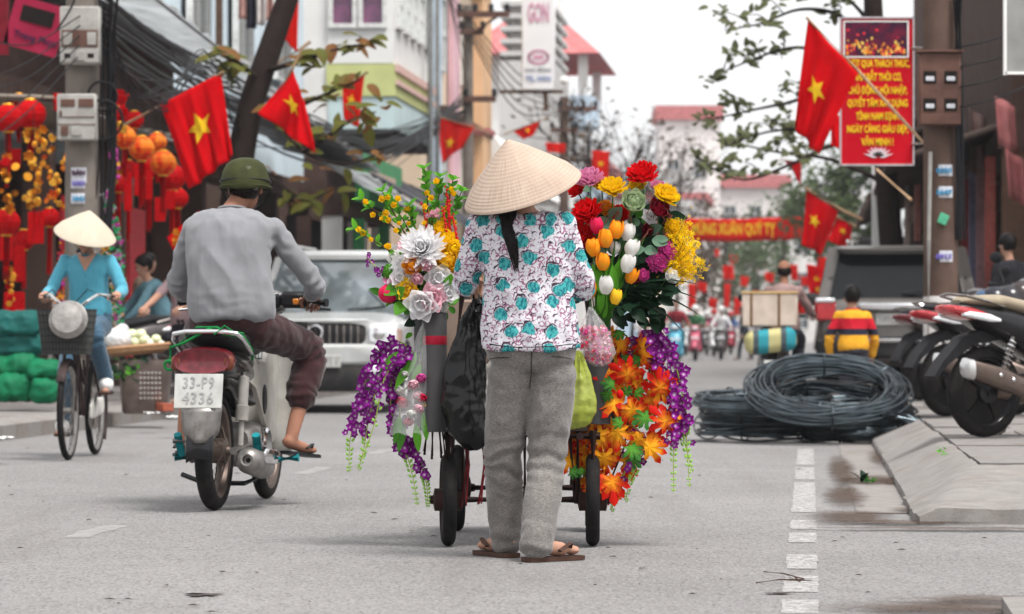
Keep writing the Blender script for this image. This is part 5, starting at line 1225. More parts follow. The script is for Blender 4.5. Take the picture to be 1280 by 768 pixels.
# ------------------------------------------------------------------ cars
m_wcar = M('white_car_paint', (.44, .45, .445), .25, var=.04, coat=.5, dirt=.2, dirtc=(.5, .48, .45)); m_gcar = M('grey_beige_car_paint', (.13, .12, .112), .3, m=.3, var=.06, coat=.5, dirt=.25)
m_cglass = M('car_glass', (.008, .01, .011), .04, spec=.2, sc=4); m_cdark = M('car_dark_trim', (.03, .03, .032), .6, dirt=.3)
m_cglassw = M('windscreen_glass', (.16, .19, .21), .05, spec=1.0, sc=2.2, c2=(.05, .06, .06), coat=.6)
def car(name, label, loc, rz, paint, glass, w=1.74, L_=4.4, zr=1.75, belt=1.06, front=True):
    """local -y end faces the camera; front=True puts bonnet there"""
    t = thing(name, label, 'car', loc, rz)
    if front: st = [(.0, .62, .62, .30, .86), (.05, .66, .96, .30, .98), (.35, .70, 1.0, .30, 1.0), (1.1, .75, 1.0, .30, 1.08), (1.4, .75, 1.0, .30, 1.10), (3.9, .75, 1.0, .3, 1.10), (4.3, .7, .97, .32, 1.06), (L_, .6, .9, .38, .95)]
    else: st = [(.0, .7, .90, .36, 1.0), (.07, .72, .97, .32, 1.08), (.5, .75, 1.0, .3, 1.10), (3.0, .75, 1.0, .3, 1.08), (3.3, .72, 1.0, .30, 1.04), (4.2, .66, .97, .30, .96), (L_, .6, .8, .34, .84)]
    m = MB(); rings = []
    for y, cz, wf, z0, z1 in st: rings.append(rr(y, 0, (z0 + z1) / 2, w * wf, z1 - z0, 28, 5))
    m.loft(rings); m.build('body', paint, t, ang=50)
    hw = w / 2
    if front: cab = [(1.05, belt - .02, hw * .88, .01), (1.62, zr - .10, hw * .72, .3), (1.75, zr - .05, hw * .72, .3), (4.05, zr - .06, hw * .74, .3), (4.38, belt, hw * .9, .01)]
    else: cab = [(.10, belt, hw * .93, 0), (.42, zr - .05, hw * .77, 0), (2.2, zr - .04, hw * .77, 0), (2.45, zr - .08, hw * .75, 0), (3.1, belt, hw * .9, 0)]
    m = MB(); rings = []
    for y, z, h, _ in cab:      # a ring across the car: bottom at the belt
        yb = y; rings.append([V((-hw * .95, yb, belt - .06)), V((hw * .95, yb, belt - .06)), V((hw * .95, yb, belt)), V((h, yb, max(z, belt + .01))), V((h * .5, yb, max(z, belt + .01) + .012)), V((-h * .5, yb, max(z, belt + .01) + .012)), V((-h, yb, max(z, belt + .01))), V((-hw * .95, yb, belt))])
    m.loft(rings); cb = m.build('windows', glass, t, ang=20)
    y0, y1 = cab[1][0], cab[3][0]
    m = body_loft([(y0 - .05, 0, zr - .075, hw * 1.40, .05), (y0 + .05, 0, zr - .035, hw * 1.52, .075), ((y0 + y1) / 2, 0, zr - .02, hw * 1.56, .09), (y1, 0, zr - .035, hw * 1.52, .075), (y1 + .1, 0, zr - .08, hw * 1.4, .05)], 28, 5); m.build('roof', paint, t, ang=50)
    for s in (-1, 1):
        for (ya, za, ha), (yb, zb, hb_) in (((cab[0][0], cab[0][1], cab[0][2]), (cab[1][0], cab[1][1], cab[1][2])), ((cab[-1][0], cab[-1][1], cab[-1][2]), (cab[-2][0], cab[-2][1], cab[-2][2]))):
            m = MB(); m.tube([(s * ha, ya, belt - .02), (s * hb_ * 1.02, yb, zb + .0)], .045 if front else .075, 10); m.build('pillar', paint, t)
        for yy in (2.3, 3.3) if front else (1.0, 1.75):
            m = MB(); m.tube([(s * hw * .955, yy, belt - .02), (s * hw * .765, yy, zr - .06)], .035, 8); m.build('pillar', m_cdark, t)
        m = MB(); m.tube([(s * hw * .62, y0 + .2, zr + .03), (s * hw * .62, y0 + .3, zr + .06), (s * hw * .62, y1 - .3, zr + .06), (s * hw * .62, y1 - .2, zr + .03)], .018, 8); m.build('roof_rail', m_alu, t)
        for yy in (.82, 3.5): 
            wheel(t, (s * (hw - .10), yy, .345), .345, .20, .22, 0, m_alu, name='wheel', hubr=.08, hubw=.2, cast=6)
            m = MB(); m.torus((s * (hw - .02), yy, .345), .40, .045, (1, 0, 0), 30, 8, .8); m.build('wheel_arch', m_cdark, t)
        ym = 1.35 if front else 2.95
        m = body_loft([(ym - .05, s * (hw + .13), belt + .08, .12, .08), (ym, s * (hw + .13), belt + .09, .22, .16), (ym + .09, s * (hw + .13), belt + .09, .2, .15)]); m.build('wing_mirror', m_cdark, t)
        m = MB(); m.tube([(s * hw * .99, 1.5, .92), (s * hw * .99, 1.64, .92)], .015, 6); m.build('door_handle', m_alu, t)
    return t, hw
wcar_loc = V(((395 - 640) * 37 / F, 37.0, 0))
wc, hw = car('white_suv', 'white off-road car with dark grille driving towards the flower cart', wcar_loc, -TH, m_wcar, m_cglassw)
m = body_loft([(-.03, 0, .835, .98, .20), (.0, 0, .835, 1.06, .24), (.08, 0, .835, 1.06, .24)], 24, 5); gr = m.build('grille', m_cdark, wc)
for i in range(13): MB().box((-.45 + .075 * i, -.04, .835), (.016, .02, .19), None, .004).build('grille_bar', m_steel, gr)
m = MB(); m.torus((0, -.055, .85), .075, .014, (0, 1, 0), 24, 8); m.tube([(-.07, -.055, .85), (.07, -.055, .85)], .012, 6); m.tube([(0, -.055, .92), (0, -.055, .85)], .012, 6); m.build('emblem', m_chrome, gr)
MB().box((0, -.02, .975), (1.12, .06, .035), None, .012).build('bonnet_trim', m_wcar, gr)
for s in (-1, 1):
    m = body_loft([(-.035, s * .69, .835, .24, .16), (.0, s * .70, .835, .31, .22), (.10, s * .72, .835, .31, .22)], 20, 4); h_ = m.build('headlight', m_clear, wc)
    m = MB(); m.ell((s * .67, -.02, .835), (.08, .03, .08), 16, 10); m.build('lamp_bulb', m_chrome, h_)
    m = body_loft([(.0, s * .865, .82, .06, .14), (.12, s * .875, .82, .05, .16), (.2, s * .88, .82, .02, .1)]); m.build('indicator', M('smoky_amber', (.45, .30, .25), .2), wc)
    m = MB(); m.ell((s * .62, -.085, .46), (.07, .02, .05), 14, 8); m.build('fog_lamp', m_clear, wc)
m = body_loft([(-.10, 0, .62, 1.3, .16), (-.07, 0, .62, 1.62, .22), (.05, 0, .62, 1.76, .24), (.3, 0, .62, 1.78, .22)], 28, 5); m.build('bumper', m_wcar, wc)
m = body_loft([(-.09, 0, .38, 1.3, .22), (-.06, 0, .38, 1.6, .30), (.10, 0, .38, 1.72, .30)], 28, 5); m.build('lower_bumper', m_cdark, wc)
pl = MB().box((.03, -.115, .55), (.50, .012, .13), None, .004).build('number_plate', m_plate, wc)
text_mb('29Z-0711', .11, frameT((.03, -.124, .55), (1, 0, 0), (0, 0, 1)), .44, .003, .012).build('lettering', m_platek, pl, smooth=False)
for s in (-1, 1):
    m = MB(); m.tube([(s * .1 + .1, 1.02, 1.10), (s * .5 + .1, 1.10, 1.13), (s * .55 - .15, 1.28, 1.31)], .012, 5); m.build('wiper', m_cdark, wc)
gcar_loc = V(((1121 - 640) * 39.5 / F, 39.5, PVR - .04))
gc, hw = car('grey_suv', 'dusty grey off-road car parked with its rear window to the street', gcar_loc, -TH - R(1.5), m_gcar, m_cglass, w=1.80, zr=1.68, belt=1.0, front=False)
for s in (-1, 1):
    m = body_loft([(-.015, s * .79, .94, .20, .20), (.03, s * .80, .94, .25, .26), (.28, s * .865, .94, .10, .24)], 20, 4); h_ = m.build('tail_light', m_redbright, gc)
    MB().box((s * .80, -.012, 1.055), (.22, .03, .05), None, .012).build('reversing_lamp', m_clear, h_)
MB().box((.10, -.045, .98), (1.05, .05, .09), None, .025).build('chrome_bar', m_chrome, gc)
pl = MB().box((.0, -.02, .84), (.46, .02, .13), None, .004).build('number_plate', m_plate, gc); text_mb('18N-5203', .10, frameT((0, -.032, .84), (1, 0, 0), (0, 0, 1)), .4, .003, .012).build('lettering', m_platek, pl, smooth=False)
m = body_loft([(-.10, 0, .52, 1.4, .18), (-.07, 0, .52, 1.70, .24), (.1, 0, .52, 1.80, .26)], 28, 5); bp = m.build('rear_bumper', m_cdark, gc)
MB().box((0, -.105, .60), (1.3, .03, .045), None, .01).build('chrome_strip', m_chrome, bp)
m = body_loft([(.20, 0, 1.63, 1.1, .03), (.26, 0, 1.635, 1.35, .05), (.5, 0, 1.63, 1.4, .05)], 24, 5); m.build('spoiler', m_gcar, gc)
m = MB(); m.tube([(.30, .10, 1.12), (.05, .115, 1.14), (.55, .14, 1.18)], .012, 6); m.build('wiper', m_cdark, gc)
# ================================================================== FLOWER CART
dc = 14.0; kc = dc / F
def C(px, py, dy=0.0): q = P(px, py, dc + dy); return q
m_cart = M('rusty_dark_steel', (.035, .022, .02), .6, sc=20, dirt=.5, dirtc=(.10, .035, .03)); m_cartwood = M('dark_cart_wood', (.05, .035, .028), .75, sc=10)
m_tubeg = M('grey_paper_tube', (.075, .073, .075), .6, sc=6, var=.12); m_redtape = M('red_tape', (.32, .012, .03), .45)
ct = thing('flower_cart', 'low dark handcart on small wheels loaded with artificial flowers', 'cart', (.03, 14.6, 0), None)
cx = .03
for s, x in ((-1, C(560, 0).x), (1, C(741, 0).x)):
    for y in (14.02, 15.1):
        ax = Matrix.Rotation(R(4 if s < 0 else -1), 4, 'Z') @ TX
        wheel(ct, (x + (.02 if y > 14.5 else 0), y, .185), .185, .055, .14, 0, m_cart, m_tyre, 'wheel', .045, .15, ax, cast=6)
    for y in (14.02, 15.1):
        m = MB(); m.tube([(x - s * .0, y + .09, .20), (x, y + .10, .46)], .016, 8); m.tube([(x, y - .09, .20), (x, y - .06, .46)], .016, 8); m.build('wheel_fork', m_cart, ct)
    for y in (14.0, 15.15):
        m = MB(); m.tube([(x - s * .06, y, .18), (x - s * .06, y, .62)], .014, 8); m.build('upright', m_cart, ct)
for y, z in ((14.02, .185), (15.1, .185)):
    m = MB(); m.tube([(C(543, 0).x, y, z), (C(752, 0).x, y, z)], .018, 10); m.build('axle', m_cart, ct)
for s in (-1, 1):
    m = MB(); m.tube([(cx + s * .24, 13.95, .44), (cx + s * .24, 15.25, .44)], .016, 8); m.build('side_rail', m_cart, ct)
for y in (13.97, 14.5, 15.2):
    m = MB(); m.tube([(cx - .30, y, .44), (cx + .32, y, .44)], .015, 8); m.build('cross_rail', m_cart, ct)
for i in range(6): MB().box((cx - .23 + .092 * i, 14.6, .465), (.085, 1.28, .018), None, .004).build('deck_board', m_cartwood, ct)
for x in (-.10, .02, .20):
    m = MB(); m.tube([(cx + x, 13.99, .44), (cx + x * 1.1, 14.01, .19)], .009, 6); m.build('stay', m_cart, ct)
m = MB(); m.tube([C(586, 358, -.55), C(578, 366, .1)], .014, 8); m.tube([C(578, 366, .1), C(570, 440, .15), C(566, 540, .15)], .014, 8); m.build('push_handle', m_cart, ct)
m = MB(); m.tube([C(726, 362, -.55), C(734, 370, .1)], .014, 8); m.tube([C(734, 370, .1), C(738, 450, .15), C(738, 540, .15)], .014, 8); m.build('push_handle', m_cart, ct)
for px, n_ in ((604, 4), (585, 3)):
    for i in range(n_):
        m = MB(); p = C(px + U(-4, 4), 560, -.03); m.tube([p, p + V((U(-.01, .01), 0, -.07)), p + V((U(-.03, .03), U(-.02, .02), -.2 - U(0, .04)))], .0035, 5); m.build('string', M('dark_red_string', (.16, .02, .025), .8), ct)
# grey tubes holding the stems
for i, (px, y0, y1, dy, tp) in enumerate(((543, 540, 391, -.06, True), (533, 538, 400, .05, False), (748, 530, 388, .0, False), (757, 540, 420, .12, False))):
    m = MB(); r_ = 15.5 * kc; p0, p1 = C(px, y0, dy), C(px, y1, dy); m.lathe([(r_ * .96, 0), (r_, 0), (r_, p1.z - p0.z), (r_ * .93, p1.z - p0.z), (r_ * .93, .01)], 28, Matrix.Translation(p0))
    t = m.build('paper_tube', m_tubeg, None, base=True); tag(t, ['grey tube with red tape band holding the left flowers', 'second grey tube beside the red taped one', 'plain grey tube behind the yellow green bag', 'grey tube among the maple leaves right of the plain one'][i], 'tube', None)
    if tp:
        m = MB(); m.lathe([(r_ * 1.015, 0), (r_ * 1.03, .003), (r_ * 1.03, .032), (r_ * 1.015, .035)], 28, Matrix.Translation(C(px, 431, dy))); m.build('tape_band', m_redtape, t)
        for k in range(7):
            m = MB(); a = k * .9; m.tube([C(px, 541, dy) + V((math.cos(a) * r_ * .6, math.sin(a) * r_ * .6, .03)), C(px, 566, dy) + V((math.cos(a) * r_ * .9, math.sin(a) * r_ * .9, U(-.03, .01)))], .006, 6); m.build('stem_end', m_cart, t)
# ------------------------------------------------------------------ flower shapes (axis +z)
def petal(mb, T, L_, w, curl=.3, cup=.3, n=5, tip=.0, wide=.55, ruf=0.0, nu=4):
    def fn(u, v):
        x = (u - .5) * 2; wd = w * (math.sin(PI * min(1, v ** wide * .93 + .05))) ** .8
        z = L_ * v * math.sin(curl * v) * .9 + cup * w * x * x * (1 - .4 * v) + ruf * math.sin(x * 7 + v * 9)
        return T @ V((x * wd, L_ * v * math.cos(curl * v * .9), z - tip * v * v * L_))
    mb.grid(fn, nu, n)
def bloom(r, rings, w=.35, L0=1.0, h=.5, ruf=0.0, curl=.3, wide=.55, cup=.3, seed=0):
    rnd = random.Random(seed); mb = MB()
    for k, (n, tilt, ln) in enumerate(rings):
        for i in range(n):
            a = 2 * PI * (i + .5 * (k % 2)) / n + rnd.uniform(-.12, .12)
            T = Matrix.Translation((0, 0, -h * r * (1 - tilt / 90) * .3)) @ Matrix.Rotation(a, 4, 'Z') @ Matrix.Rotation(R(tilt + rnd.uniform(-7, 7)), 4, 'X') @ Matrix.Translation((0, r * .06, 0))
            petal(mb, T, r * ln * L0 * rnd.uniform(.92, 1.06), r * w * rnd.uniform(.85, 1.15), curl, cup, ruf=ruf * r, wide=wide)
    mb.ell((0, 0, 0), (r * .22, r * .22, r * .18), 10, 6); return mb
RM = [(22, 2, 1), (22, 14, .97), (20, 28, .92), (18, 42, .85), (14, 58, .75), (10, 72, .62), (6, 84, .5)]      # dense mum
RR_ = [(6, 5, 1), (6, 22, .98), (6, 40, .9), (5, 56, .78), (5, 70, .66), (4, 82, .5)]                       # rose / peony
m_pet = {}
def pm(k, c, c2=None, tr=.28): m_pet[k] = M('petal_' + k, c, .55, sc=35, var=.14, c2=c2, transl=tr, spec=.12)
pm('red', (.82, .008, .012), (.60, .004, .008), .35); pm('pink', (.80, .34, .52), (.68, .22, .42)); pm('yellow', (.94, .70, .012), (.90, .56, .01)); pm('orange', (.90, .30, .008), (.86, .42, .03)); pm('white', (.86, .85, .83), (.78, .79, .75), .5); pm('snow', (.88, .88, .88), (.84, .82, .84), .5)
pm('greenish', (.46, .55, .34), (.32, .44, .24)); pm('darkred', (.26, .006, .02), (.16, .004, .015)); pm('magenta', (.72, .06, .34), (.62, .12, .40)); pm('cerise', (.74, .02, .10), (.58, .01, .06)); pm('blush', (.80, .40, .50), (.84, .62, .66)); pm('peachy', (.92, .56, .03), (.92, .66, .03))
m_leafg = M('leaf_green', (.055, .20, .022), .45, sc=20, transl=.3); m_leafb = M('bright_leaf_green', (.10, .33, .025), .45, sc=20, transl=.35); m_leafd = M('dark_leaf_green', (.008, .026, .012), .4, sc=20, transl=.15); m_stem = M('stem_green', (.10, .22, .05), .5); m_twig = M('twig_brown', (.07, .035, .025), .7); m_leafgr = M('sage_leaf', (.11, .20, .13), .5, sc=20, transl=.2)
MESH = {}
def fm(key, maker, mat):
    if key not in MESH: MESH[key] = maker().mesh(key, mat, True, 60)
    return MESH[key]
def leaf_mb(L_=.06, w=.018, fold=.25, curl=.4):
    m = MB()
    def fn(u, v):
        x = (u - .5) * 2; wd = w * math.sin(PI * min(1, v * .96 + .02)) ** .8 * (1.15 - .4 * v); return V((x * wd, L_ * v, abs(x) * wd * fold - L_ * curl * v * v * .5))
    m.grid(fn, 4, 7); return m
ML = fm('leaf', leaf_mb, m_leafg); MLb = fm('leaf_bright', leaf_mb, m_leafb); MLd = fm('leaf_dark', lambda: leaf_mb(.09, .03), m_leafd); MLs = fm('leaf_sage', lambda: leaf_mb(.07, .03), m_leafgr)
MBl = fm('blade', lambda: leaf_mb(.20, .010, .4, .9), m_leafd)
def qrand(): return Euler((U(0, 6.3), U(0, 6.3), U(0, 6.3))).to_quaternion()
def qdir(d, roll=None): return V(d).normalized().to_track_quat('Z', 'Y') @ Euler((0, 0, U(0, 6.3) if roll is None else roll)).to_quaternion()
def qleaf(d, nrm=(0, -1, .4)):      # leaf: +y along d, +z roughly to nrm
    y = V(d).normalized(); z = (V(nrm) - y * V(nrm).dot(y)).normalized(); x = y.cross(z); return Matrix((x, y, z)).transposed().to_quaternion()
def stem_path(p0, p1, sag=.02, n=6):
    off = V((U(-1, 1), U(-1, 1), 0)) * sag; return [lerp(p0, p1, i / n) + off * math.sin(PI * i / n) for i in range(n + 1)]
def flower(name, label, px, py, r, mesh, scale, axis, anchor, dy=0.0, group=None, nleaf=2, leafm=None, stemm=None, stemr=.003):
    p = C(px, py, dy); ax = V(axis).normalized(); t = thing(name, label, 'flower', p, None, group)
    inst('bloom', mesh, t, p, qdir(ax), scale)
    pts = [p - ax * .01, p - ax * .06 - V((0, 0, .02))]; end = V(anchor); pts += [lerp(pts[-1], end, q) + V((0, 0, 0)) for q in (.35, .7, 1)]
    m = MB(); m.tube(pts, stemr, 6); m.build('stem', stemm or m_stem, t)
    for i in range(nleaf):
        q = lerp(pts[1], pts[-1], U(.05, .4)); d = V((U(-1, 1), U(-.8, .3), U(-.2, .6))); inst('leaf', leafm or ML, t, q, qleaf(d), U(.8, 1.2))
    return t
ANR = C(748, 410, .0); ANL = C(541, 405, -.04)
mum = lambda: bloom(1, RM, .19, ruf=0); rose = lambda: bloom(1, RR_, .52, curl=.7, cup=.45, ruf=.02); hyd = lambda: bloom(1, [(6, 6, 1), (6, 22, .9), (5, 45, .6)], .5, curl=.35, cup=.25, ruf=.03); carn = lambda: bloom(1, [(16, 8, 1), (16, 24, 1), (14, 40, .95), (12, 56, .9), (9, 72, .8), (6, 85, .65)], .24, ruf=.05, wide=.8)
T_ = {}
for k in ('red', 'pink', 'yellow', 'white', 'snow', 'orange', 'magenta', 'darkred', 'greenish', 'cerise', 'blush', 'peachy'):
    T_[k] = {'m': (lambda k=k: fm('mum_' + k, mum, m_pet[k])), 'r': (lambda k=k: fm('rose_' + k, rose, m_pet[k])), 'c': (lambda k=k: fm('carnation_' + k, carn, m_pet[k])), 'h': (lambda k=k: fm('open_' + k, hyd, m_pet[k]))}
RF = [('chrysanthemum', 'large red chrysanthemum crowning the right flower bundle', 803, 222, 'red', 'c', .062, (-.1, -.55, .85), .02),
      ('peony', 'pink peony beside the rim of the conical hat', 737, 227, 'pink', 'c', .056, (-.1, -.5, .85), .02), ('carnation', 'yellow carnation below the pink peony', 766, 238, 'yellow', 'c', .053, (.0, -.6, .8), -.02),
      ('carnation', 'yellow carnation at the right shoulder of the bundle', 831, 247, 'yellow', 'c', .053, (.45, -.6, .7), .0), ('carnation', 'small red carnation left of the pink peony', 722, 240, 'red', 'c', .034, (-.5, -.6, .6), .05),
      ('carnation', 'small yellow carnation between peony and larger yellow one', 752, 233, 'yellow', 'c', .036, (-.1, -.6, .8), .05), ('carnation', 'yellow carnation tucked under the large red chrysanthemum', 798, 232, 'yellow', 'c', .036, (-.3, -.7, .5), .06),
      ('carnation', 'faint pink carnation right of the large red chrysanthemum', 822, 236, 'pink', 'c', .034, (.3, -.5, .8), .08), ('cabbage_rose', 'pale green cabbage rose amid the right bundle', 791, 256, 'greenish', 'r', .058, (.1, -.85, .45), -.03),
      ('carnation', 'big red carnation beside the floral shoulder', 735, 267, 'red', 'c', .056, (-.3, -.8, .5), -.02), ('carnation', 'red carnation half hidden by the floral sleeve', 729, 298, 'red', 'c', .052, (-.3, -.9, .2), .0), ('carnation', 'red carnation low behind the sleeve', 722, 282, 'red', 'c', .04, (-.5, -.8, .2), .05), ('carnation', 'red carnation peeping between cabbage rose and tulips', 775, 268, 'red', 'c', .036, (0, -.9, .3), .02), ('carnation', 'yellow carnation low right beside the white rosebud', 838, 285, 'yellow', 'c', .034, (.5, -.8, .3), .04), ('carnation', 'orange carnation beside the red tulip', 757, 262, 'orange', 'c', .034, (0, -.8, .5), .03), ('rose', 'white rose behind the pale green cabbage rose', 812, 272, 'snow', 'h', .034, (.2, -.9, .3), .03),
      ('rose', 'dark red rose by the yellow blossom spray', 821, 264, 'darkred', 'r', .050, (.4, -.7, .5), .0), ('rose', 'dark red rose below the greenish one', 812, 290, 'darkred', 'c', .034, (.2, -.9, .2), .05), ('carnation', 'magenta pink carnation beside yellow spray, upper one', 831, 315, 'magenta', 'c', .040, (.5, -.75, .3), -.02),
      ('carnation', 'magenta pink carnation below its twin by the yellow spray', 820, 329, 'magenta', 'c', .040, (.2, -.9, .2), -.04), ('rose', 'white rosebud at the right edge of the bundle', 837, 347, 'white', 'r', .036, (.5, -.8, .2), -.04), ('lily', 'pink star shaped lily under the white tulips', 803, 345, 'magenta', 'r', .030, (.2, -.9, .1), -.05),
      ('lily', 'second pink star lily left of the first', 795, 350, 'cerise', 'r', .024, (-.2, -.9, .2), -.04)]
for nm, lb, px, py, k, ty, r_, ax, dy in RF: flower(nm, lb, px, py, r_, T_[k][ty](), r_ * 1.15, ax, ANR + V((U(-.03, .03), U(-.03, .03), 0)), dy, nleaf=3, leafm=random.choice([ML, MLs, MLs, MLd]))
# tulips: six petals, stem, leaves
def tulip_petal():
    m = MB()
    def fn(u, v):
        x = (u - .5) * 2; w = .021 * (math.sin(PI * (v * .86 + .10)) ** .75); rad = .021 * math.sin(PI * (v * .70 + .12)) ** .7 + .001
        return V((x * w, rad - (abs(x) ** 2) * w * .55, .062 * v))
    m.grid(fn, 5, 8); return m
TP = {k: fm('tulip_' + k, tulip_petal, m_pet[k]) for k in ('orange', 'white', 'cerise', 'peachy')}
def tulip(label, px, py, k, dy, tilt=(0, 0, 1), sc=1.0):
    p = C(px, py, dy) - V((0, 0, .031 * sc)); ax = V(tilt).normalized(); t = thing('tulip', label, 'tulip', p, None, 'tulips in the right bundle'); q = rotto(ax)
    for i in range(6): inst('petal', TP[k], t, p, q @ Euler((0, 0, i * PI / 3 + .2)).to_quaternion() @ Euler((R(U(-3, 3)) - R(4) * (i % 2), 0, 0)).to_quaternion(), (sc * (1.05 if i % 2 else .95), sc * (1.1 if i % 2 else .92), sc * U(.95, 1.05)))
    m = MB(); m.tube([p + ax * .004, p - ax * .05, lerp(p, ANR, .6) + V((0, -.03, 0)), ANR + V((U(-.03, .03), -.02, -.05))], .0042, 8); m.build('stem', m_leafg, t)
    for i in range(1): inst('leaf', MLb, t, lerp(p, ANR, U(.4, .7)) + V((0, -.03, 0)), qleaf(V((U(-.3, .5), -.1, 1))), (1.2, 2.0, 1.2))
for row in (('red tulip above the orange ones', 747, 282, 'cerise', -.06, (-.1, 0, 1), 1.05), ('orange tulip under the red one, in front', 757, 298, 'orange', -.10, (0, -.1, 1), 1.15), ('orange tulip at top, touching the white one', 769, 287, 'orange', -.08, (.1, 0, 1), 1.15), ('white tulip behind the top orange ones', 783, 290, 'white', -.05, (.2, 0, 1), 1.15),
            ('orange tulip beside the floral sleeve, upper', 743, 309, 'orange', -.10, (-.15, -.1, 1), 1.15), ('orange tulip at the heart of the bunch', 754, 327, 'orange', -.11, (0, -.15, 1), 1.1), ('pink edged white tulip right of the orange ones', 787, 309, 'white', -.09, (.25, -.1, 1), 1.1), ('white tulip below the pink edged one', 782, 329, 'white', -.11, (.25, -.2, 1), 1.15),
            ('lowest white tulip above the grey tube', 757, 356, 'white', -.14, (.05, -.2, 1), 1.15), ('orange tulip half behind a white one', 786, 344, 'orange', -.08, (.35, -.1, 1), 1.0), ('orange tulip low against the sleeve', 738, 361, 'orange', -.09, (-.1, -.1, 1), 1.1), ('orange tulip bud lowest in the bunch', 768, 371, 'peachy', -.13, (.2, -.1, 1), .95), ('white tulip bud peeping between the orange ones', 768, 310, 'white', -.05, (.1, 0, 1), .8)): tulip(*row)
# filler foliage of the right bundle
fo = thing('foliage_bunch', 'mixed dark and sage green leaves filling the right flower bundle', 'foliage', ANR)
for i in range(150):
    px, py = random.gauss(785, 32), random.gauss(312, 42)
    if not (715 < px < 850 and 235 < py < 405): continue
    p = C(px, py, U(.03, .16)); inst('leaf', random.choice([MLs, MLd, ML, MLs]), fo, p, qleaf(V((U(-1, 1), U(-.6, .4), U(-.5, 1)))), U(.6, 1.1))
for px, py in ((815, 300), (805, 312), (822, 300), (790, 315), (812, 325)): inst('leaf', MLs, fo, C(px, py, -.05), qleaf(V((U(.2, 1), -.2, U(-.3, .5)))), U(.6, .9))
for i in range(46): inst('leaf', MLd, fo, C(U(765, 830), U(355, 400), U(-.08, .05)), qleaf(V((U(-.2, 1), -.4, U(-.7, .2)))), U(.6, .95))
for a in (-.2, .1, .3, .55): inst('blade', MBl, fo, C(775, 365, -.06), qleaf(V((1, -.2, a)), (0, -.3, 1)), U(1.2, 1.6))
for i in range(26):
    p = C(U(735, 835), U(255, 330), U(-.02, .06)); m = MB(); q = p
    pts = [q]
    for k in range(4): q = q + V((U(-.015, .02), U(-.01, .01), U(.005, .022))); pts.append(q)
    m.tube(pts, [.0026, .0024, .002, .0016, .001], 5); m.build('red_twig', M('reddish_twig', (.36, .10, .08), .6), fo)
# yellow spray
ys = thing('yellow_blossom_spray', 'cloud of tiny yellow blossoms at the right side of the bundle', 'flower spray', C(820, 380, .05)); mb = MB(); ms = MB(); rnd = random.Random(4)
for i in range(34):
    base = C(812 + rnd.uniform(-6, 6), 372, .06); tip = C(rnd.gauss(855, 13), rnd.gauss(318, 26), rnd.uniform(-.08, .14)); mid = lerp(base, tip, .55) + V((.02, 0, .03))
    pts = [lerp(lerp(base, mid, q), lerp(mid, tip, q), q) for q in [j / 8 for j in range(9)]]; ms.tube(pts, .0015, 4)
    for k in range(34):
        c = lerp(pts[5], pts[8], rnd.random()) + V((rnd.gauss(0, .018), rnd.gauss(0, .018), rnd.gauss(0, .02))); q = Euler((rnd.uniform(0, 6), rnd.uniform(0, 6), rnd.uniform(0, 6))).to_matrix(); s = rnd.uniform(.0055, .0095)
        for a in range(4):
            v = [q @ V((math.cos(a * PI / 2 + o) * s * l, math.sin(a * PI / 2 + o) * s * l, h * s)) for o, l, h in ((0, .1, 0), (-.45, .9, .2), (0, 1.25, .35), (.45, .9, .2))]; mb.add([c + x for x in v], [(0, 1, 2, 3)])
ms.build('stems', M('yellow_green_stem', (.30, .28, .04), .6), ys); tag(mb.build('blossoms', M('petal_acid_yellow', (.90, .62, .006), .5, sc=60, c2=(.76, .44, .0), transl=.3), ys), kind='stuff')
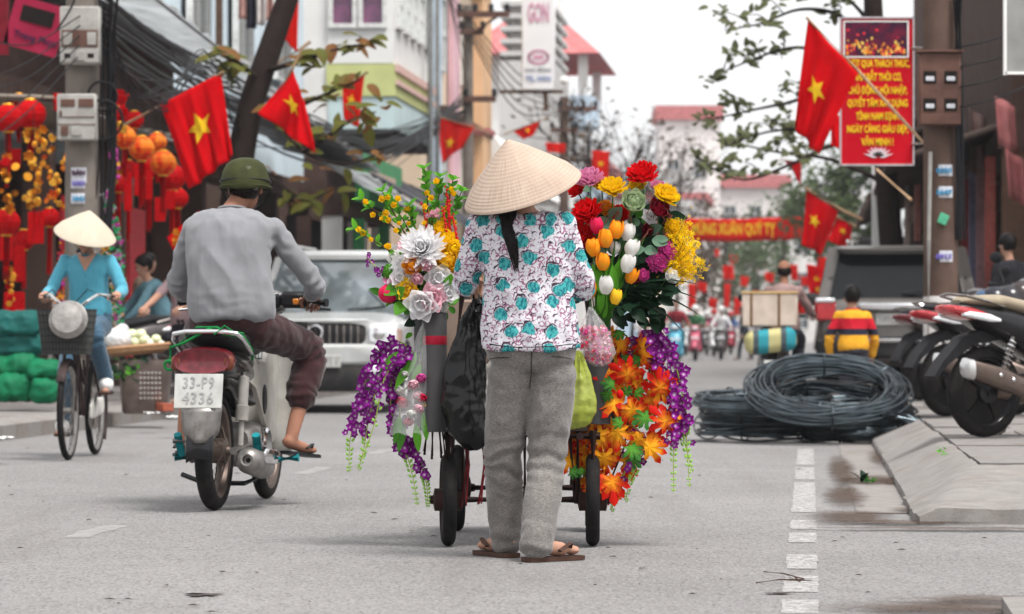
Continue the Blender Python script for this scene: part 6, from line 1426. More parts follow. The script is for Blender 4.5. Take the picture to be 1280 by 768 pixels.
# ------------------------------------------------------------------ left upper bundle
LF = [('chrysanthemum', 'big snow white spider chrysanthemum in the left bundle', 528, 312, 'snow', 'm', .076, (-.1, -.9, .3), -.10), ('carnation', 'yellow carnation right of the white chrysanthemum', 556, 307, 'yellow', 'r', .052, (.1, -.7, .6), -.02), ('rose', 'large yellow orange rose by the sleeve', 558, 326, 'peachy', 'r', .056, (.2, -.9, .2), -.05), ('rose', 'small yellow rose under the large one', 561, 344, 'peachy', 'r', .034, (.2, -.9, -.1), -.04),
      ('rose', 'orange rose under the white chrysanthemum', 516, 331, 'orange', 'r', .040, (-.1, -.9, -.2), -.10), ('hydrangea', 'white hydrangea cluster with green hearts', 548, 348, 'snow', 'h', .052, (.1, -.95, .1), -.09), ('hydrangea', 'white hydrangea blossom left of the pink petal', 503, 347, 'snow', 'h', .048, (-.4, -.9, .1), -.08),
      ('lily', 'white lily below the pink petals', 527, 380, 'snow', 'h', .058, (-.1, -.9, -.2), -.12), ('lily', 'blush lily at the tube mouth', 540, 372, 'blush', 'h', .050, (.2, -.95, .0), -.11), ('lily', 'small cream yellow lily left above the grey tube', 511, 362, 'peachy', 'h', .042, (-.3, -.9, .0), -.10), ('tulip_bloom', 'pink bloom between the white hydrangeas', 522, 347, 'blush', 'r', .026, (0, -.9, -.3), -.12), ('tulip_bloom', 'pale pink bloom above the hydrangea', 533, 333, 'blush', 'r', .026, (.1, -.9, .2), -.12), ('lily', 'white lily beside the dark tube top', 549, 383, 'white', 'c', .030, (.4, -.9, -.1), -.08), ('carnation', 'bright yellow bloom above the white chrysanthemum', 549, 290, 'yellow', 'c', .036, (.1, -.8, .5), .0), ('carnation', 'yellow bloom against the floral sleeve', 566, 312, 'yellow', 'r', .036, (.3, -.9, .1), -.06), ('hydrangea', 'white open blossom lowest right of the lilies', 560, 366, 'snow', 'h', .036, (.3, -.9, .0), -.09), ('hydrangea', 'white open blossom left of the orange rose', 500, 332, 'snow', 'h', .032, (-.4, -.9, .2), -.06), ('gerbera', 'pink bloom at the left edge under the twigs', 490, 352, 'pink', 'h', .030, (-.5, -.8, .2), -.06), ('gerbera', 'blush bloom beside the white chrysanthemum', 507, 308, 'blush', 'h', .028, (-.3, -.8, .5), -.05), ('gladiolus', 'pale cream bloom behind the twigs', 498, 325, 'white', 'r', .036, (-.5, -.7, .4), .02)]
for nm, lb, px, py, k, ty, r_, ax, dy in LF: flower(nm, lb, px, py, r_, T_[k][ty](), r_ * 1.28, ax, ANL + V((U(-.03, .03), U(-.03, .03), 0)), dy, nleaf=3, leafm=random.choice([ML, MLb, ML]))
# red-green bud
t = thing('peach_bud', 'fat pink red bud with green sepals at lower left', 'bud', C(486, 369, -.06)); m = MB(); m.ell(C(485, 368, -.06), (.040, .035, .036), 16, 12, ry3(.5)); m.build('bud', m_pet['cerise'], t)
m = MB()
for a in range(5): petal(m, Matrix.Translation(C(493, 374, -.06)) @ Matrix.Rotation(R(90 + 72 * a), 4, 'X') @ Matrix.Rotation(R(70), 4, 'Z'), .05, .014, .8)
m.build('sepals', m_leafb, t); m = MB(); m.tube([C(494, 373, -.06), C(515, 385, -.05), ANL], .004, 6); m.build('stem', m_stem, t)
t = thing('green_cone', 'bright green bobbled cone left of the white blossoms', 'ornament', C(488, 342, -.05)); m = MB(); c = C(487, 341, -.05); m.ell(c, (.026, .022, .034), 16, 12); m.build('cone', m_leafb, t); m = MB()
for i in range(70):
    a = i * 2.4; z = -1 + 2 * (i + .5) / 70; q = math.sqrt(1 - z * z); m.ell(c + V((q * math.cos(a) * .026, q * math.sin(a) * .022, z * .034)), (.0042,) * 3, 6, 4)
m.build('bobbles', m_leafg, t); m = MB(); m.tube([c - V((0, 0, .03)), ANL], .003, 5); m.build('stem', m_stem, t)
fl = thing('foliage_bunch', 'green leaves filling the left flower bundle above the tube', 'foliage', ANL)
for i in range(70): inst('leaf', random.choice([MLb, ML, MLd]), fl, C(random.gauss(528, 22), random.gauss(358, 22), U(-.06, .08)), qleaf(V((U(-1, 1), U(-.7, .2), U(-.6, .8)))), U(.6, 1.2))
for px, py in ((500, 358), (505, 378), (560, 350), (562, 360), (495, 372)): inst('leaf', MLb, fl, C(px, py, -.08), qleaf(V((U(-1, .3), -.3, U(-.5, .5)))), (1.6, 1.2, 1.2))
# flowering twigs
m_yb = m_pet['yellow']; ybl = fm('plum_blossom', lambda: bloom(1, [(5, 20, 1), (5, 45, .8)], .5, curl=.5, cup=.4), m_yb); pbl = fm('pale_blossom', lambda: bloom(1, [(5, 20, 1), (5, 50, .7)], .5, curl=.5, cup=.4), m_pet['blush'])
def twig(label, pts, ny, yr, leaftip=True, mat=None, ngreen=14, bl=None, name='blossom_twig'):
    w = [C(px, py, dy) for px, py, dy in pts]; t = thing(name, label, 'twig', w[0], None, 'flowering twigs in the left bundle'); dense = []
    for i in range(len(w) - 1):
        for k in range(4): dense.append(lerp(w[i], w[i + 1], k / 4) + V((U(-.004, .004), U(-.004, .004), 0)))
    dense.append(w[-1]); n = len(dense); m = MB(); m.tube(dense, [.0045 - .003 * i / n for i in range(n)], 6); m.build('stem', mat or m_twig, t)
    for i in range(ny):
        q = dense[int(U(.35, .98) * (n - 1))] + V((U(-.02, .02), U(-.03, .0), U(-.015, .02))); inst('blossom', bl or ybl, t, q, qdir(V((U(-.6, .6), -1, U(-.3, .7)))), yr * U(.8, 1.25))
    d = (dense[-1] - dense[-4]).normalized()
    if leaftip:
        for k in range(7): a = k * 2 * PI / 7; x, y = ring_frame(d); inst('leaf', MLb, t, dense[-1 - (k % 2) * 2], qleaf(d * .9 + x * math.cos(a) + y * math.sin(a), (0, -.4, 1)), U(.55, .85))
    for i in range(int(ngreen * 1.5)):
        q = dense[int(U(.3, .95) * (n - 1))]; inst('leaf', random.choice([MLb, MLb, ML]), t, q, qleaf(d * .7 + V((U(-1, 1), U(-.8, .4), U(-.3, .8)))), U(.34, .62))
B0 = (532, 345, -.03)
for lb, pts, ny, g in (('twig with yellow blossoms reaching far left, lower one', [B0, (500, 322, 0), (470, 303, 0), (444, 287, 0)], 5, 6), ('twig with yellow blossoms reaching far left, upper one', [B0, (505, 300, 0), (478, 270, .02), (452, 250, .02)], 7, 8), ('leafy twig rising left beside yellow blossoms', [B0, (508, 296, .02), (490, 262, .02), (478, 240, .02)], 4, 14), ('leafy twig left of the tall one', [B0, (515, 300, .05), (500, 268, .05), (486, 246, .05)], 3, 18),
                       ('tallest leafy twig with green tip', [B0, (537, 290, .0), (534, 245, .0), (530, 212, 0)], 5, 22), ('tall twig right of the tallest one', [B0, (543, 290, .02), (548, 250, .02), (550, 222, .02)], 4, 22), ('leafy twig beside the hat brim', [B0, (552, 290, .04), (562, 256, .04), (566, 226, .04)], 5, 20), ('twig with sparse leaves nearest the hat', [B0, (556, 290, .06), (570, 262, .06), (577, 240, .06)], 3, 16), ('short leafy twig behind the white chrysanthemum', [B0, (522, 300, .08), (515, 275, .08), (512, 258, .08)], 3, 24), ('short leafy twig between the tall ones', [B0, (540, 300, .08), (541, 275, .08), (543, 258, .08)], 4, 24), ('short leafy twig right of the tall ones', [B0, (550, 305, .1), (556, 280, .1), (559, 265, .1)], 4, 24)):
    twig(lb, pts, ny, .017, True, None, g)
twig('pale pink blossom twig between the yellow ones', [B0, (538, 300, -.02), (541, 275, -.02), (546, 262, -.02)], 7, .016, False, None, 4, pbl)
for i, (x0, y0) in enumerate(((528, 255), (532, 268), (558, 236), (562, 250), (554, 262), (566, 270))):
    m = MB(); p0, p1 = C(x0 + 8, 330, -.02), C(x0, y0, -.02); pts = stem_path(p0, p1, .01, 10); m.tube(pts, [.0045] * 8 + [.004, .003, .002], 6)
    for q in pts[3:]:
        for k in range(3): m.ell(q + V((U(-.006, .006), U(-.006, .006), U(-.01, .01))), (.0038, .0038, .005), 6, 5)
    tag(m.build('red_catkin', M('red_catkin', (.50, .015, .02), .6, sc=60)), 'slim red catkin stick among the left twigs', 'twig', 'red catkin sticks in the left bundle')
# small orchid sprig
# ------------------------------------------------------------------ orchids
def orchid_mat():
    t = NT('orchid_petal'); ln = t.n('ShaderNodeVectorMath'); ln.operation = 'LENGTH'; t.link(t.tc.outputs['Object'], ln.inputs[0])
    d = t.math('ADD', ln.outputs['Value'], t.math('MULTIPLY', t.noise(120, 2), .25))
    c = t.mix(t.rng(d, .28, .55), (.72, .55, .72), (.27, .012, .27)); c = t.mix(t.rng(d, .95, 1.2), c, (.15, .008, .18)); t.col(c); t.b.inputs['Roughness'].default_value = .5
    tr = t.n('ShaderNodeBsdfTranslucent'); t.link(c, tr.inputs[0]); ms = t.n('ShaderNodeMixShader'); ms.inputs[0].default_value = .25; t.link(t.b.outputs[0], ms.inputs[1]); t.link(tr.outputs[0], ms.inputs[2]); t.link(ms.outputs[0], t.N['Material Output'].inputs[0]); return t.mt
m_orch = orchid_mat()
def orch_mb():
    m = MB()
    for a, l, w in ((0, 1, .42), (72, 1, .5), (144, 1, .40), (216, 1, .40), (288, 1, .5)): petal(m, Matrix.Rotation(R(a), 4, 'Z') @ Matrix.Rotation(R(18), 4, 'X'), l, w, .3, .3)
    petal(m, Matrix.Rotation(R(180), 4, 'Z') @ Matrix.Rotation(R(55), 4, 'X'), .6, .3, -.6, .5); return m
MO = fm('orchid_blossom', orch_mb, m_orch)
m_ostem = M('orchid_stem', (.34, .44, .08), .5); m_obud = M('green_bud', (.30, .55, .10), .5, sc=40)
def orchid(label, pts, n, dens=(.25, .82), r=.020, buds=14, gname='orchid sprays hanging from the cart', spread=.022):
    w = [C(*p) for p in pts]; t = thing('orchid_spray', label, 'orchid', w[0], None, gname); dn = []
    for i in range(len(w) - 1):
        p0, p1, p2, p3 = w[max(i - 1, 0)], w[i], w[i + 1], w[min(i + 2, len(w) - 1)]
        for k in range(8):
            q = k / 8; dn.append(.5 * ((2 * p1) + (p2 - p0) * q + (2 * p0 - 5 * p1 + 4 * p2 - p3) * q * q + (3 * p1 - p0 - 3 * p2 + p3) * q ** 3))
    dn.append(w[-1]); N_ = len(dn); m = MB(); m.tube(dn, [.004 - .0025 * i / N_ for i in range(N_)], 6); m.build('stem', m_ostem, t)
    for i in range(n):
        q = dn[int((dens[0] + (dens[1] - dens[0]) * (i + U(0, 1)) / n) * (N_ - 1))] + V((random.gauss(0, spread * .7), random.gauss(-.005, spread), random.gauss(0, .012)))
        inst('blossom', MO, t, q, qdir(V((U(-1, 1), -1.1, U(-.6, .5)))), r * U(.8, 1.2))
    if buds:
        m = MB()
        for i in range(buds):
            f_ = dens[1] + (1 - dens[1]) * (i + .5) / buds; q = dn[min(N_ - 1, int(f_ * (N_ - 1)))]; s = .0075 * (1.15 - (f_ - dens[1]) / max(.01, 1 - dens[1]) * .6)
            o = V((1 if i % 2 else -1, 0, -.6)).normalized(); m.ell(q + o * s * 1.5, (s * .75, s * .6, s * 1.2), 7, 5, ry3(.6 * (1 if i % 2 else -1)))
        m.build('buds', m_obud, t)
for lb, pts, n, de, bu in (('purple orchid spray arching furthest left of the cart', [(530, 455, .0), (500, 428, -.02), (470, 445, -.03), (450, 500, -.02), (438, 548, -.02), (436, 590, -.02)], 44, (.25, .80), 14), ('purple orchid spray just inside the furthest left one', [(530, 458, 0), (505, 440, -.05), (478, 465, -.06), (462, 520, -.06), (455, 560, -.06), (448, 588, -.05)], 40, (.2, .72), 14), ('yellow stemmed orchid spray with few blossoms left of the tube', [(520, 446, -.06), (500, 447, -.10), (480, 475, -.11), (468, 530, -.11), (452, 575, -.1)], 14, (.1, .6), 8), ('purple orchid spray hanging beside the wrapped bouquet', [(526, 452, .0), (500, 450, -.02), (488, 490, -.03), (495, 540, -.04), (512, 580, -.04), (522, 632, -.04)], 46, (.2, .78), 18), ('purple orchid spray ending below the grey tube', [(530, 470, .04), (505, 490, .02), (500, 540, .0), (518, 566, -.02), (532, 600, -.02), (535, 634, -.02)], 36, (.3, .78), 18),
                           ('purple orchid spray at the outer right of the maple leaves', [(780, 440, .05), (818, 415, .02), (842, 450, .0), (856, 510, .0), (858, 545, .0), (862, 610, .0)], 46, (.15, .75), 18), ('purple orchid spray second from the outer right', [(780, 450, .05), (812, 430, -.02), (832, 470, -.04), (845, 530, -.04), (842, 560, -.04), (842, 616, -.04)], 46, (.15, .76), 18), ('orchid spray trailing buds past the orange leaves', [(780, 470, .05), (812, 450, .05), (838, 490, .04), (852, 540, .04), (866, 590, .04)], 36, (.1, .8), 14), ('orchid spray hanging under the lowest orange leaf', [(770, 520, .05), (800, 545, .02), (785, 580, .0), (772, 615, .0), (764, 640, .0)], 12, (.2, .6), 18), ('short budded orchid spray under the maple garland', [(775, 520, .05), (808, 550, .02), (800, 575, .0), (788, 600, -.01), (782, 628, 0)], 12, (.2, .6), 18), ('purple orchid spray topping the maple garland', [(770, 470, .06), (790, 440, .05), (806, 422, .05), (830, 430, .06), (846, 470, .06), (850, 520, .06)], 34, (.2, .98), 0)):
    orchid(lb, pts, int(n * 1.3), de, .022, bu)
orchid('small purple orchid sprig by the car windscreen', [(525, 350, .0), (495, 350, -.02), (475, 338, -.02), (458, 322, -.02)], 12, (.55, 1.0), .013, 0, spread=.014)
# ------------------------------------------------------------------ maple leaves
def maple_mat(name, cin, cout, sc=1.0):
    t = NT(name); ln = t.n('ShaderNodeVectorMath'); ln.operation = 'LENGTH'; t.link(t.tc.outputs['Object'], ln.inputs[0]); inf = t.n('ShaderNodeObjectInfo')
    d = t.math('ADD', t.math('MULTIPLY', ln.outputs['Value'], 1.0), t.math('MULTIPLY', t.math('SUBTRACT', t.noise(3.5, 3), .5), .9)); d = t.math('ADD', d, t.math('MULTIPLY', t.math('SUBTRACT', inf.outputs['Random'], .5), .55))
    c = t.mix(t.rng(d, .12, .70), cin, cout); t.col(c); t.b.inputs['Roughness'].default_value = .5; t.bump(t.noise(30, 2), .2, .02)
    tr = t.n('ShaderNodeBsdfTranslucent'); t.link(c, tr.inputs[0]); ms = t.n('ShaderNodeMixShader'); ms.inputs[0].default_value = .28; t.link(t.b.outputs[0], ms.inputs[1]); t.link(tr.outputs[0], ms.inputs[2]); t.link(ms.outputs[0], t.N['Material Output'].inputs[0]); return t.mt
m_maple = maple_mat('autumn_maple', (.92, .42, .015), (.62, .012, .005)); m_mapleg = maple_mat('green_maple', (.09, .30, .03), (.03, .14, .02))
def maple_mb():
    m = MB(); out = []
    lobes = [(-128, .62), (-72, .88), (-34, .86), (0, 1.05), (34, .86), (72, .88), (128, .62)]
    for i, (a, l) in enumerate(lobes):
        def pt(ang, r): return (math.sin(R(ang)) * r, math.cos(R(ang)) * r)
        pv = lobes[i - 1][0] if i else -165; nx = lobes[i + 1][0] if i < 6 else 165
        out += [pt((a + pv) / 2, .36 if i else .26), pt(a - 13, l * .66), pt(a - 15, l * .78), pt(a, l), pt(a + 15, l * .78), pt(a + 13, l * .66)]
    out.append((math.sin(R(165)) * .26, math.cos(R(165)) * .26))
    def z(x, y):
        r = math.hypot(x, y); a = math.atan2(x, y); return .10 * math.cos(a * 7 * .93) * r - .28 * r * r
    n = len(out); vs = [(0, 0, .0)] + [(x * .5, y * .5, z(x * .5, y * .5)) for x, y in out] + [(x, y, z(x, y)) for x, y in out]; fs = []
    for i in range(n): j = (i + 1) % n; fs.append((0, 1 + i, 1 + j)); fs.append((1 + i, 1 + n + i, 1 + n + j, 1 + j))
    m.add(vs, fs); m.tube([(0, -.02, .0), (0, -.35, -.03), (.03, -.62, -.12)], .022, 5); return m
MM = fm('maple_leaf', maple_mb, m_maple); MG = fm('maple_leaf_green', maple_mb, m_mapleg)
mg_ = thing('maple_garland', 'garland of orange red maple leaves hanging over the cart right side', 'garland', C(760, 620, 0))
for px, py, sz, dy in ((803, 437, 20, -.06), (825, 485, 20, -.07), (785, 468, 19, -.06), (762, 462, 17, -.03), (832, 527, 19, -.07), (815, 500, 17, -.02), (768, 505, 19, -.04), (790, 512, 17, -.05), (748, 545, 17, -.03), (772, 540, 18, -.04), (812, 560, 19, -.07), (795, 545, 14, -.02), (712, 575, 17, .0), (755, 572, 18, -.03), (765, 602, 21, -.06), (735, 575, 16, .02), (775, 430, 15, .0), (762, 425, 14, .0), (780, 490, 15, .02), (745, 500, 14, .03), (722, 548, 15, .04), (750, 520, 15, .04), (700, 560, 13, .06), (785, 575, 14, .01), (820, 455, 13, .04), (740, 590, 15, .05), (762, 485, 14, .05), (800, 480, 14, .05), (805, 520, 15, .05), (725, 560, 15, .06), (770, 445, 15, .05), (790, 590, 11, .02), (758, 555, 15, .06), (708, 545, 14, .09), (752, 470, 14, .08), (775, 520, 16, .08), (795, 455, 14, .08), (742, 610, 14, -.02), (755, 615, 13, .03)):
    for q in range(2): inst('leaf', MM, mg_, C(px + U(-14, 14), py + U(-14, 14), dy + U(.02, .08)), qleaf(V((U(-.9, .9), U(-.3, .3), U(-1, .5))), (U(-.6, .6), -1, U(-.1, .6))), sz * U(.9, 1.25) * kc)
    inst('leaf', MM, mg_, C(px, py, dy), qleaf(V((U(-.9, .9), U(-.3, .3), U(-1, .5))), (U(-.5, .5), -1, U(-.1, .6))), sz * 1.42 * kc)
for px, py, sz, dy in ((775, 415, 14, -.03), (800, 450, 12, -.02), (765, 480, 15, -.07), (795, 492, 13, -.07), (807, 522, 19, -.09), (783, 492, 11, -.08), (790, 560, 19, -.08), (775, 530, 12, -.07), (748, 610, 13, -.06), (790, 575, 15, -.05), (815, 470, 12, -.04), (715, 590, 12, -.03), (728, 588, 10, -.02), (785, 450, 10, .0), (760, 492, 12, -.05)):
    inst('leaf', MG, mg_, C(px, py, dy), qleaf(V((U(-1, 1), -.3, U(-1, .7))), (U(-.4, .4), -1, .4)), sz * kc)
m = MB(); m.tube([C(748, 410, .05), C(775, 440, .03), C(790, 500, .02), C(780, 560, .02), C(755, 620, .02)], .004, 6); m.tube([C(760, 420, .05), C(810, 450, .03), C(820, 530, .02)], .004, 6); m.build('vine', m_twig, mg_)
m = MB(); m.ell(C(775, 493, -.12), (.014, .012, .018), 10, 8); m.build('red_bud', m_pet['red'], mg_)
# ------------------------------------------------------------------ bags
def plastic(name, c, alpha, rough=.18, sc=18, c2=None, bump=.5, bs=40):
    m = M(name, c, rough, sc=sc, c2=c2, spec=.3, alpha=alpha, bump=bump, bsc=bs); return m
def bag(name, label, prof, mat, depth=.6, vox=.008, amp=.010, top=None, ks=10, yc=0.0):
    m = MB(); rings = []
    for px, py, hw_ in prof:
        c = C(px, py, yc); rings.append([c + V((math.cos(a) * hw_ * kc, math.sin(a) * hw_ * kc * depth, 0)) for a in [2 * PI * i / 20 for i in range(20)]])
    m.loft(rings); top_ = rings[0][0]
    cz = C(prof[0][0], prof[0][1], yc)
    def dsp(p, n):
        q = p - cz; a = math.atan2(q.x, q.y); fz = max(0, min(1, -q.z / .45))
        return amp * (math.sin(a * ks + 3 * noise.noise(p * 6)) * (1 - fz) * .9 + (1 - 2.4 * abs(noise.noise(V((p.x * 13, p.y * 13, p.z * 8))))) * .7 + .4 * noise.noise(p * 40))
    o = remesh(m, vox, 2, dsp).build(name, mat); tag(o, label, 'bag'); return o
m_bbag = plastic('black_plastic_film', (.004, .004, .0045), 1.0, .24, bump=.3, bs=24); m_ybag = plastic('yellow_green_plastic', (.27, .32, .035), 1.0, .25, 10, (.34, .38, .08)); m_cbag = plastic('clear_plastic_film', (.8, .8, .8), .22, .12)
MATS['yellow_green_plastic'].node_tree.nodes['Principled BSDF'].inputs['Transmission Weight'].default_value = .15
bag('plastic_bag', 'full black plastic bag hanging between cart and grey trousers', [(597, 370, 4), (597, 380, 6), (592, 400, 13), (585, 430, 20), (580, 470, 25), (581, 510, 28), (587, 540, 25), (592, 556, 14), (594, 562, 5)], m_bbag, .7, .007, .012, yc=-.14)
bag('plastic_bag', 'bulging yellow green plastic bag beside the grey trousers', [(722, 440, 4), (723, 450, 8), (725, 470, 13), (726, 495, 18), (725, 515, 20), (722, 528, 17), (718, 535, 7)], m_ybag, .8, .006, .007, ks=7, yc=-.16)
pb = bag('plastic_bag', 'clear plastic bag packed with pink petals under the tulips', [(738, 384, 3), (739, 392, 6), (741, 405, 14), (746, 425, 20), (750, 442, 21), (750, 453, 14), (749, 457, 6)], m_cbag, .75, .006, .005, yc=-.14)
m = MB(); rnd = random.Random(9)
for i in range(420):
    a = rnd.uniform(0, 6.28); f_ = rnd.random(); py = 410 + 43 * f_; hw_ = (14 + 6.0 * math.sin(PI * min(1, f_ * .9 + .1))) * .92 * math.sqrt(rnd.random()); px = 742 + 7 * f_
    c = C(px, py, -.14) + V((math.cos(a) * hw_ * kc, math.sin(a) * hw_ * kc * .72, 0)); q = Euler((rnd.uniform(0, 6), rnd.uniform(0, 6), 0)).to_matrix().to_4x4(); m.cur = i % 3
    petal(m, Matrix.Translation(c) @ q, .019, .010, .6, .5, 2, nu=2)
tag(m.build('pink_petals', [m_pet['magenta'], m_pet['blush'], m_pet['cerise']]), 'mass of pink petals filling the clear plastic bag', 'petals', kind='stuff')
# wrapped bouquet hanging head down
bq = thing('wrapped_bouquet', 'bouquet in clear wrap hanging head down left of the tube', 'bouquet', C(515, 545, -.1))
m = MB(); m.grid(lambda u, v: C(531 - 22 * v + (3 + 20 * v ** .7) * math.cos(2 * PI * u), 405 + 138 * v, -.08 + (3 + 20 * v ** .7) * kc * .8 * math.sin(2 * PI * u)) + V((0, 0, .006)) * math.sin(u * 40), 28, 10, True); m.build('wrapping', m_cbag, bq)
for px, py, k, r_ in ((505, 500, 'cerise', .034), (521, 492, 'blush', .030), (529, 495, 'cerise', .028), (516, 478, 'blush', .034), (500, 485, 'white', .028), (510, 525, 'cerise', .028), (524, 508, 'blush', .030), (515, 515, 'white', .028), (534, 505, 'peachy', .022), (507, 466, 'white', .02), (526, 470, 'magenta', .03)): inst('bloom', T_[k]['r'](), bq, C(px, py, -.09 + U(-.03, .02)), qdir(V((U(-.4, .3), -.7, -.7))), r_)
for px, py, a in ((512, 455, -.6), (505, 530, -.2), (530, 515, .1), (498, 440, -.9), (520, 440, -.4), (525, 455, -.3), (520, 530, .1), (500, 520, -.2)): inst('leaf', random.choice([MLb, ML]), bq, C(px, py, -.09), qleaf(V((a, -.2, -1))), (1.0, 1.9, 1))
m = MB()
for i in range(9): m.tube([C(531 + U(-3, 3), 412, -.08), C(515 + U(-10, 10), 480, -.08)], .0035, 5)
m.build('stems', m_leafb, bq)
# brown box behind the bag
b_ = MB().box(C(578, 415, .35), (.22, .30, .26), None, .01).build('cardboard_box', M('brown_cardboard', (.30, .22, .18), .8, sc=6)); tag(b_, 'plain brown cardboard box on the cart behind the black bag', 'box')
# ================================================================== POLES, CABLES, TREES, FLAGS, SHOP GOODS
m_pole = M('old_concrete_pole', (.19, .165, .145), .85, sc=5, bump=.3, bsc=60, dirt=.5, dirtc=(.14, .10, .08)); m_pole2 = M('brown_concrete_pole', (.12, .078, .062), .85, sc=5, bump=.4, bsc=40, dirt=.5, dirtc=(.09, .06, .05))
m_box = M('grey_meter_box', (.38, .365, .34), .55, sc=8, dirt=.45, dirtc=(.25, .21, .18)); m_rustbox = M('rusty_meter_box', (.13, .07, .055), .6, sc=8, dirt=.5, dirtc=(.06, .035, .03)); m_cable = M('black_cable', (.018, .018, .02), .55)
m_stick = M('paper_sticker', (.62, .62, .66), .7, sc=25); m_stickink = M('purple_print', (.16, .13, .48), .7); m_stickblue = M('blue_print', (.05, .28, .48), .7)
def pole(label, px, d, r0, r1, h, mat, z0=0.0, lean=0.0):
    p = P(px, HZ, d); t = thing('utility_pole', label, 'pole', (p.x, d, z0), None); m = MB()
    m.tube([(p.x + lean * i / 6, d, z0 + h * i / 6) for i in range(7)], [lerp(r0, r1, i / 6) for i in range(7)], 24); m.build('shaft', mat, t); return t
def meter(t, px, py, w, h, d, mat, style):
    k = d / F; c = P(px, py, d); sx, sz = w * k, h * k; bx = MB().box(c, (sx, .16, sz), None, .012).build('meter_box', mat, t); y = c.y - .082
    def q(ox, oz, w_, h_, m_, n, dp=.012): return MB().box((c.x + ox * sx, y, c.z + oz * sz), (w_ * sx, dp, h_ * sz), None, .002).build(n, m_, bx)
    if style == 0:
        q(0, -.06, .9, .30, m_rustbox, 'meter_window'); q(-.3, -.06, .22, .22, m_box, 'meter_dial', .03); q(.3, -.06, .22, .22, m_box, 'meter_dial', .03); q(0, -.36, .96, .22, m_box, 'lower_cover', .03); q(0, -.36, .26, .16, m_box, 'knob', .07); q(-.3, -.36, .16, .08, m_dark, 'slot', .036); q(.28, -.36, .16, .08, m_dark, 'slot', .036)
    elif style == 1:
        q(-.22, .30, .36, .16, m_rustbox, 'label_window'); q(.24, .30, .38, .18, m_rustbox, 'label_window'); q(0, .0, .92, .02, m_rustbox, 'seam'); q(0, -.16, .96, .015, m_rustbox, 'seam'); q(-.3, -.30, .18, .2, m_rustbox, 'switch', .03); q(.0, -.30, .26, .2, m_box, 'switch_cover', .03); q(-.4, .08, .06, .1, m_rustbox, 'lock', .03)
    else:
        for ox in (-.25, .25):
            for oz in (.16, -.22): q(ox, oz, .3, .17, m_dark, 'meter_window'); q(ox, oz - .02, .2, .06, m_stick, 'meter_dial', .02)
        q(0, -.42, .96, .14, m_rustbox, 'lower_cover', .03); MB().box((c.x, c.y, c.z + sz * .52), (sx * 1.12, .22, .02), None, .004).build('box_roof', m_rustbox, bx)
def sticker(t, px, py, w, h, d, txt, mat, r):
    k = d / F; c = P(px, py, d); m = MB()
    m.grid(lambda u, v: V((c.x + math.sin((u - .5) * w * k / r) * r, d - math.cos((u - .5) * w * k / r) * r, c.z + (v - .5) * h * k)), 8, 2); o = m.build('sticker', m_stick, t); 
    text_mb(txt, h * k * .62, frameT((c.x, d - r - .012, c.z - h * k * .05), (1, 0, 0), (0, 0, 1)), w * k * .8, .008, .03).build('lettering', mat, o, smooth=False)
pl_ = pole('grey concrete pole carrying two meter boxes by the lantern shop', 103, 32, .165, .145, 5.5, m_pole, PVL)
meter(pl_, 101, 45, 50, 72, 31.78, m_box, 0); meter(pl_, 97, 147, 49, 58, 31.76, m_box, 1)
for py, tx, mt in ((230, '0350', m_stickink), (249, '3842', m_stickblue), (217, 'BÁN', m_ink)): sticker(pl_, 101, py, 20, 13, 32, tx, mt, .162)
pr_ = pole('brown concrete pole with stickers and whitewashed foot by the scooters', 1177, 30, .150, .138, 5.5, m_pole2, PVR, -.03)
meter(pr_, 1174, 112, 52, 90, 29.8, m_rustbox, 2)
for py, tx, mt in ((214, '0350', m_stickblue), (241, '3649', m_stickblue), (321, '0913', m_stickink)): sticker(pr_, 1177, py, 24, 14, 30, tx, mt, .148)
MB().box(P(1179, 274, 29.83), (.08, .02, .09), ry3(.4), .004).build('torn_sticker', M('green_sticker', (.1, .42, .25), .7), pr_)
m = MB(); p = P(1177, 0, 30); m.lathe([(.157, 0), (.156, .95), (.1515, .96)], 24, Matrix.Translation((p.x, 30, PVR))); m.build('whitewash', M('flaking_whitewash', (.60, .57, .55), .85, sc=7, dirt=.6, dirtc=(.2, .13, .1)), pr_)
m = MB(); m.tube([P(1160, 470, 29.84), P(1161, 300, 29.84), P(1163, 190, 29.84)], .017, 8); m.build('conduit', m_box, pr_)
for k in range(9):
    m = MB(); x = 1194 + U(-3, 7); m.tube([P(x + U(-4, 4), -8, 29.85), P(x + U(-3, 3), 100, 29.8 + U(-.05, .1)), P(x + U(-3, 4), 210, 29.85), P(x + U(-2, 6), 300, 29.9)], U(.008, .015), 6); m.build('cable', m_cable, pr_)
for k in range(11):
    m = MB(); x = 131 + U(-6, 12); m.tube([P(x + U(-8, 8), -10, 31.9), P(x + U(-5, 5), 70, 31.8 + U(-.1, .1)), P(x + U(-4, 4), 140, 31.85), P(x + U(-6, 4), 210, 31.9), P(x - U(0, 12), 290, 31.95)], U(.008, .016), 6); m.build('cable', m_cable, pl_)
for i in range(2):
    m = MB(); c = P(128, 120 + 30 * i, 31.8); m.torus(c, .13 + .05 * i, .012, (0, 1, .2), 24, 6); m.build('cable_loop', m_cable, pl_)
def xarm(t, px, py, w, d, n=4):
    c = P(px, py, d); k = d / F; a = MB().box(c, (w * k, .14, .14)).build('crossarm', m_rustbox, t, smooth=False)
    for i in range(n):
        m = MB(); q = c + V(((-.45 + .9 * i / (n - 1)) * w * k, 0, .07)); m.lathe([(.03, 0), (.09, .04), (.05, .09), (.08, .13), (.04, .18), (.001, .2)], 10, Matrix.Translation(q)); m.build('insulator', m_black, a)
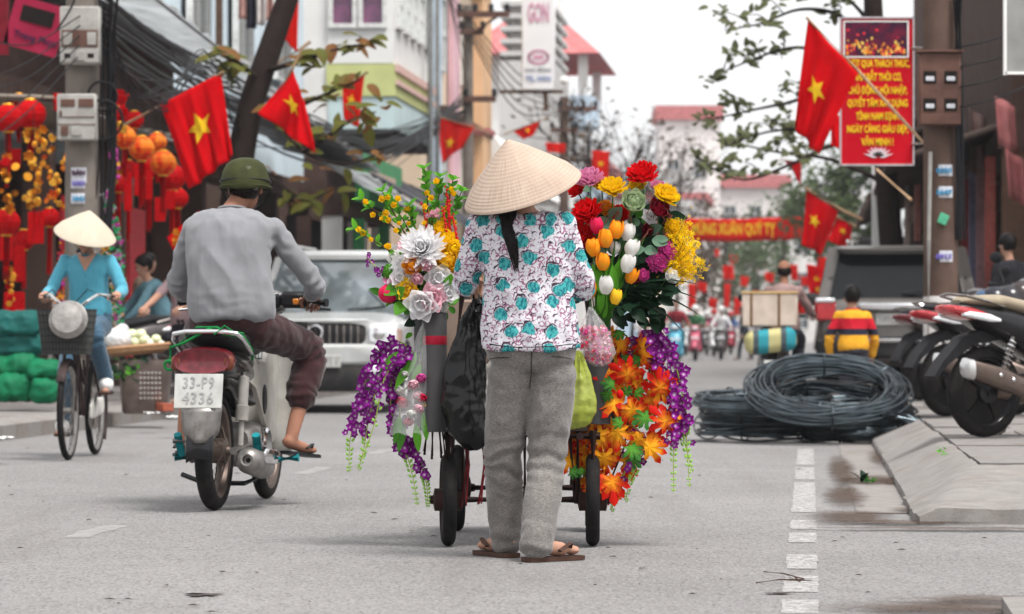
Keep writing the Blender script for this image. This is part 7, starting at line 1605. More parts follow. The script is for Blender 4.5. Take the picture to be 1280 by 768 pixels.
t = pole('concrete utility pole with long crossarm before the peach house', 585, 85, .15, .12, 8.6, m_pole, PVL); xarm(t, 604, 18, 66, 84.8); xarm(t, 590, 40, 30, 84.8, 2); xarm(t, 600, 124, 40, 84.8, 2)
m = MB(); m.tube([P(592, 42, 84.7), P(622, 20, 84.7)], .05, 6); m.build('brace', m_rustbox, t)
t = pole('far dark utility pole with crossarm under the grey tower', 705, 112, .16, .14, 8.2, m_pole2, PVL); xarm(t, 722, 136, 50, 111.8); xarm(t, 705, 163, 34, 111.8, 2); m = MB(); m.tube([P(708, 152, 111.7), P(738, 138, 111.7)], .05, 6); m.build('brace', m_rustbox, t)
m = MB(); m.ell(P(705, 101, 111.6), (.14, .14, .14), 14, 10); m.build('street_lamp_globe', m_white, t)
pole('slim grey pole at the corner of the white windowed house', 538, 78, .07, .06, 9.5, m_grille, PVL)
# ------------------------------------------------------------------ overhead cables
cab_n = 0
def cable(pts, r, label, group):
    w = [P(*p) for p in pts]; dn = []
    for i in range(len(w) - 1):
        p0, p1, p2, p3 = w[max(i - 1, 0)], w[i], w[i + 1], w[min(i + 2, len(w) - 1)]
        for k in range(6): q = k / 6; dn.append(.5 * ((2 * p1) + (p2 - p0) * q + (2 * p0 - 5 * p1 + 4 * p2 - p3) * q * q + (3 * p1 - p0 - 3 * p2 + p3) * q ** 3))
    dn.append(w[-1]); m = MB(); m.tube(dn, r, 5); tag(m.build('overhead_cable', m_cable), label, 'cable', group)
for i in range(20):
    y = U(-6, 75); cable([(130, y, 32), (200, y + U(40, 62), 38), (290, y + U(90, 115), 46), (390, y * .7 + U(135, 160), 58), (480, y * .5 + U(165, 185), 70), (580, 120 + U(-10, 40), 85)], U(.010, .022), 'black cable sagging along the left awnings from the meter pole', 'cables along the left shops')
for i in range(11): cable([(135, U(20, 90), 32), (170, U(95, 130), 33), (210, U(90, 140), 34), (255, U(60, 130), 36), (300, U(100, 190), 39)], U(.006, .012), 'loose drooping cable loop between meter pole and leaning trunk', 'loose cables at the meter pole')
for i in range(5): cable([(-8, 60 + 30 * i + U(-10, 10), 30), (40, 55 + 20 * i, 31), (100, 20 + 12 * i, 31.7)], .006, 'thin cable running to the meter boxes past the magenta sign', 'cables before the magenta sign')
for i in range(5): cable([(585, 20 + 5 * i, 85), (645, 90 + 12 * i, 97), (705, 135 + 4 * i, 112), (770, 190 + 8 * i, 140), (840, 240 + 8 * i, 190)], .02, 'far cable linking the crossarm poles', 'far cables between crossarm poles')
for i in range(4): cable([(585, 22 + 30 * i, 85), (560, -8, 70)], .014, 'cable rising from the long crossarm', 'cables rising from the long crossarm')
for i in range(4): cable([(1195, 60 + 25 * i, 30), (1240, 50 + 25 * i, 28), (1290, 30 + 25 * i, 26)], .008, 'thin cable leaving the right pole over the scooters', 'cables at the right pole')
cable([(70, 40, 31.6), (88, 12, 31.6), (95, -6, 31.6)], .01, 'pale cable curling past the upper meter box', None)
# ------------------------------------------------------------------ trees
m_bark = M('dark_bark', (.03, .021, .018), .9, sc=9, bump=.6, bsc=30); m_tleaf = M('almond_leaf', (.10, .13, .02), .5, sc=8, c2=(.14, .07, .025), transl=.35); m_tleafr = M('reddish_leaf', (.20, .07, .025), .5, sc=9, c2=(.13, .12, .03), transl=.35)
def mk(name, L_, w, mat):
    m = MB()
    def fn(u, v):
        x = (u - .5) * 2; wd = w * math.sin(PI * min(1, v ** .8 * .95 + .02)) ** .7; return V((x * wd, L_ * v, abs(x) * wd * .25 - L_ * .3 * v * v))
    m.grid(fn, 4, 6); return m.mesh(name, mat, True, 60)
MT1 = mk('almond_leaf', .17, .05, m_tleaf); MT2 = mk('reddish_leaf', .16, .05, m_tleafr)
def qleaf3(d, nrm):
    y = V(d).normalized(); z = (V(nrm) - y * V(nrm).dot(y))
    z = z.normalized() if z.length > 1e-4 else V((1, 0, 0)); x = y.cross(z); return Matrix((x, y, z)).transposed().to_quaternion()
def branch(t, pts, r0, r1, name='limb'):
    w = [V(p) for p in pts]; dn = []
    for i in range(len(w) - 1):
        p0, p1, p2, p3 = w[max(i - 1, 0)], w[i], w[i + 1], w[min(i + 2, len(w) - 1)]
        for k in range(5): q = k / 5; dn.append(.5 * ((2 * p1) + (p2 - p0) * q + (2 * p0 - 5 * p1 + 4 * p2 - p3) * q * q + (3 * p1 - p0 - 3 * p2 + p3) * q ** 3))
    dn.append(w[-1]); n = len(dn); m = MB(); m.tube(dn, [lerp(r0, r1, i / (n - 1)) for i in range(n)], 10); m.build(name, m_bark, t); return dn
d = 39
lt = thing('almond_tree', 'leaning dark trunked tree with broad olive leaves behind the motorbike rider', 'tree', P(272, 505, d), None)
branch(lt, [P(272, 507, d), P(278, 420, d), P(285, 330, d), P(296, 230, d), P(312, 140, d), P(338, 60, d), P(366, -20, d)], .20, .12, 'trunk')
lims = [[P(318, 130, d), P(345, 150, d - .5), P(380, 190, d - 1), P(430, 205, d - 1.3), P(480, 190, d - 1.4)], [P(330, 90, d), P(380, 75, d - .6), P(430, 60, d - .8), P(460, 55, d - 1)], [P(300, 210, d), P(340, 225, d - .6), P(380, 250, d - .8), P(420, 235, d - 1)], [P(325, 100, d), P(300, 80, d - .5), P(280, 70, d - .7)], [P(345, 150, d - .5), P(380, 130, d - .8), P(415, 115, d - 1), P(450, 100, d - 1.2)], [P(380, 190, d - 1), P(410, 170, d - 1.2), P(440, 150, d - 1.3), P(470, 140, d - 1.3)], [P(300, 205, d), P(270, 190, d + .3), P(240, 180, d + .5)]]
for i, l in enumerate(lims):
    dn = branch(lt, l, .035, .008, 'limb')
    for k in range(22 if i != 6 else 4):
        q = random.choice(dn[4:]) + V((U(-.12, .12), U(-.15, .15), U(-.10, .10))); inst('leaf', MT1 if random.random() < .65 else MT2, lt, q, qleaf3(V((U(-1, 1), U(-.6, .2), U(-.5, .35))), (U(-.3, .3), -.5, .8)), U(.8, 1.5))
# right tree: thin limbs with small leaves reaching left over the street
d = 44; rt = thing('street_tree', 'tree with sparse small leaves reaching over the street behind the red poster', 'tree', P(1120, 478, d), None)
branch(rt, [P(1120, 478, d), P(1118, 380, d), P(1110, 250, d), P(1100, 120, d), P(1092, 20, d), P(1090, -60, d)], .17, .11, 'trunk')
m_sl = M('small_dull_leaf', (.09, .12, .05), .55, sc=8, c2=(.15, .09, .06), transl=.3); MSL = mk('small_leaf', .10, .032, m_sl)
lims = [[P(1095, 60, d), P(1050, 20, d - .5), P(1000, 12, d - 1), P(950, 30, d - 1.5), P(905, 38, d - 2)], [P(1100, 120, d), P(1040, 70, d - .5), P(990, 60, d - 1), P(940, 75, d - 1.3), P(885, 98, d - 1.6)], [P(1105, 180, d), P(1040, 120, d), P(980, 130, d - .5), P(930, 140, d - 1), P(890, 150, d - 1.2)], [P(1105, 200, d), P(1050, 180, d), P(990, 205, d - .6), P(930, 225, d - 1), P(880, 205, d - 1.3)], [P(1095, 40, d), P(1060, 0, d - .6), P(1010, -10, d - 1.2)], [P(1108, 230, d), P(1040, 200, d + 1), P(970, 190, d + 2), P(900, 175, d + 2.4)], [P(1100, 150, d), P(1030, 160, d + 1), P(960, 165, d + 1.5), P(905, 185, d + 2)]]
for l in lims:
    dn = branch(rt, l, .035, .006)
    for k in range(7):
        i = random.randint(6, len(dn) - 2); e = dn[i] + V((U(-.45, .2), U(-.3, .3), U(-.1, .3))); tw = branch(rt, [dn[i], lerp(dn[i], e, .5) + V((0, 0, .04)), e], .010, .004, 'twig')
        for j in range(7): q = random.choice(tw[2:]) + V((U(-.06, .06), U(-.06, .06), U(-.06, .06))); inst('leaf', MSL, rt, q, qleaf3(V((U(-1, 1), U(-.6, .2), U(-.3, .9))), (U(-.3, .3), -.6, .6)), U(.7, 1.5))
    for k in range(14): q = random.choice(dn[7:]) + V((U(-.06, .06), U(-.06, .06), U(-.06, .06))); inst('leaf', MSL, rt, q, qleaf3(V((U(-1, 1), U(-.6, .2), U(-.3, .9))), (U(-.3, .3), -.6, .6)), U(.7, 1.5))
def clumptree(label, px, d, z0, h, rx, rz, n, leafm, barkr=.15, zc=None, cl=34, leaf=.16, bare=False):
    b = P(px, HZ, d); b.z = z0; t = thing('street_tree', label, 'tree', b, None, 'trees lining the far street'); zc = zc or h * .68; rnd = random.Random(int(px * 7))
    m = MB(); top = b + V((rnd.uniform(-.3, .3), 0, h * .8)); m.tube([b, lerp(b, top, .4) + V((.1, 0, 0)), lerp(b, top, .7), top], [barkr, barkr * .8, barkr * .5, barkr * .2], 10); m.build('trunk', m_bark, t)
    mb = MB(); ml = MB(); c0 = b + V((0, 0, zc))
    for i in range(cl):
        while True:
            q = V((rnd.uniform(-1, 1), rnd.uniform(-1, 1), rnd.uniform(-1, 1)))
            if .35 < q.length < 1: break
        c = c0 + V((q.x * rx, q.y * rx, q.z * rz)); s = lerp(b, top, rnd.uniform(.45, .95)); mid = lerp(s, c, .5) + V((0, 0, rnd.uniform(-.2, .4))); ml.tube([s, mid, c], [barkr * .22, barkr * .13, barkr * .05], 5)
        if bare:
            for j in range(6): e = c + V((rnd.gauss(0, .5), rnd.gauss(0, .5), rnd.gauss(.2, .4))); ml.tube([lerp(mid, c, rnd.random()), e], [.02, .006], 4)
        for j in range(n):
            p = c + V((rnd.gauss(0, rx * .16), rnd.gauss(0, rx * .16), rnd.gauss(0, rz * .15))); a = Euler((rnd.uniform(-1, 1), rnd.uniform(-1, 1), rnd.uniform(0, 6.3))).to_matrix(); s_ = leaf * rnd.uniform(.6, 1.3)
            mb.add([p + a @ V(v) for v in ((-s_ * .35, 0, 0), (0, -s_ * .7, .02), (s_ * .35, 0, 0), (0, s_ * .7, 0))], [(0, 1, 2, 3)])
    ml.build('limbs', m_bark, t)
    if mb.v: tag(mb.build('crown', leafm, t, smooth=False), kind='stuff')
m_fg = M('far_foliage', (.11, .15, .07), .6, sc=.9, c2=(.06, .085, .045), transl=.45); m_fb = M('brown_foliage', (.12, .085, .06), .6, sc=.9, c2=(.06, .045, .035), transl=.3)
clumptree('dense green tree behind the flags on the right', 1052, 112, PVR, 8.6, 1.7, 2.2, 80, m_fg, .16, 4.8, 26, .2); clumptree('smaller green tree left of the dense green one', 1022, 130, PVR, 8, 1.6, 1.8, 60, m_fg, .16, 5.0, 20, .22)
for px, d_, lb in ((790, 118, 'bare branched tree before the red roofed villa'), (735, 104, 'thin bare tree under the grey tower'), (840, 135, 'bare tree with brown leaves behind the yellow spray')): clumptree(lb, px, d_, PVL, 8.2, 2.4, 2.6, 9, m_fb, .12, 6.0, 26, .18, True)
for px, d_, lb in ((905, 215, 'misty grey green tree under the street banner'), (945, 235, 'misty tree at the end of the street, right of the other'), (880, 190, 'misty brown tree beside the banner end'), (975, 180, 'misty tree behind the box carrier'), (860, 250, 'misty tree furthest down the left side')): clumptree(lb, px, d_, 0, 9, 2.6, 2.8, 40, m_fg if px != 880 else m_fb, .16, 4.8, 22, .3)
# ------------------------------------------------------------------ flags
m_flag = M('red_flag_cloth', (.70, .003, .008), .8, sc=4, var=.06, transl=.42, spec=.05); m_star = M('gold_star_cloth', (.85, .55, .02), .75, sc=6, transl=.25); m_fpole = M('bamboo_pole', (.34, .22, .13), .6, sc=8)
m_flag2 = M('faded_flag_cloth', (.74, .014, .006), .8, sc=4, var=.06, transl=.5, spec=.05)
def flag(label, cs, d, pole_=None, star=(.5, .5, .22, 0), name='flag', fold=.035, group='national flags hung along the street', mat=None, ripple=7, thick=.004, cat='flag', skew=0):
    c = [P(x, y, d) for x, y in cs]; t = thing(name, label, cat, P(sum(x for x, y in cs) / 4, max(y for x, y in cs), d), None, group); ph = U(0, 6)
    def fn(u, v):
        p = lerp(lerp(c[0], c[1], u), lerp(c[3], c[2], u), v); a = v * .9 + .1
        p.y += fold * a * math.sin(u * ripple + ph + v * 2.2) + fold * .5 * a * math.sin(u * ripple * 2.3 + ph * 2 - v * 3); p.x += fold * .35 * a * math.cos(u * ripple + ph + v * 2); return p
    m = MB(); m.grid(fn, 26, 18); o = m.build('cloth', mat or m_flag, t, ang=180); o.modifiers.new('t', 'SOLIDIFY').thickness = thick
    if star:
        su, sv, sr, sa = star; asp = (c[3] - c[0]).length / max(.01, (c[1] - c[0]).length)
        m = MB(); pts = []
        for i in range(10):
            r_ = sr if i % 2 == 0 else sr * .40; r2 = sr if (i + 1) % 2 == 0 else sr * .40
            for k in range(4):
                a0, a1 = sa + i * PI / 5, sa + (i + 1) * PI / 5; x = lerp(r_ * math.sin(a0), r2 * math.sin(a1), k / 4); y = lerp(-r_ * math.cos(a0), -r2 * math.cos(a1), k / 4); pts.append((x, y))
        n = len(pts); vs = []
        for f_ in (.001, .33, .66, 1.0):
            for x, y in pts: q = fn(su + x * f_ * (asp if asp < 1 else 1), sv + y * f_ * (1 if asp < 1 else 1 / asp)); vs.append(q + V((0, -.014, 0)))
        fs = [(j * n + i, j * n + (i + 1) % n, (j + 1) * n + (i + 1) % n, (j + 1) * n + i) for j in range(3) for i in range(n)]; m.add(vs, fs); m.build('star', m_star, o, ang=180)
    if pole_:
        m = MB(); m.tube([P(x, y, dd) for x, y, dd in pole_], .014 if d < 45 else .025, 8); m.build('staff', m_fpole, t)
flag('red flag with gold star hung from the leaning pole left of the rider', [(200, 131), (276, 91), (293, 194), (238, 237)], 34, [(158, 155, 34.1), (280, 90, 34)], (.50, .46, .24, -.15), fold=.05, ripple=20)
flag('red flag with narrow gold star hanging from the leaning trunk', [(366, 87), (381, 130), (393, 192), (324, 142)], 36, [(330, 148, 36.1), (366, 86, 36), (378, 60, 36)], (.46, .44, .25, .6), fold=.06, ripple=11)
flag('orange red flag tip behind the leaning trunk', [(352, -10), (374, -10), (372, 66), (350, 45)], 52, [(345, 80, 52), (378, 60, 52), (388, 52, 52)], None, mat=m_flag2)
flag('faded flag among the olive leaves', [(428, 108), (456, 94), (448, 160), (430, 150)], 60, [(424, 112, 60), (460, 90, 60)], (.4, .45, .22, .3), mat=m_flag2)
flag('faded orange red flag beside the long crossarm pole', [(547, 147), (594, 158), (578, 184), (552, 205)], 80, [(545, 145, 80), (600, 162, 80), (612, 168, 80)], (.35, .6, .2, .2), mat=m_flag2, fold=.06)
flag('small pennant like flag beside the hat top', [(640, 164), (676, 150), (668, 168), (655, 175)], 95, [(630, 168, 95), (686, 147, 95)], (.5, .45, .22, 0), mat=m_flag2, fold=.05)
flag('small red flag close under the pennant', [(681, 178), (707, 180), (706, 192), (683, 190)], 100, None, None, mat=m_flag2, fold=.05)
flag('small red flag with star above the pink peony', [(740, 188), (762, 190), (761, 225), (741, 224)], 100, None, (.5, .45, .2, 0), fold=.05, mat=m_flag2)
flag('large red flag with gold star leaning left of the red poster', [(1010, 25), (1073, 92), (1022, 193), (991, 157)], 31.5, [(1008, 22, 31.5), (1074, 90, 31.4), (1130, 152, 30.5), (1170, 196, 29.9)], (.42, .50, .20, .45), fold=.06, ripple=12)
flag('dark red flag end peeping below the large leaning flag', [(1038, 150), (1056, 140), (1054, 190), (1040, 182)], 36, None, None, fold=.03)
flag('red flag with gold star hanging over the grey car', [(1008, 238), (1048, 264), (1028, 320), (1003, 306)], 52, [(1006, 235, 52), (1050, 262, 52), (1078, 275, 52)], (.38, .45, .2, .2), fold=.06)
flag('folded red flag right of the one over the grey car', [(1046, 272), (1066, 280), (1062, 318), (1036, 300)], 56, [(1044, 270, 56), (1070, 284, 56)], (.5, .4, .18, .4), fold=.06)
flag('narrow far flag hanging from the thin limbs', [(979, 200), (1002, 203), (1001, 236), (996, 222)], 75, [(975, 200, 75), (1006, 203, 75)], None, fold=.05)
flag('low red flag with star beside the grey car roof', [(1008, 330), (1036, 336), (1030, 372), (1010, 362)], 90, None, (.5, .5, .2, 0), fold=.06)
flag('second low red flag beneath the other by the grey car', [(1010, 352), (1034, 350), (1032, 374), (1012, 372)], 86, None, (.5, .5, .22, 0), fold=.05)
for i, (x, y, w, h, d_) in enumerate(((904, 332, 13, 18, 150), (988, 331, 9, 20, 140), (905, 355, 8, 30, 160), (918, 372, 9, 22, 170), (893, 312, 6, 9, 170), (860, 355, 10, 34, 130), (995, 372, 12, 20, 110), (1022, 322, 14, 14, 100))):
    flag(['far square red banner under the street banner', 'far red banner right of the bald head', 'far red streamer under the square banner', 'far red streamer above the far riders', 'tiny far red flag above the banners', 'far red streamer behind the yellow spray', 'far red banner beside the box carrier', 'far red flag above the low ones'][i], [(x, y), (x + w, y), (x + w, y + h), (x, y + h)], d_, None, None, fold=.08, mat=m_flag2, group='far red banners', name='banner', cat='banner')
for i in range(9): x, y, d_ = [(872, 352, 140), (886, 372, 120), (925, 345, 170), (942, 362, 180), (956, 340, 150), (1000, 345, 125), (968, 375, 140), (850, 320, 160), (912, 318, 190)][i]; flag('small far red flag hung along the hazy end of the street', [(x, y), (x + 12, y + 2), (x + 10, y + 14), (x + 1, y + 12)], d_, None, None, fold=.08, mat=m_flag2, group='small far flags')
# street banner with lettering
d = 120; t = thing('street_banner', 'long red banner with gold lettering stretched across the street', 'banner', P(918, 299, d), None)
m = MB(); m.grid(lambda u, v: P(lerp(800, 1002, u), lerp(271, 299, v) + 3 * math.sin(PI * u), d) + V((0, .25 * math.sin(u * 14 + v), 0)), 50, 5); o = m.build('cloth', m_flag2, t); o.modifiers.new('t', 'SOLIDIFY').thickness = .01
m = MB(); m.tube([P(650, 255, d), P(800, 270, d), P(1002, 271, d), P(1062, 268, d)], .02, 5); m.build('rope', m_cable, t)
text_mb('ĐẢNG MỪNG XUÂN QUÝ TỴ', 19 * d / F, frameT(P(900, 287, d - .4), (1, 0, 0), (0, 0, 1)), 138 * d / F, .01, .03).build('lettering', m_star, o, smooth=False)
# red poster
d = 33; k = d / F; t = thing('propaganda_poster', 'tall red poster with yellow slogan and night dance picture on the right pole', 'poster', P(1096, 207, d), None)
m_poster = M('poster_red', (.48, .002, .012), .6, sc=3, var=.07); m_ytext = M('poster_yellow', (.90, .62, .02), .6)
pn = MB().box(P(1096, 114.5, d), (92 * k, .05, 185 * k), None, .004).build('panel', m_poster, t)
m = MB()
for (x, y, w, h) in ((1096, 22.5, 93, 2), (1096, 206.5, 93, 2), (1050.5, 114.5, 1.6, 186), (1141.5, 114.5, 1.6, 186)): m.box(P(x, y, d - .01), (w * k, .07, h * k))
m.build('frame', M('pale_grey_rim', (.5, .45, .47), .5), t, smooth=False)
m = MB(); c = P(1095, 50, d - .03)
for (x, y, w, h) in ((1095, 27, 82, 1.6), (1095, 71.5, 82, 1.6), (1055, 49, 1.6, 44), (1135, 49, 1.6, 44)): m.box(P(x, y, d - .03), (w * k, .012, h * k))
pf = m.build('picture_border', m_white, pn, smooth=False)
MB().box(P(1095, 49, d - .028), (79 * k, .006, 43 * k)).build('picture', M('night_picture', (.015, .012, .03), .4, sc=9, c2=(.14, .01, .03)), pn, smooth=False)
m = MB()
for i in range(95):
    f_ = random.random(); x = 1058 + 74 * f_; y = 70 - abs(random.gauss(0, 6)) - (3 if x < 1090 else 0) - (5 * math.sin(f_ * 9) ** 2); w_ = U(1.5, 3.5); m.cur = i % 3; m.ell(P(x, max(y, 46), d - .033), (w_ * k * .5, .002, w_ * k * .8), 6, 4)
for x, y in ((1060, 38), (1080, 42), (1096, 38), (1072, 44)): m.cur = 2; m.ell(P(x, y, d - .033), (2.2 * k, .002, 1.8 * k), 6, 4)
tag(m.build('picture_dancers', [M('pic_orange', (.75, .25, .03), .5), M('pic_gold', (.80, .5, .10), .5), M('pic_red', (.6, .03, .05), .5)], pn), kind='stuff')
for tx, y, w in (('VƯỢT QUA THÁCH THỨC,', 80, 80), ('NẮM BẮT THỜI CƠ,', 97, 60), ('CHỦ ĐỘNG HỘI NHẬP,', 113.5, 74), ('QUYẾT TÂM XÂY DỰNG', 129.5, 75), ('TỈNH NAM ĐỊNH', 146, 53), ('NGÀY CÀNG GIÀU ĐẸP,', 162, 76), ('VĂN MINH !', 178, 40)):
    text_mb(tx, 12.5 * k, frameT(P(1097, y, d - .030), (1, 0, 0), (0, 0, 1)), w * k, .003, .02).build('lettering', m_ytext, pn, smooth=False)
m = MB()
for a in range(-4, 5): T = frameT(P(1098, 197, d - .032), (math.cos(R(a * 19)), 0, -math.sin(R(a * 19))), (math.sin(R(a * 19)), 0, math.cos(R(a * 19)))); m.prism([(-1 * k, 2 * k), (-2 * k, 7 * k), (0, (13 + 1.6 * abs(a)) * k), (2 * k, 7 * k), (1 * k, 2 * k)], 0, .002, T)
m.build('lotus_emblem', M('poster_white', (.75, .65, .68), .5), pn, smooth=False)
m = MB(); m.tube([P(1141, 60, d), P(1170, 60, 30.2)], .015, 6); m.tube([P(1141, 180, d), P(1170, 180, 30.2)], .015, 6); m.build('bracket', m_grille, t)
m = MB(); m.tube([P(1096, 212, 34), P(1139, 250, 33)], .016, 6); tag(m.build('wooden_stick', m_fpole), 'thin wooden stick slanting below the red poster', 'stick')
# ------------------------------------------------------------------ lanterns and new year goods
m_lan = M('lantern_red_silk', (.60, .002, .005), .6, sc=20, var=.12, transl=.35, spec=.08); m_gold = M('gold_foil', (.80, .46, .06), .28, m=.8, sc=40, c2=(.62, .22, .02), bump=.5, bsc=60); m_orn = M('orange_foil', (.80, .26, .02), .35, m=.5, sc=40, c2=(.75, .42, .04), bump=.5, bsc=60); m_lang = M('red_gold_silk', (.62, .02, .006), .4, sc=9, c2=(.80, .30, .03), transl=.25); m_pinkf = M('pink_foil', (.55, .06, .35), .3, m=.5); m_grf = M('green_foil', (.04, .42, .16), .3, m=.5); m_silf = M('silver_foil', (.7, .7, .72), .25, m=.8)
def lantern(label, px, py, rpx, d, mat, group, tass=40, flat=.88):
    c = P(px, py, d); r = rpx * d / F; t = thing('lantern', label, 'lantern', c, None, group); m = MB(); n = 24
    prof = [(r * .35, -r * flat), (r * .62, -r * flat * .82), (r * .9, -r * flat * .45), (r, 0), (r * .9, r * flat * .45), (r * .62, r * flat * .82), (r * .35, r * flat)]
    vs = []
    for rr_, z in prof:
        for i in range(n): a = 2 * PI * i / n; q = rr_ * (1 - .05 * (i % 2)); vs.append((c.x + q * math.cos(a), c.y + q * math.sin(a), c.z + z))
    fs = [(j * n + i, j * n + (i + 1) % n, (j + 1) * n + (i + 1) % n, (j + 1) * n + i) for j in range(len(prof) - 1) for i in range(n)]; m.add(vs, fs); m.build('globe', mat, t, ang=20)
    for s in (-1, 1): m = MB(); m.lathe([(r * .36, -.1 * r), (r * .40, 0), (r * .36, .1 * r), (.001, .1 * r)], 18, Matrix.Translation(c + V((0, 0, s * r * flat)))); m.build('cap', m_gold, t)
    m = MB()
    for i in range(14): a = i * 2.4; q = r * .2 * math.sqrt(i / 14); b = c + V((q * math.cos(a), q * math.sin(a), -r * flat)); m.tube([b, b + V((U(-.01, .01), 0, -tass * d / F * U(.8, 1)))], .006, 4)
    tag(m.build('tassel', m_lan, t), kind='stuff'); m = MB(); m.tube([c + V((0, 0, r * flat)), c + V((0, 0, r * flat + .25))], .004, 4); m.build('cord', m_cable, t)
gl = 'lanterns hung at the shop front'
for row in (('big plain red lantern right under the cream awning', 38, 143, 20, 34, m_lan, gl, 45), ('big plain red lantern next to the first, toward the kerb', 10, 148, 19, 33.5, m_lan, gl, 55), ('red lantern low beneath the gold ornaments', 8, 278, 18, 33.5, m_lan, gl, 60), ('orange gold lantern at the head of the cluster', 156, 172, 15, 35, m_lang, gl, 40), ('red gold lantern second in the cluster behind the pole', 177, 186, 17, 35.5, m_lang, gl, 60), ('gold sheened lantern beside the big flag', 204, 204, 17, 36, m_lang, gl, 50), ('red lantern lower in the cluster', 186, 208, 16, 37, m_lan, gl, 70), ('red lantern partly behind the big flag', 215, 222, 18, 37.5, m_lan, gl, 55), ('dark red lantern hanging back in the cluster', 160, 212, 13, 38, m_lan, gl, 80), ('red lantern topping the cluster beside the pole', 168, 150, 12, 36.5, m_lan, gl, 30), ('red gold lantern between the flag and the cluster', 196, 178, 13, 37, m_lang, gl, 40), ('red lantern lowest under the big flag', 222, 248, 14, 38, m_lan, gl, 40), ('red lantern under the gold bunches, left of the pole', 62, 272, 13, 34.5, m_lan, gl, 60), ('small red lantern between the big plain ones', 24, 128, 12, 35, m_lan, gl, 40), ('red lantern low behind the bicycle hat', 30, 300, 14, 35, m_lan, gl, 50), ('red lantern behind the pole cables', 148, 230, 12, 37, m_lan, gl, 60)): lantern(*row)
def ornament(label, px, py, d, h, n, mats, w=26, group='gold ornaments hanging at the shop', tail=True):
    k = d / F; c = P(px, py, d); t = thing('hanging_ornament', label, 'ornament', P(px, py + h, d), None, group); rnd = random.Random(int(px * 13 + py))
    m = MB(); m.tube([c + V((0, 0, .25)), c - V((0, 0, h * k))], .004, 4); m.build('cord', m_cable, t)
    for i in range(n):
        f_ = (i + rnd.random()) / n; x = rnd.gauss(0, w * .28) * (1.1 - .5 * f_); q = c + V((x * k, rnd.uniform(-.06, .06), -h * k * f_)); r_ = rnd.uniform(.018, .05); mt = rnd.choice(mats); kd = rnd.random(); m = MB()
        T = Matrix.Translation(q) @ Euler((PI / 2 + rnd.uniform(-.5, .5), rnd.uniform(-.6, .6), rnd.uniform(-.6, .6))).to_matrix().to_4x4()
        if kd < .45: m.lathe([(.001, -.008), (r_ * .35, -.01), (r_ * .45, -.004), (r_ * .9, -.008), (r_, 0), (r_ * .9, .008), (.001, .008)], 14, T); nm = 'coin_disc'
        elif kd < .75: m.ell(q, (r_ * .7, r_ * .7, r_ * .8), 10, 8); nm = 'foil_ball'
        else: m.add((bloom(1, [(6, 5, 1), (6, 35, .8)], .45)).v, bloom(1, [(6, 5, 1), (6, 35, .8)], .45).f, T @ Matrix.Scale(r_ * 1.2, 4)); nm = 'foil_flower'
        m.build(nm, mt, t)
    if tail:
        for i in range(3): m = MB(); b = c + V((U(-.06, .06), 0, -h * k)); m.tube([b, b - V((U(-.02, .02), 0, U(.15, .35)))], [.012, .018], 5, flat=.4); m.build('red_tail', m_lan, t)
og = [m_gold, m_gold, m_orn]
ornament('gold and orange foil ornament bunch beside the pole, wide one', 68, 160, 33, 100, 34, [m_orn, m_orn, m_gold, m_lang], 44); ornament('glittering gold foil string left of the orange bunch', 42, 165, 33, 95, 26, og, 26); ornament('gold foil string low at the red lanterns', 8, 195, 33.2, 70, 16, [m_gold, m_lan, m_orn], 20); ornament('small gold bunch above the lantern cluster', 152, 118, 34.5, 45, 10, [m_gold, m_lan], 12); ornament('yellow tasselled ornament beside the cables', 146, 185, 34, 45, 10, [m_gold, m_pinkf], 10); ornament('dark bead string beside the red boxes', 12, 330, 33.5, 50, 14, [m_orn, m_lan], 20)
def tinsel(label, pts, d, mats, n=70, r=.05):
    w = [P(x, y, d) for x, y in pts]; t = thing('tinsel_garland', label, 'garland', w[-1], None, 'tinsel garlands by the pole'); m = MB(); m.tube(w, .006, 5); m.build('cord', m_cable, t); m = MB()
    for i in range(n):
        f_ = random.random() * (len(w) - 1); j = int(f_); q = lerp(w[j], w[min(j + 1, len(w) - 1)], f_ - j); m.cur = i % len(mats)
        for kk in range(3): m.ell(q + V((random.gauss(0, r * .5), random.gauss(0, r * .5), random.gauss(0, .02))), (U(.008, .02),) * 3, 6, 4)
    tag(m.build('foil_balls', mats, t), kind='stuff')
tinsel('green pink and silver tinsel garland right of the blue cardigan', [(132, 240), (142, 280), (148, 320), (150, 360), (146, 400)], 33, [m_grf, m_pinkf, m_silf, m_grf], 110); tinsel('magenta and red tinsel garland left of the blue cardigan', [(84, 280), (80, 320), (76, 360), (74, 400)], 33, [m_pinkf, m_redp, m_orn], 80); tinsel('gold tinsel garland behind the handlebar', [(128, 300), (134, 350), (146, 400), (150, 420)], 33.4, [m_gold, m_grf, m_silf], 60)
for i, (x, y, w, h, d_) in enumerate(((72, 128, 10, 22, 34), (45, 285, 20, 40, 34), (8, 305, 16, 42, 34), (24, 330, 14, 45, 34.2), (20, 198, 12, 24, 34.3), (18, 378, 26, 26, 34.2), (160, 240, 10, 48, 36), (172, 225, 9, 40, 36), (186, 232, 9, 36, 36.4), (200, 262, 14, 30, 37), (212, 250, 14, 24, 37), (150, 132, 12, 40, 35.5))):
    p = P(x, y, d_); kk = d_ / F; o = MB().box(p, (w * kk, .02, h * kk), None, .004).build('red_scroll', m_lan); tag(o, 'small red paper scroll hanging among the shop lanterns', 'scroll', 'red scrolls hanging among the shop lanterns')
t = thing('red_envelope_board', 'red diamond board with gold flowers behind the rider', 'board', P(230, 320, 33.5), None)
m = MB(); m.prism([(-.16, -.03), (.14, .22), (.20, .10), (-.06, -.24)], -.01, .01, frameT(P(230, 293, 33.5), (1, 0, 0), (0, 0, 1))); m.build('board', m_flag, t, smooth=False)
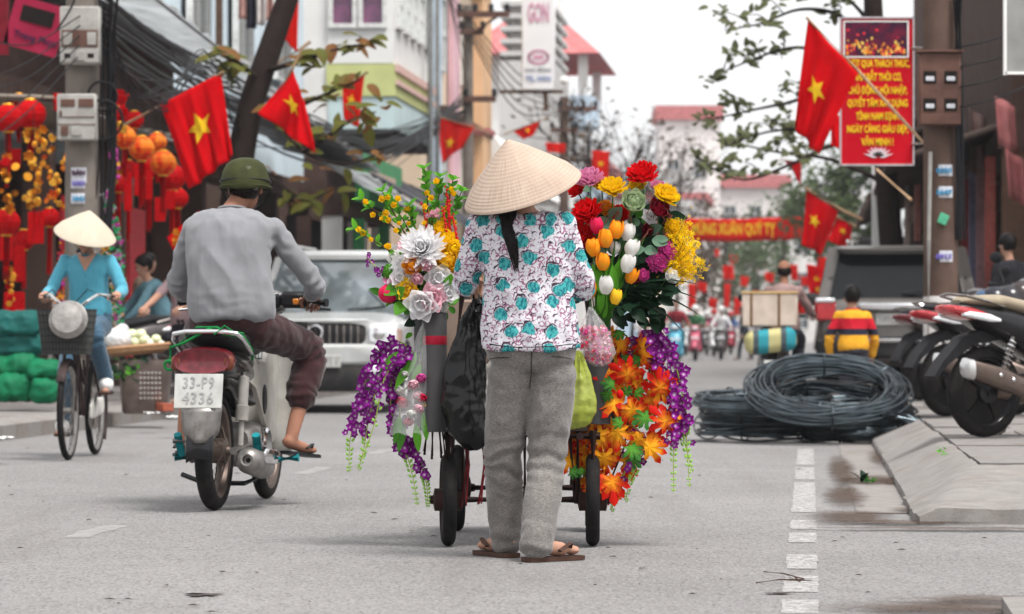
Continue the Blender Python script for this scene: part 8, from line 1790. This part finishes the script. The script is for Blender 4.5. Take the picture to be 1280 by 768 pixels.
for i in range(16): inst('gold_flower', fm('gold_flower', lambda: bloom(1, [(6, 10, 1), (5, 40, .7)], .45), m_orn), t, P(222 + U(-4, 14), 298 + U(-10, 8), 33.44), qdir(V((0, -1, .2))), U(.02, .035))
# ================================================================== MORE PEOPLE, GOODS, COILS
def pose_stand(base, H, face, arms=((.10, .0), (.10, .0)), stride=0.0, bend=0.0):
    """H body height, face = heading angle (0 faces +y, positive turns left)"""
    k = H / 1.6; f = V((-math.sin(face), math.cos(face), 0)); r = V((math.cos(face), math.sin(face), 0)); b = V(base); up = V((0, 0, 1))
    def q(x, y, z): return b + r * x * k + f * y * k + up * z * k
    n = q(0, .06 + .35 * bend, 1.34 - .12 * bend)
    J = dict(pel=q(0, 0, .88), nek=n, hed=n + f * (.03 + .05 * bend) * k + up * .155 * k, f=f + up * (-.15 - bend), u=up, shL=n - r * .165 * k - up * .07 * k, shR=n + r * .165 * k - up * .07 * k, hiL=q(-.085, 0, .82), hiR=q(.085, 0, .82), knL=q(-.09, .02 + stride, .46), knR=q(.09, .02 - stride, .46), anL=q(-.09, stride * 1.6 - .02, .085 / k if k < 1 else .085), anR=q(.09, -stride * 1.6 - .02, .085), ftL=f, ftR=f, base=base[2])
    for s, sg, (out, fw) in zip('LR', (-1, 1), arms):
        J['el' + s] = J['sh' + s] + r * sg * out * k * .5 + f * fw * .4 * k - up * (.27 - .1 * fw) * k; J['wr' + s] = J['el' + s] + f * (.05 + fw * .22) * k + r * sg * (-.02) * k - up * (.23 - .22 * fw) * k
    return J
def pose_ride(Mx, H=1.6, seat=.78, arms=(.34, .84, 1.05)):
    k = H / 1.6
    def q(x, y, z): return Mx @ V((x, y, z))
    r3 = Mx.to_3x3(); J = dict(pel=q(0, .30, seat + .13), nek=q(0, .38, seat + .60 * k), hed=q(0, .43, seat + .75 * k), f=r3 @ V((0, 1, -.05)), u=(0, 0, 1), shL=q(-.165, .37, seat + .53 * k), shR=q(.165, .37, seat + .53 * k), elL=q(-.27, .50, seat + .33), elR=q(.27, .50, seat + .33), wrL=q(-arms[0] + .02, arms[1] - .06, arms[2]), wrR=q(arms[0] - .02, arms[1] - .06, arms[2]), hiL=q(-.09, .32, seat + .08), hiR=q(.09, .32, seat + .08), knL=q(-.17, .74, seat - .02), knR=q(.17, .74, seat - .02), anL=q(-.12, .74, .43), anR=q(.12, .74, .43), ftL=r3 @ V((0, 1, 0)), ftR=r3 @ V((0, 1, 0)), hdL=r3 @ V((0, 1, -.1)), hdR=r3 @ V((0, 1, -.1)), base=seat)
    return J
def cl(name, c, r=.85): return M(name, c, r, sc=9, var=.12, bump=.15, bsc=200)
# boy in the yellow sweater
def sweater():
    t = NT('yellow_striped_sweater'); sep = t.n('ShaderNodeSeparateXYZ'); t.link(t.tc.outputs['Object'], sep.inputs[0]); z = sep.outputs[2]
    def band(a, b): return t.math('MULTIPLY', t.math('GREATER_THAN', z, a), t.math('LESS_THAN', z, b))
    base = t.mix(t.rng(t.noise(8, 3), .35, .7), (.66, .33, .025), (.54, .25, .02)); base = t.mix(band(.05, .15), base, (.50, .015, .03)); base = t.mix(band(-.01, .05), base, (.018, .02, .035)); t.col(base); t.b.inputs['Roughness'].default_value = .85; t.bump(t.noise(300, 2), .2, .003); return t.mt
db = 33.0; bp_ = P(1067, HZ, db); bp_.z = PVR if False else .0
J = pose_stand((bp_.x, db, .0), 1.27, R(8), arms=((.22, .05), (.22, .05)))
boy = person('person', 'child in yellow sweater with red and black chest bands by the grey car', J, W=.82, hs=.93, shirt=sweater(), trousers=cl('dark_trousers', (.04, .04, .05)), sleeve=.97, hem=1, loose=.018, tl=.016, vox=.013, feet=m_black, waist=-.06)
m = MB(); m.tube([J['nek'] + V((math.cos(a) * .056, math.sin(a) * .056, .005)) for a in [2 * PI * i / 20 for i in range(20)]], .012, 6, closed=True); m.build('red_collar', cl('red_knit', (.5, .02, .03)), boy)
# the man with the boxes
dm = 38.5; mp = G(968, 470 + 38); mp = V((P(966, 0, dm).x, dm, 0)); rzm = -TH
sc1 = scooter('motorbike', 'small motorbike loaded with a big carton and striped bag', mp, rzm, m_sgrey, None, None, detail=False, cat='motorbike'); Mx = Matrix.Translation(mp) @ Matrix.Rotation(rzm, 4, 'Z')
J = pose_ride(Matrix.Translation(Mx.to_3x3() @ V((.12, .10, .0))) @ Mx, 1.62, .78)
man = person('person', 'balding person in brown checked shirt riding behind the carton', J, W=1.0, skin=m_skin2, shirt=cl('brown_check_shirt', (.30, .20, .19)), trousers=cl('dark_trousers', (.04, .04, .05)), vox=.013, feet=m_black, hair=False, hands=((1.1, -1), (1.1, 1)))
m = MB(); hd = J['hed']; m.ell(hd + V((0, -.022, -.005)), (.082, .085, .070), 18, 12); m.build('hair', m_hair, man)
m_card = M('cardboard', (.60, .50, .42), .8, sc=6, var=.1, dirt=.3, dirtc=(.4, .3, .24)); b0 = Mx @ V((-.03, -.10, 1.10))
bx = thing('carton', 'large tied cardboard carton strapped on the motorbike seat', 'carton', b0 - V((0, 0, .19)), None)
MB().box(b0, (.60, .36, .36), rz3(rzm), .015).build('carton_body', m_card, bx)
for x in (-.2, .1): m = MB(); m.box(b0 + Mx.to_3x3() @ V((x, 0, 0)), (.03, .375, .375), rz3(rzm), .004); m.build('strap', cl('brown_strap', (.18, .11, .06)), bx)
MB().box(b0 + V((0, 0, .185)), (.62, .38, .025), rz3(rzm), .006).build('lid', M('carton_lid', (.55, .36, .16), .8, sc=8), bx)
def striped():
    t = NT('striped_bag'); sep = t.n('ShaderNodeSeparateXYZ'); t.link(t.tc.outputs['Object'], sep.inputs[0]); w = t.math('MODULO', t.math('ADD', sep.outputs[0], 10.04), .30)
    c = t.mix(t.math('LESS_THAN', w, .11), (.46, .42, .20), (.03, .25, .30)); c = t.mix(t.math('GREATER_THAN', w, .24), c, (.06, .08, .09)); t.col(c); t.b.inputs['Roughness'].default_value = .6; t.bump(t.noise(12, 4), .4, .02); return t.mt
sb_ = MB(); sb_.box(b0 + V((.0, -.06, -.34)), (.56, .40, .26), ry3(-.12), .06); sb_ = remesh(sb_, .02, 6); tag(sb_.build('striped_bag', striped()), 'yellow and teal striped sack tied under the carton', 'bag')
# far riders coming up the street
def far_rider(px, gy, lab, labp, bodym, shirt, trs, helm, rz=PI - TH):
    p = G(px, gy); s = scooter('scooter', lab, p, rz, bodym, None, 'scooters coming up the far street', detail=False, cat='scooter'); Mx = Matrix.Translation(p) @ Matrix.Rotation(rz, 4, 'Z'); J = pose_ride(Mx, 1.62, .78)
    pr = person('person', labp, J, W=1.0, shirt=shirt, trousers=trs, vox=.022, feet=m_black, hands=((1.1, -1), (1.1, 1)), group='people riding up the far street')
    if helm is not None:
        m = MB(); m.ell(J['hed'] + V((0, .01, .045)), (.125, .135, .11), 16, 10); m.build('helmet', helm, pr)
wh = M('white_helmet', (.75, .75, .74), .3, coat=.4); rdh = M('red_helmet', (.5, .03, .04), .3, coat=.4)
dk = cl('dark_trousers', (.04, .04, .05)); tealt = cl('teal_trousers', (.03, .16, .20))
far_rider(846, 460, 'pale blue scooter coming up the street beside the orchids', 'person in dark red jacket riding the pale blue scooter', m_sblue, cl('dark_red_jacket', (.24, .03, .04)), tealt, None)
far_rider(870, 451, 'rose red scooter behind the blue one', 'person in green top and white helmet on the rose scooter', m_spink, cl('green_top', (.05, .16, .07)), dk, wh)
far_rider(902, 450, 'dark scooter with headlamp between rose scooter and carton', 'person in white shirt and white helmet on the dark scooter', m_sgrey, cl('white_shirt', (.72, .72, .72)), dk, wh)
far_rider(893, 446, 'white scooter just behind the dark scooter', 'person in pink top and red helmet behind the white shirted one', m_swhite, cl('pink_top', (.6, .16, .25)), dk, rdh)
far_rider(884, 444, 'small dark scooter far behind the rose one', 'person in grey with white helmet far behind the rose scooter', m_sgrey, cl('grey_top', (.3, .3, .32)), dk, wh)
far_rider(820, 446, 'white scooter behind the drooping orchids', 'person in orange jacket riding the far white scooter', m_swhite, cl('orange_jacket', (.62, .22, .08)), dk, wh)
far_rider(805, 444, 'red scooter furthest behind the maple leaves', 'person in pale shirt on the furthest red scooter', m_sred, cl('pale_shirt', (.62, .58, .56)), dk, None)
far_rider(858, 444, 'pale scooter between the blue and rose ones, further off', 'person in cream jacket on the pale scooter further off', m_swhite, cl('cream_jacket', (.5, .45, .38)), dk, wh)
far_rider(914, 443, 'red scooter far off left of the walking person', 'person in blue jacket on the far red scooter', m_sred, cl('blue_jacket', (.06, .12, .3)), dk, rdh)
far_rider(878, 441, 'tiny far scooter where the road fades', 'person in red jacket on the tiny far scooter', m_sgrey, cl('red_jacket', (.4, .03, .04)), dk, wh)
p = G(931, 450); person('person', 'person in dark clothes walking across by the carton motorbike', pose_stand((p.x, p.y, 0), 1.65, R(100), stride=.14), shirt=cl('navy_jacket', (.05, .06, .08)), trousers=dk, vox=.022, feet=m_black)
# people at the left shop
def at(px, d, z): q = P(px, HZ, d); q.z = z; return q
person('person', 'person in tan top with bun standing in the dark shop doorway', pose_stand(at(176, 41, PVL), 1.62, R(-60), arms=((.1, .3), (.1, .3))), shirt=cl('tan_top', (.42, .29, .22)), trousers=dk, vox=.016, feet=m_black, sleeve=.28)
person('person', 'person in slate blue shirt bending beside the parked scooter', pose_stand(at(205, 38, PVL), 1.56, R(110), arms=((.2, .4), (.2, .4)), bend=.35), shirt=cl('slate_blue_shirt', (.10, .19, .23)), trousers=dk, vox=.016, feet=m_black)
person('person', 'person in mauve short sleeved shirt and black trousers behind the motorbike rider', pose_stand(at(234, 34.5, PVL), 1.5, R(160), arms=((.12, .75), (.12, .75))), shirt=cl('mauve_shirt', (.30, .21, .22)), trousers=cl('black_trousers', (.02, .02, .024)), vox=.014, feet=m_brownleather, sleeve=.3)
person('person', 'person in black jacket with pale shirt collar at the right shop', pose_stand(at(1267, 36, PVR), 1.66, R(35)), shirt=cl('black_jacket', (.02, .02, .024)), trousers=dk, vox=.016, feet=m_black)
# goods: green bales
m_sack = [M('green_sack', (.008, .15, .065), .55, sc=10, bump=.5, bsc=25, dirt=.2, dirtc=(.05, .2, .12)), M('teal_sack', (.012, .095, .085), .5, sc=10, bump=.6, bsc=25, dirt=.2, dirtc=(.05, .16, .15))]
for i, (px, py, w, h, mt, dd, lb) in enumerate(((20, 405, 60, 28, 1, 0, 'teal wrapped bale on top of the stack'), (22, 431, 62, 28, 1, .05, 'teal wrapped bale second from the top'), (20, 457, 58, 26, 0, 0, 'bright green sack under the teal bales'), (18, 484, 52, 31, 0, -.1, 'bright green sack at the foot of the stack, wider one'), (55, 462, 34, 20, 0, -.15, 'small green sack wedged beside the wide ones'), (57, 488, 32, 26, 0, -.2, 'small green sack on the ground by the front wheel'), (56, 412, 26, 40, 1, .35, 'teal bale standing behind the bicycle basket'))):
    d_ = 31.5 + dd; c = P(px, py, d_); k = d_ / F; m = MB(); m.box(c, (w * k, .38, h * k), None, min(w, h) * k * .22); o = remesh(m, .016, 3, foldfn(.022, f1=(6, 6, 9), seed=i * 2.7)).build('sack', m_sack[mt]); tag(o, lb, 'sack', 'green bales stacked by the lantern shop')
# vegetable tray on a bucket
t = thing('perforated_bucket', 'dented metal basket with punched holes under the vegetable tray', 'bucket', at(182, 31.5, PVL - .0), None); d_ = 31.5; k = d_ / F; m_punch = M('dented_tin', (.22, .17, .15), .35, m=.7, sc=7, dirt=.5, dirtc=(.06, .045, .04), bump=.5, bsc=14)
c0 = P(182, 517, d_); m = MB(); rings = []
for z, w in ((0, .19), (.02, .205), (.40, .235), (.48, .24), (.48, .225), (.05, .185)):
    rings.append([c0 + V((math.copysign(abs(math.cos(a)) ** .6, math.cos(a)) * w, math.copysign(abs(math.sin(a)) ** .6, math.sin(a)) * w, z)) for a in [2 * PI * i / 32 for i in range(32)]])
m.loft(rings); b_ = m.build('bucket_body', m_punch, t, ang=50)
m = MB()
for i in range(6):
    for j in range(6): m.ell(c0 + V((-.02 + .034 * i, -.228 - .01 * j / 6, .14 + .045 * j)), (.009, .004, .010), 8, 5)
tag(m.build('punched_holes', M('bright_hole', (.5, .47, .44), .5), b_), kind='stuff')
tr = thing('bamboo_tray', 'round bamboo tray of vegetables balanced on the metal basket', 'tray', P(172, 447, d_), None); m = MB(); Tt = Matrix.Translation(P(172, 443, d_)) @ Matrix.Rotation(R(-5), 4, 'Y')
m.lathe([(.001, .02), (.20, .015), (.27, .04), (.285, .075), (.295, .075), (.285, .03), (.22, -.005), (.001, 0)], 40, Tt); m.build('woven_dish', M('woven_bamboo', (.42, .24, .13), .7, sc=30, bump=.6, bsc=90), tr); m = MB(); m.torus((0, 0, 0), .292, .014, (0, 0, 1), 40, 8); m.v = [Tt @ (p + V((0, 0, .07))) for p in m.v]; m.build('tray_rim', M('bamboo_rim', (.46, .26, .14), .6, sc=30), tr)
m_cab = M('pale_cabbage', (.52, .62, .32), .55, sc=14, c2=(.70, .72, .50), bump=.4, bsc=30); m_rad = M('white_radish', (.76, .74, .66), .5, sc=10)
for i, (px, py, r_, mt, nm, lb) in enumerate(((168, 428, .055, m_cab, 'cabbage', 'pale green cabbage in the middle of the tray'), (180, 425, .055, m_cab, 'cabbage', 'pale green cabbage beside the middle one'), (176, 418, .05, m_cab, 'cabbage', 'small cabbage topping the other two'), (188, 430, .05, m_rad, 'radish', 'white radish at the front of the tray'), (195, 424, .045, m_cab, 'cabbage', 'yellowish cabbage toward the tray rim'), (165, 418, .05, m_cab, 'cabbage', 'leafy cabbage against the white bag'), (201, 430, .035, m_rad, 'radish', 'small white radish by the tray rim'))):
    m = bloom(1, [(5, 30, 1.1), (5, 50, 1.05), (5, 70, 1.0)], .8, curl=1.0, cup=.5); m2 = MB(); c = P(px, py, d_ - .06); m2.ell(c, (r_, r_, r_ * .9), 14, 10)
    if nm == 'cabbage': m2.add([c + V(p) * r_ * 1.05 - V((0, 0, r_ * .5)) for p in m.v], m.f)
    tag(m2.build(nm, mt), lb, nm)
m = MB(); m.ell(P(148, 424, d_ - .1), (.12, .10, .095), 18, 12); m.ell(P(152, 412, d_ - .1), (.06, .05, .05), 12, 8); o = remesh(m, .012, 3, foldfn(.010, f1=(18, 18, 18), seed=2)).build('plastic_bag', M('white_plastic_bag', (.76, .76, .76), .3, sc=10, transl=.2)); tag(o, 'crumpled white plastic bag on the bamboo tray', 'bag')
t = thing('herb_bunch', 'bunch of green herbs hanging under the bamboo tray', 'herbs', P(160, 470, d_ - .15), None)
for i in range(34): inst('leaf', random.choice([ML, MLb, MLd]), t, P(U(142, 176), U(447, 468), d_ - .2 + U(-.05, .05)), qleaf(V((U(-1, 1), -.3, U(-1, .2)))), U(.7, 1.3))
o = MB().box(at(206, 31.2, PVL + .04), (.10, .22, .07), rz3(.4), .006).build('brick', M('red_brick', (.36, .10, .06), .85, sc=12, bump=.4)); tag(o, 'single red brick lying at the left kerb', 'brick')
for i, (px, py) in enumerate(((190, 519), (218, 524), (3, 551))):
    p = G(px, py, PVL + .004); m = MB(); m.grid(lambda u, v: p + V(((u - .5) * .13, (v - .5) * .2, .02 + .02 * noise.noise(V((u * 4, v * 4, i))))), 6, 6); tag(m.build('paper_scrap', M('paper', (.68, .67, .66), .8)), ['white paper scrap beside the red brick', 'white paper scrap behind the motorbike', 'white paper scrap at the far left kerb'][i], 'litter')
# ------------------------------------------------------------------ wire coils
m_wirec = M('oiled_steel_wire', (.11, .135, .15), .34, m=.85, sc=5, c2=(.045, .055, .062))
def coil(label, c, Rr, rr_, n, tilt, squash=.7, ties=5, seed=0, rzz=0.0, mess=1.0):
    rnd = random.Random(seed); t = thing('wire_coil', label, 'wire coil', c - V((0, 0, rr_ * squash)), None, 'wire coils dumped at the kerb'); M3 = rz3(rzz) @ rx3(tilt); m = MB(); seg = 72
    for i in range(n):
        a = rnd.uniform(0, 6.28); q = math.sqrt(rnd.random()); ox, oz = q * math.cos(a) * rr_, q * math.sin(a) * rr_ * squash; ph = rnd.uniform(0, 6.28); e1, e2 = rnd.gauss(0, .012) * mess, rnd.gauss(0, .018) * mess; ph2 = rnd.uniform(0, 6.28)
        pts = [c + M3 @ V(((Rr + ox + e1 * math.sin(2 * th + ph)) * math.cos(th) + e1 * 1.5, (Rr + ox + e1 * math.sin(2 * th + ph)) * math.sin(th), oz + e2 * math.sin(th + ph) + e2 * .5 * math.sin(3 * th + ph2))) for th in [2 * PI * k / seg for k in range(seg)]]
        m.tube(pts, .0085, 6, closed=True)
    m.build('windings', m_wirec, t)
    for i in range(ties):
        th = 2 * PI * i / ties + .5; rad = V((math.cos(th), math.sin(th), 0)); m = MB(); cc = rad * Rr
        m.tube([c + M3 @ (cc + rad * math.cos(b) * (rr_ + .016) + V((0, 0, math.sin(b) * (rr_ * squash + .02)))) for b in [2 * PI * k / 16 for k in range(16)]], .007, 5, closed=True); m.build('tie_wire', m_wirec, t)
    return t
dd = 27.0
cb = G(975, 553); yb = 27.5
coil('flat wire coil at the bottom, furthest toward the street', V((P(958, 0, 27.6).x, 27.6, .12)), .46, .095, 40, 0, .9, seed=1)
coil('flat wire coil resting on the bottom one, nearest the orchids', V((P(955, 0, 27.5).x, 27.5, .31)), .50, .07, 34, R(3), .9, seed=2, ties=4)
coil('flat wire coil at the bottom, against the kerb', V((P(1075, 0, 27.3).x, 27.3, .10)), .40, .09, 38, 0, .9, seed=3)
coil('second flat wire coil stacked against the kerb', V((P(1055, 0, 27.4).x, 27.4, .26)), .48, .075, 36, R(2), .8, seed=4)
coil('large wire coil leaning on top of the others', V((P(1035, 0, 27.0).x, 27.0, .40)), .54, .072, 46, R(21), 1.0, seed=5, ties=6, mess=1.2)
coil('loose inner coil lying inside the large leaning one', V((P(1040, 0, 27.2).x, 27.2, .33)), .42, .06, 20, R(14), 1.0, seed=6, ties=4, mess=2.0)
t = thing('wire_offcuts', 'splayed bundle of loose wire ends beside the coils', 'wire', G(1150, 532, .05), None); m = MB()
for i in range(60): p0 = P(1110, 522, 26.6) + V((U(-.1, .1), U(-.12, .12), U(-.06, .06))); p1 = P(1152, 533, 26.6) + V((U(-.06, .04), U(-.18, .18), U(-.05, .05))); m.tube([p0, lerp(p0, p1, .5) + V((0, 0, U(0, .03))), p1], .006, 5)
tag(m.build('wire_ends', m_wirec, t), kind='stuff')
# helmets and gear heaped at the right
for i, (px, py, r_, c) in enumerate(((1243, 378, .13, (.02, .02, .03)), (1262, 376, .14, (.03, .03, .035)), (1276, 372, .12, (.04, .03, .03)), (1230, 382, .10, (.05, .09, .16)))):
    m = MB(); p = P(px, py, 27.5); m.lathe([(r_ * .98, -.06), (r_, -.03), (r_ * .97, .03), (r_ * .8, .08), (r_ * .5, .115), (.001, .125)], 20, Matrix.Translation(p)); o = m.build('helmet', M('helmet_%d' % i, c, .25, coat=.5)); o.modifiers.new('t', 'SOLIDIFY').thickness = .015
    tag(o, ['black helmet on the parked scooters, middle one', 'charcoal helmet right of the middle one', 'dark brown helmet at the frame end', 'navy helmet left of the others'][i], 'helmet', 'helmets on the parked scooters')
scooter('scooter', 'dark scooter parked behind the row of three, carrying helmets', at(1262, 27.3, PVR + .005), R(-95), m_blackp, None, gp, detail=False)
# small litter: twigs, weed, leaves
t = thing('kerb_weed', 'small green weed growing in the muddy gutter', 'weed', G(1083, 604), None)
for i in range(16): inst('leaf', random.choice([ML, MLd]), t, G(1083 + U(-9, 9), 604 + U(-3, 3)) + V((0, 0, .01)), qleaf(V((U(-1, 1), U(-1, 1), U(.3, 1.2))), (0, 0, 1)), U(.5, .9))
t = thing('kerb_weed', 'tuft of weed in the paving joint above the ramp', 'weed', G(1178, 566, PVR), None)
for i in range(12): inst('leaf', MLb, t, G(1178 + U(-5, 5), 566 + U(-6, 6), PVR), qleaf(V((U(-1, 1), U(-1, 1), U(.3, 1))), (0, 0, 1)), U(.3, .6))
t = thing('fallen_twig', 'thin broken twig lying by the edge line', 'twig', G(985, 725), None); m = MB()
for a, b in (((955, 717), (1005, 726)), ((945, 731), (1003, 727)), ((985, 721), (1000, 729))): m.tube([G(*a) + V((0, 0, .006)), lerp(G(*a), G(*b), .5) + V((0, 0, .012)), G(*b) + V((0, 0, .006))], .0025, 5)
m.build('stick', m_twig, t)
rnd = random.Random(21); m = MB()
for i in range(110):
    px, py = rnd.uniform(0, 1280), rnd.uniform(540, 768); p = G(px, py) + V((0, 0, .006)); a = rnd.uniform(0, 6.3); L_ = rnd.uniform(.006, .028); w = L_ * rnd.uniform(.15, .5); x = V((math.cos(a), math.sin(a), 0)); y = V((-math.sin(a), math.cos(a), 0))
    m.add([p - x * L_, p - y * w + V((0, 0, .004)), p + x * L_, p + y * w + V((0, 0, .004))], [(0, 1, 2, 3)])
tag(m.build('road_litter', M('dead_leaf_bits', (.07, .05, .04), .8, sc=30)), 'scattered dead leaf bits and grit on the road', 'litter', kind='stuff')
# ------------------------------------------------------------------ haze
def haze():
    m = MB(); lo, hi = SW(200, -60, 0), 0
    x0, x1, y0, y1 = -75, 95, -20, 380
    m.box(((x0 + x1) / 2, (y0 + y1) / 2, 11.5), (x1 - x0, y1 - y0, 25))
    mt = bpy.data.materials.new('haze_air'); mt.use_nodes = True; N = mt.node_tree.nodes; N.clear()
    o_ = N.new('ShaderNodeOutputMaterial'); v = N.new('ShaderNodeVolumePrincipled')
    v.inputs['Color'].default_value = (.93, .95, 1, 1); v.inputs['Density'].default_value = HAZE; v.inputs['Anisotropy'].default_value = .2
    mt.node_tree.links.new(v.outputs[0], o_.inputs['Volume'])
    o = m.build('haze', mt, smooth=False); tag(o, 'thin pale haze in the street air', 'haze', kind='stuff')
HAZE = .00032
haze()
bpy.data.scenes.remove(TMP)
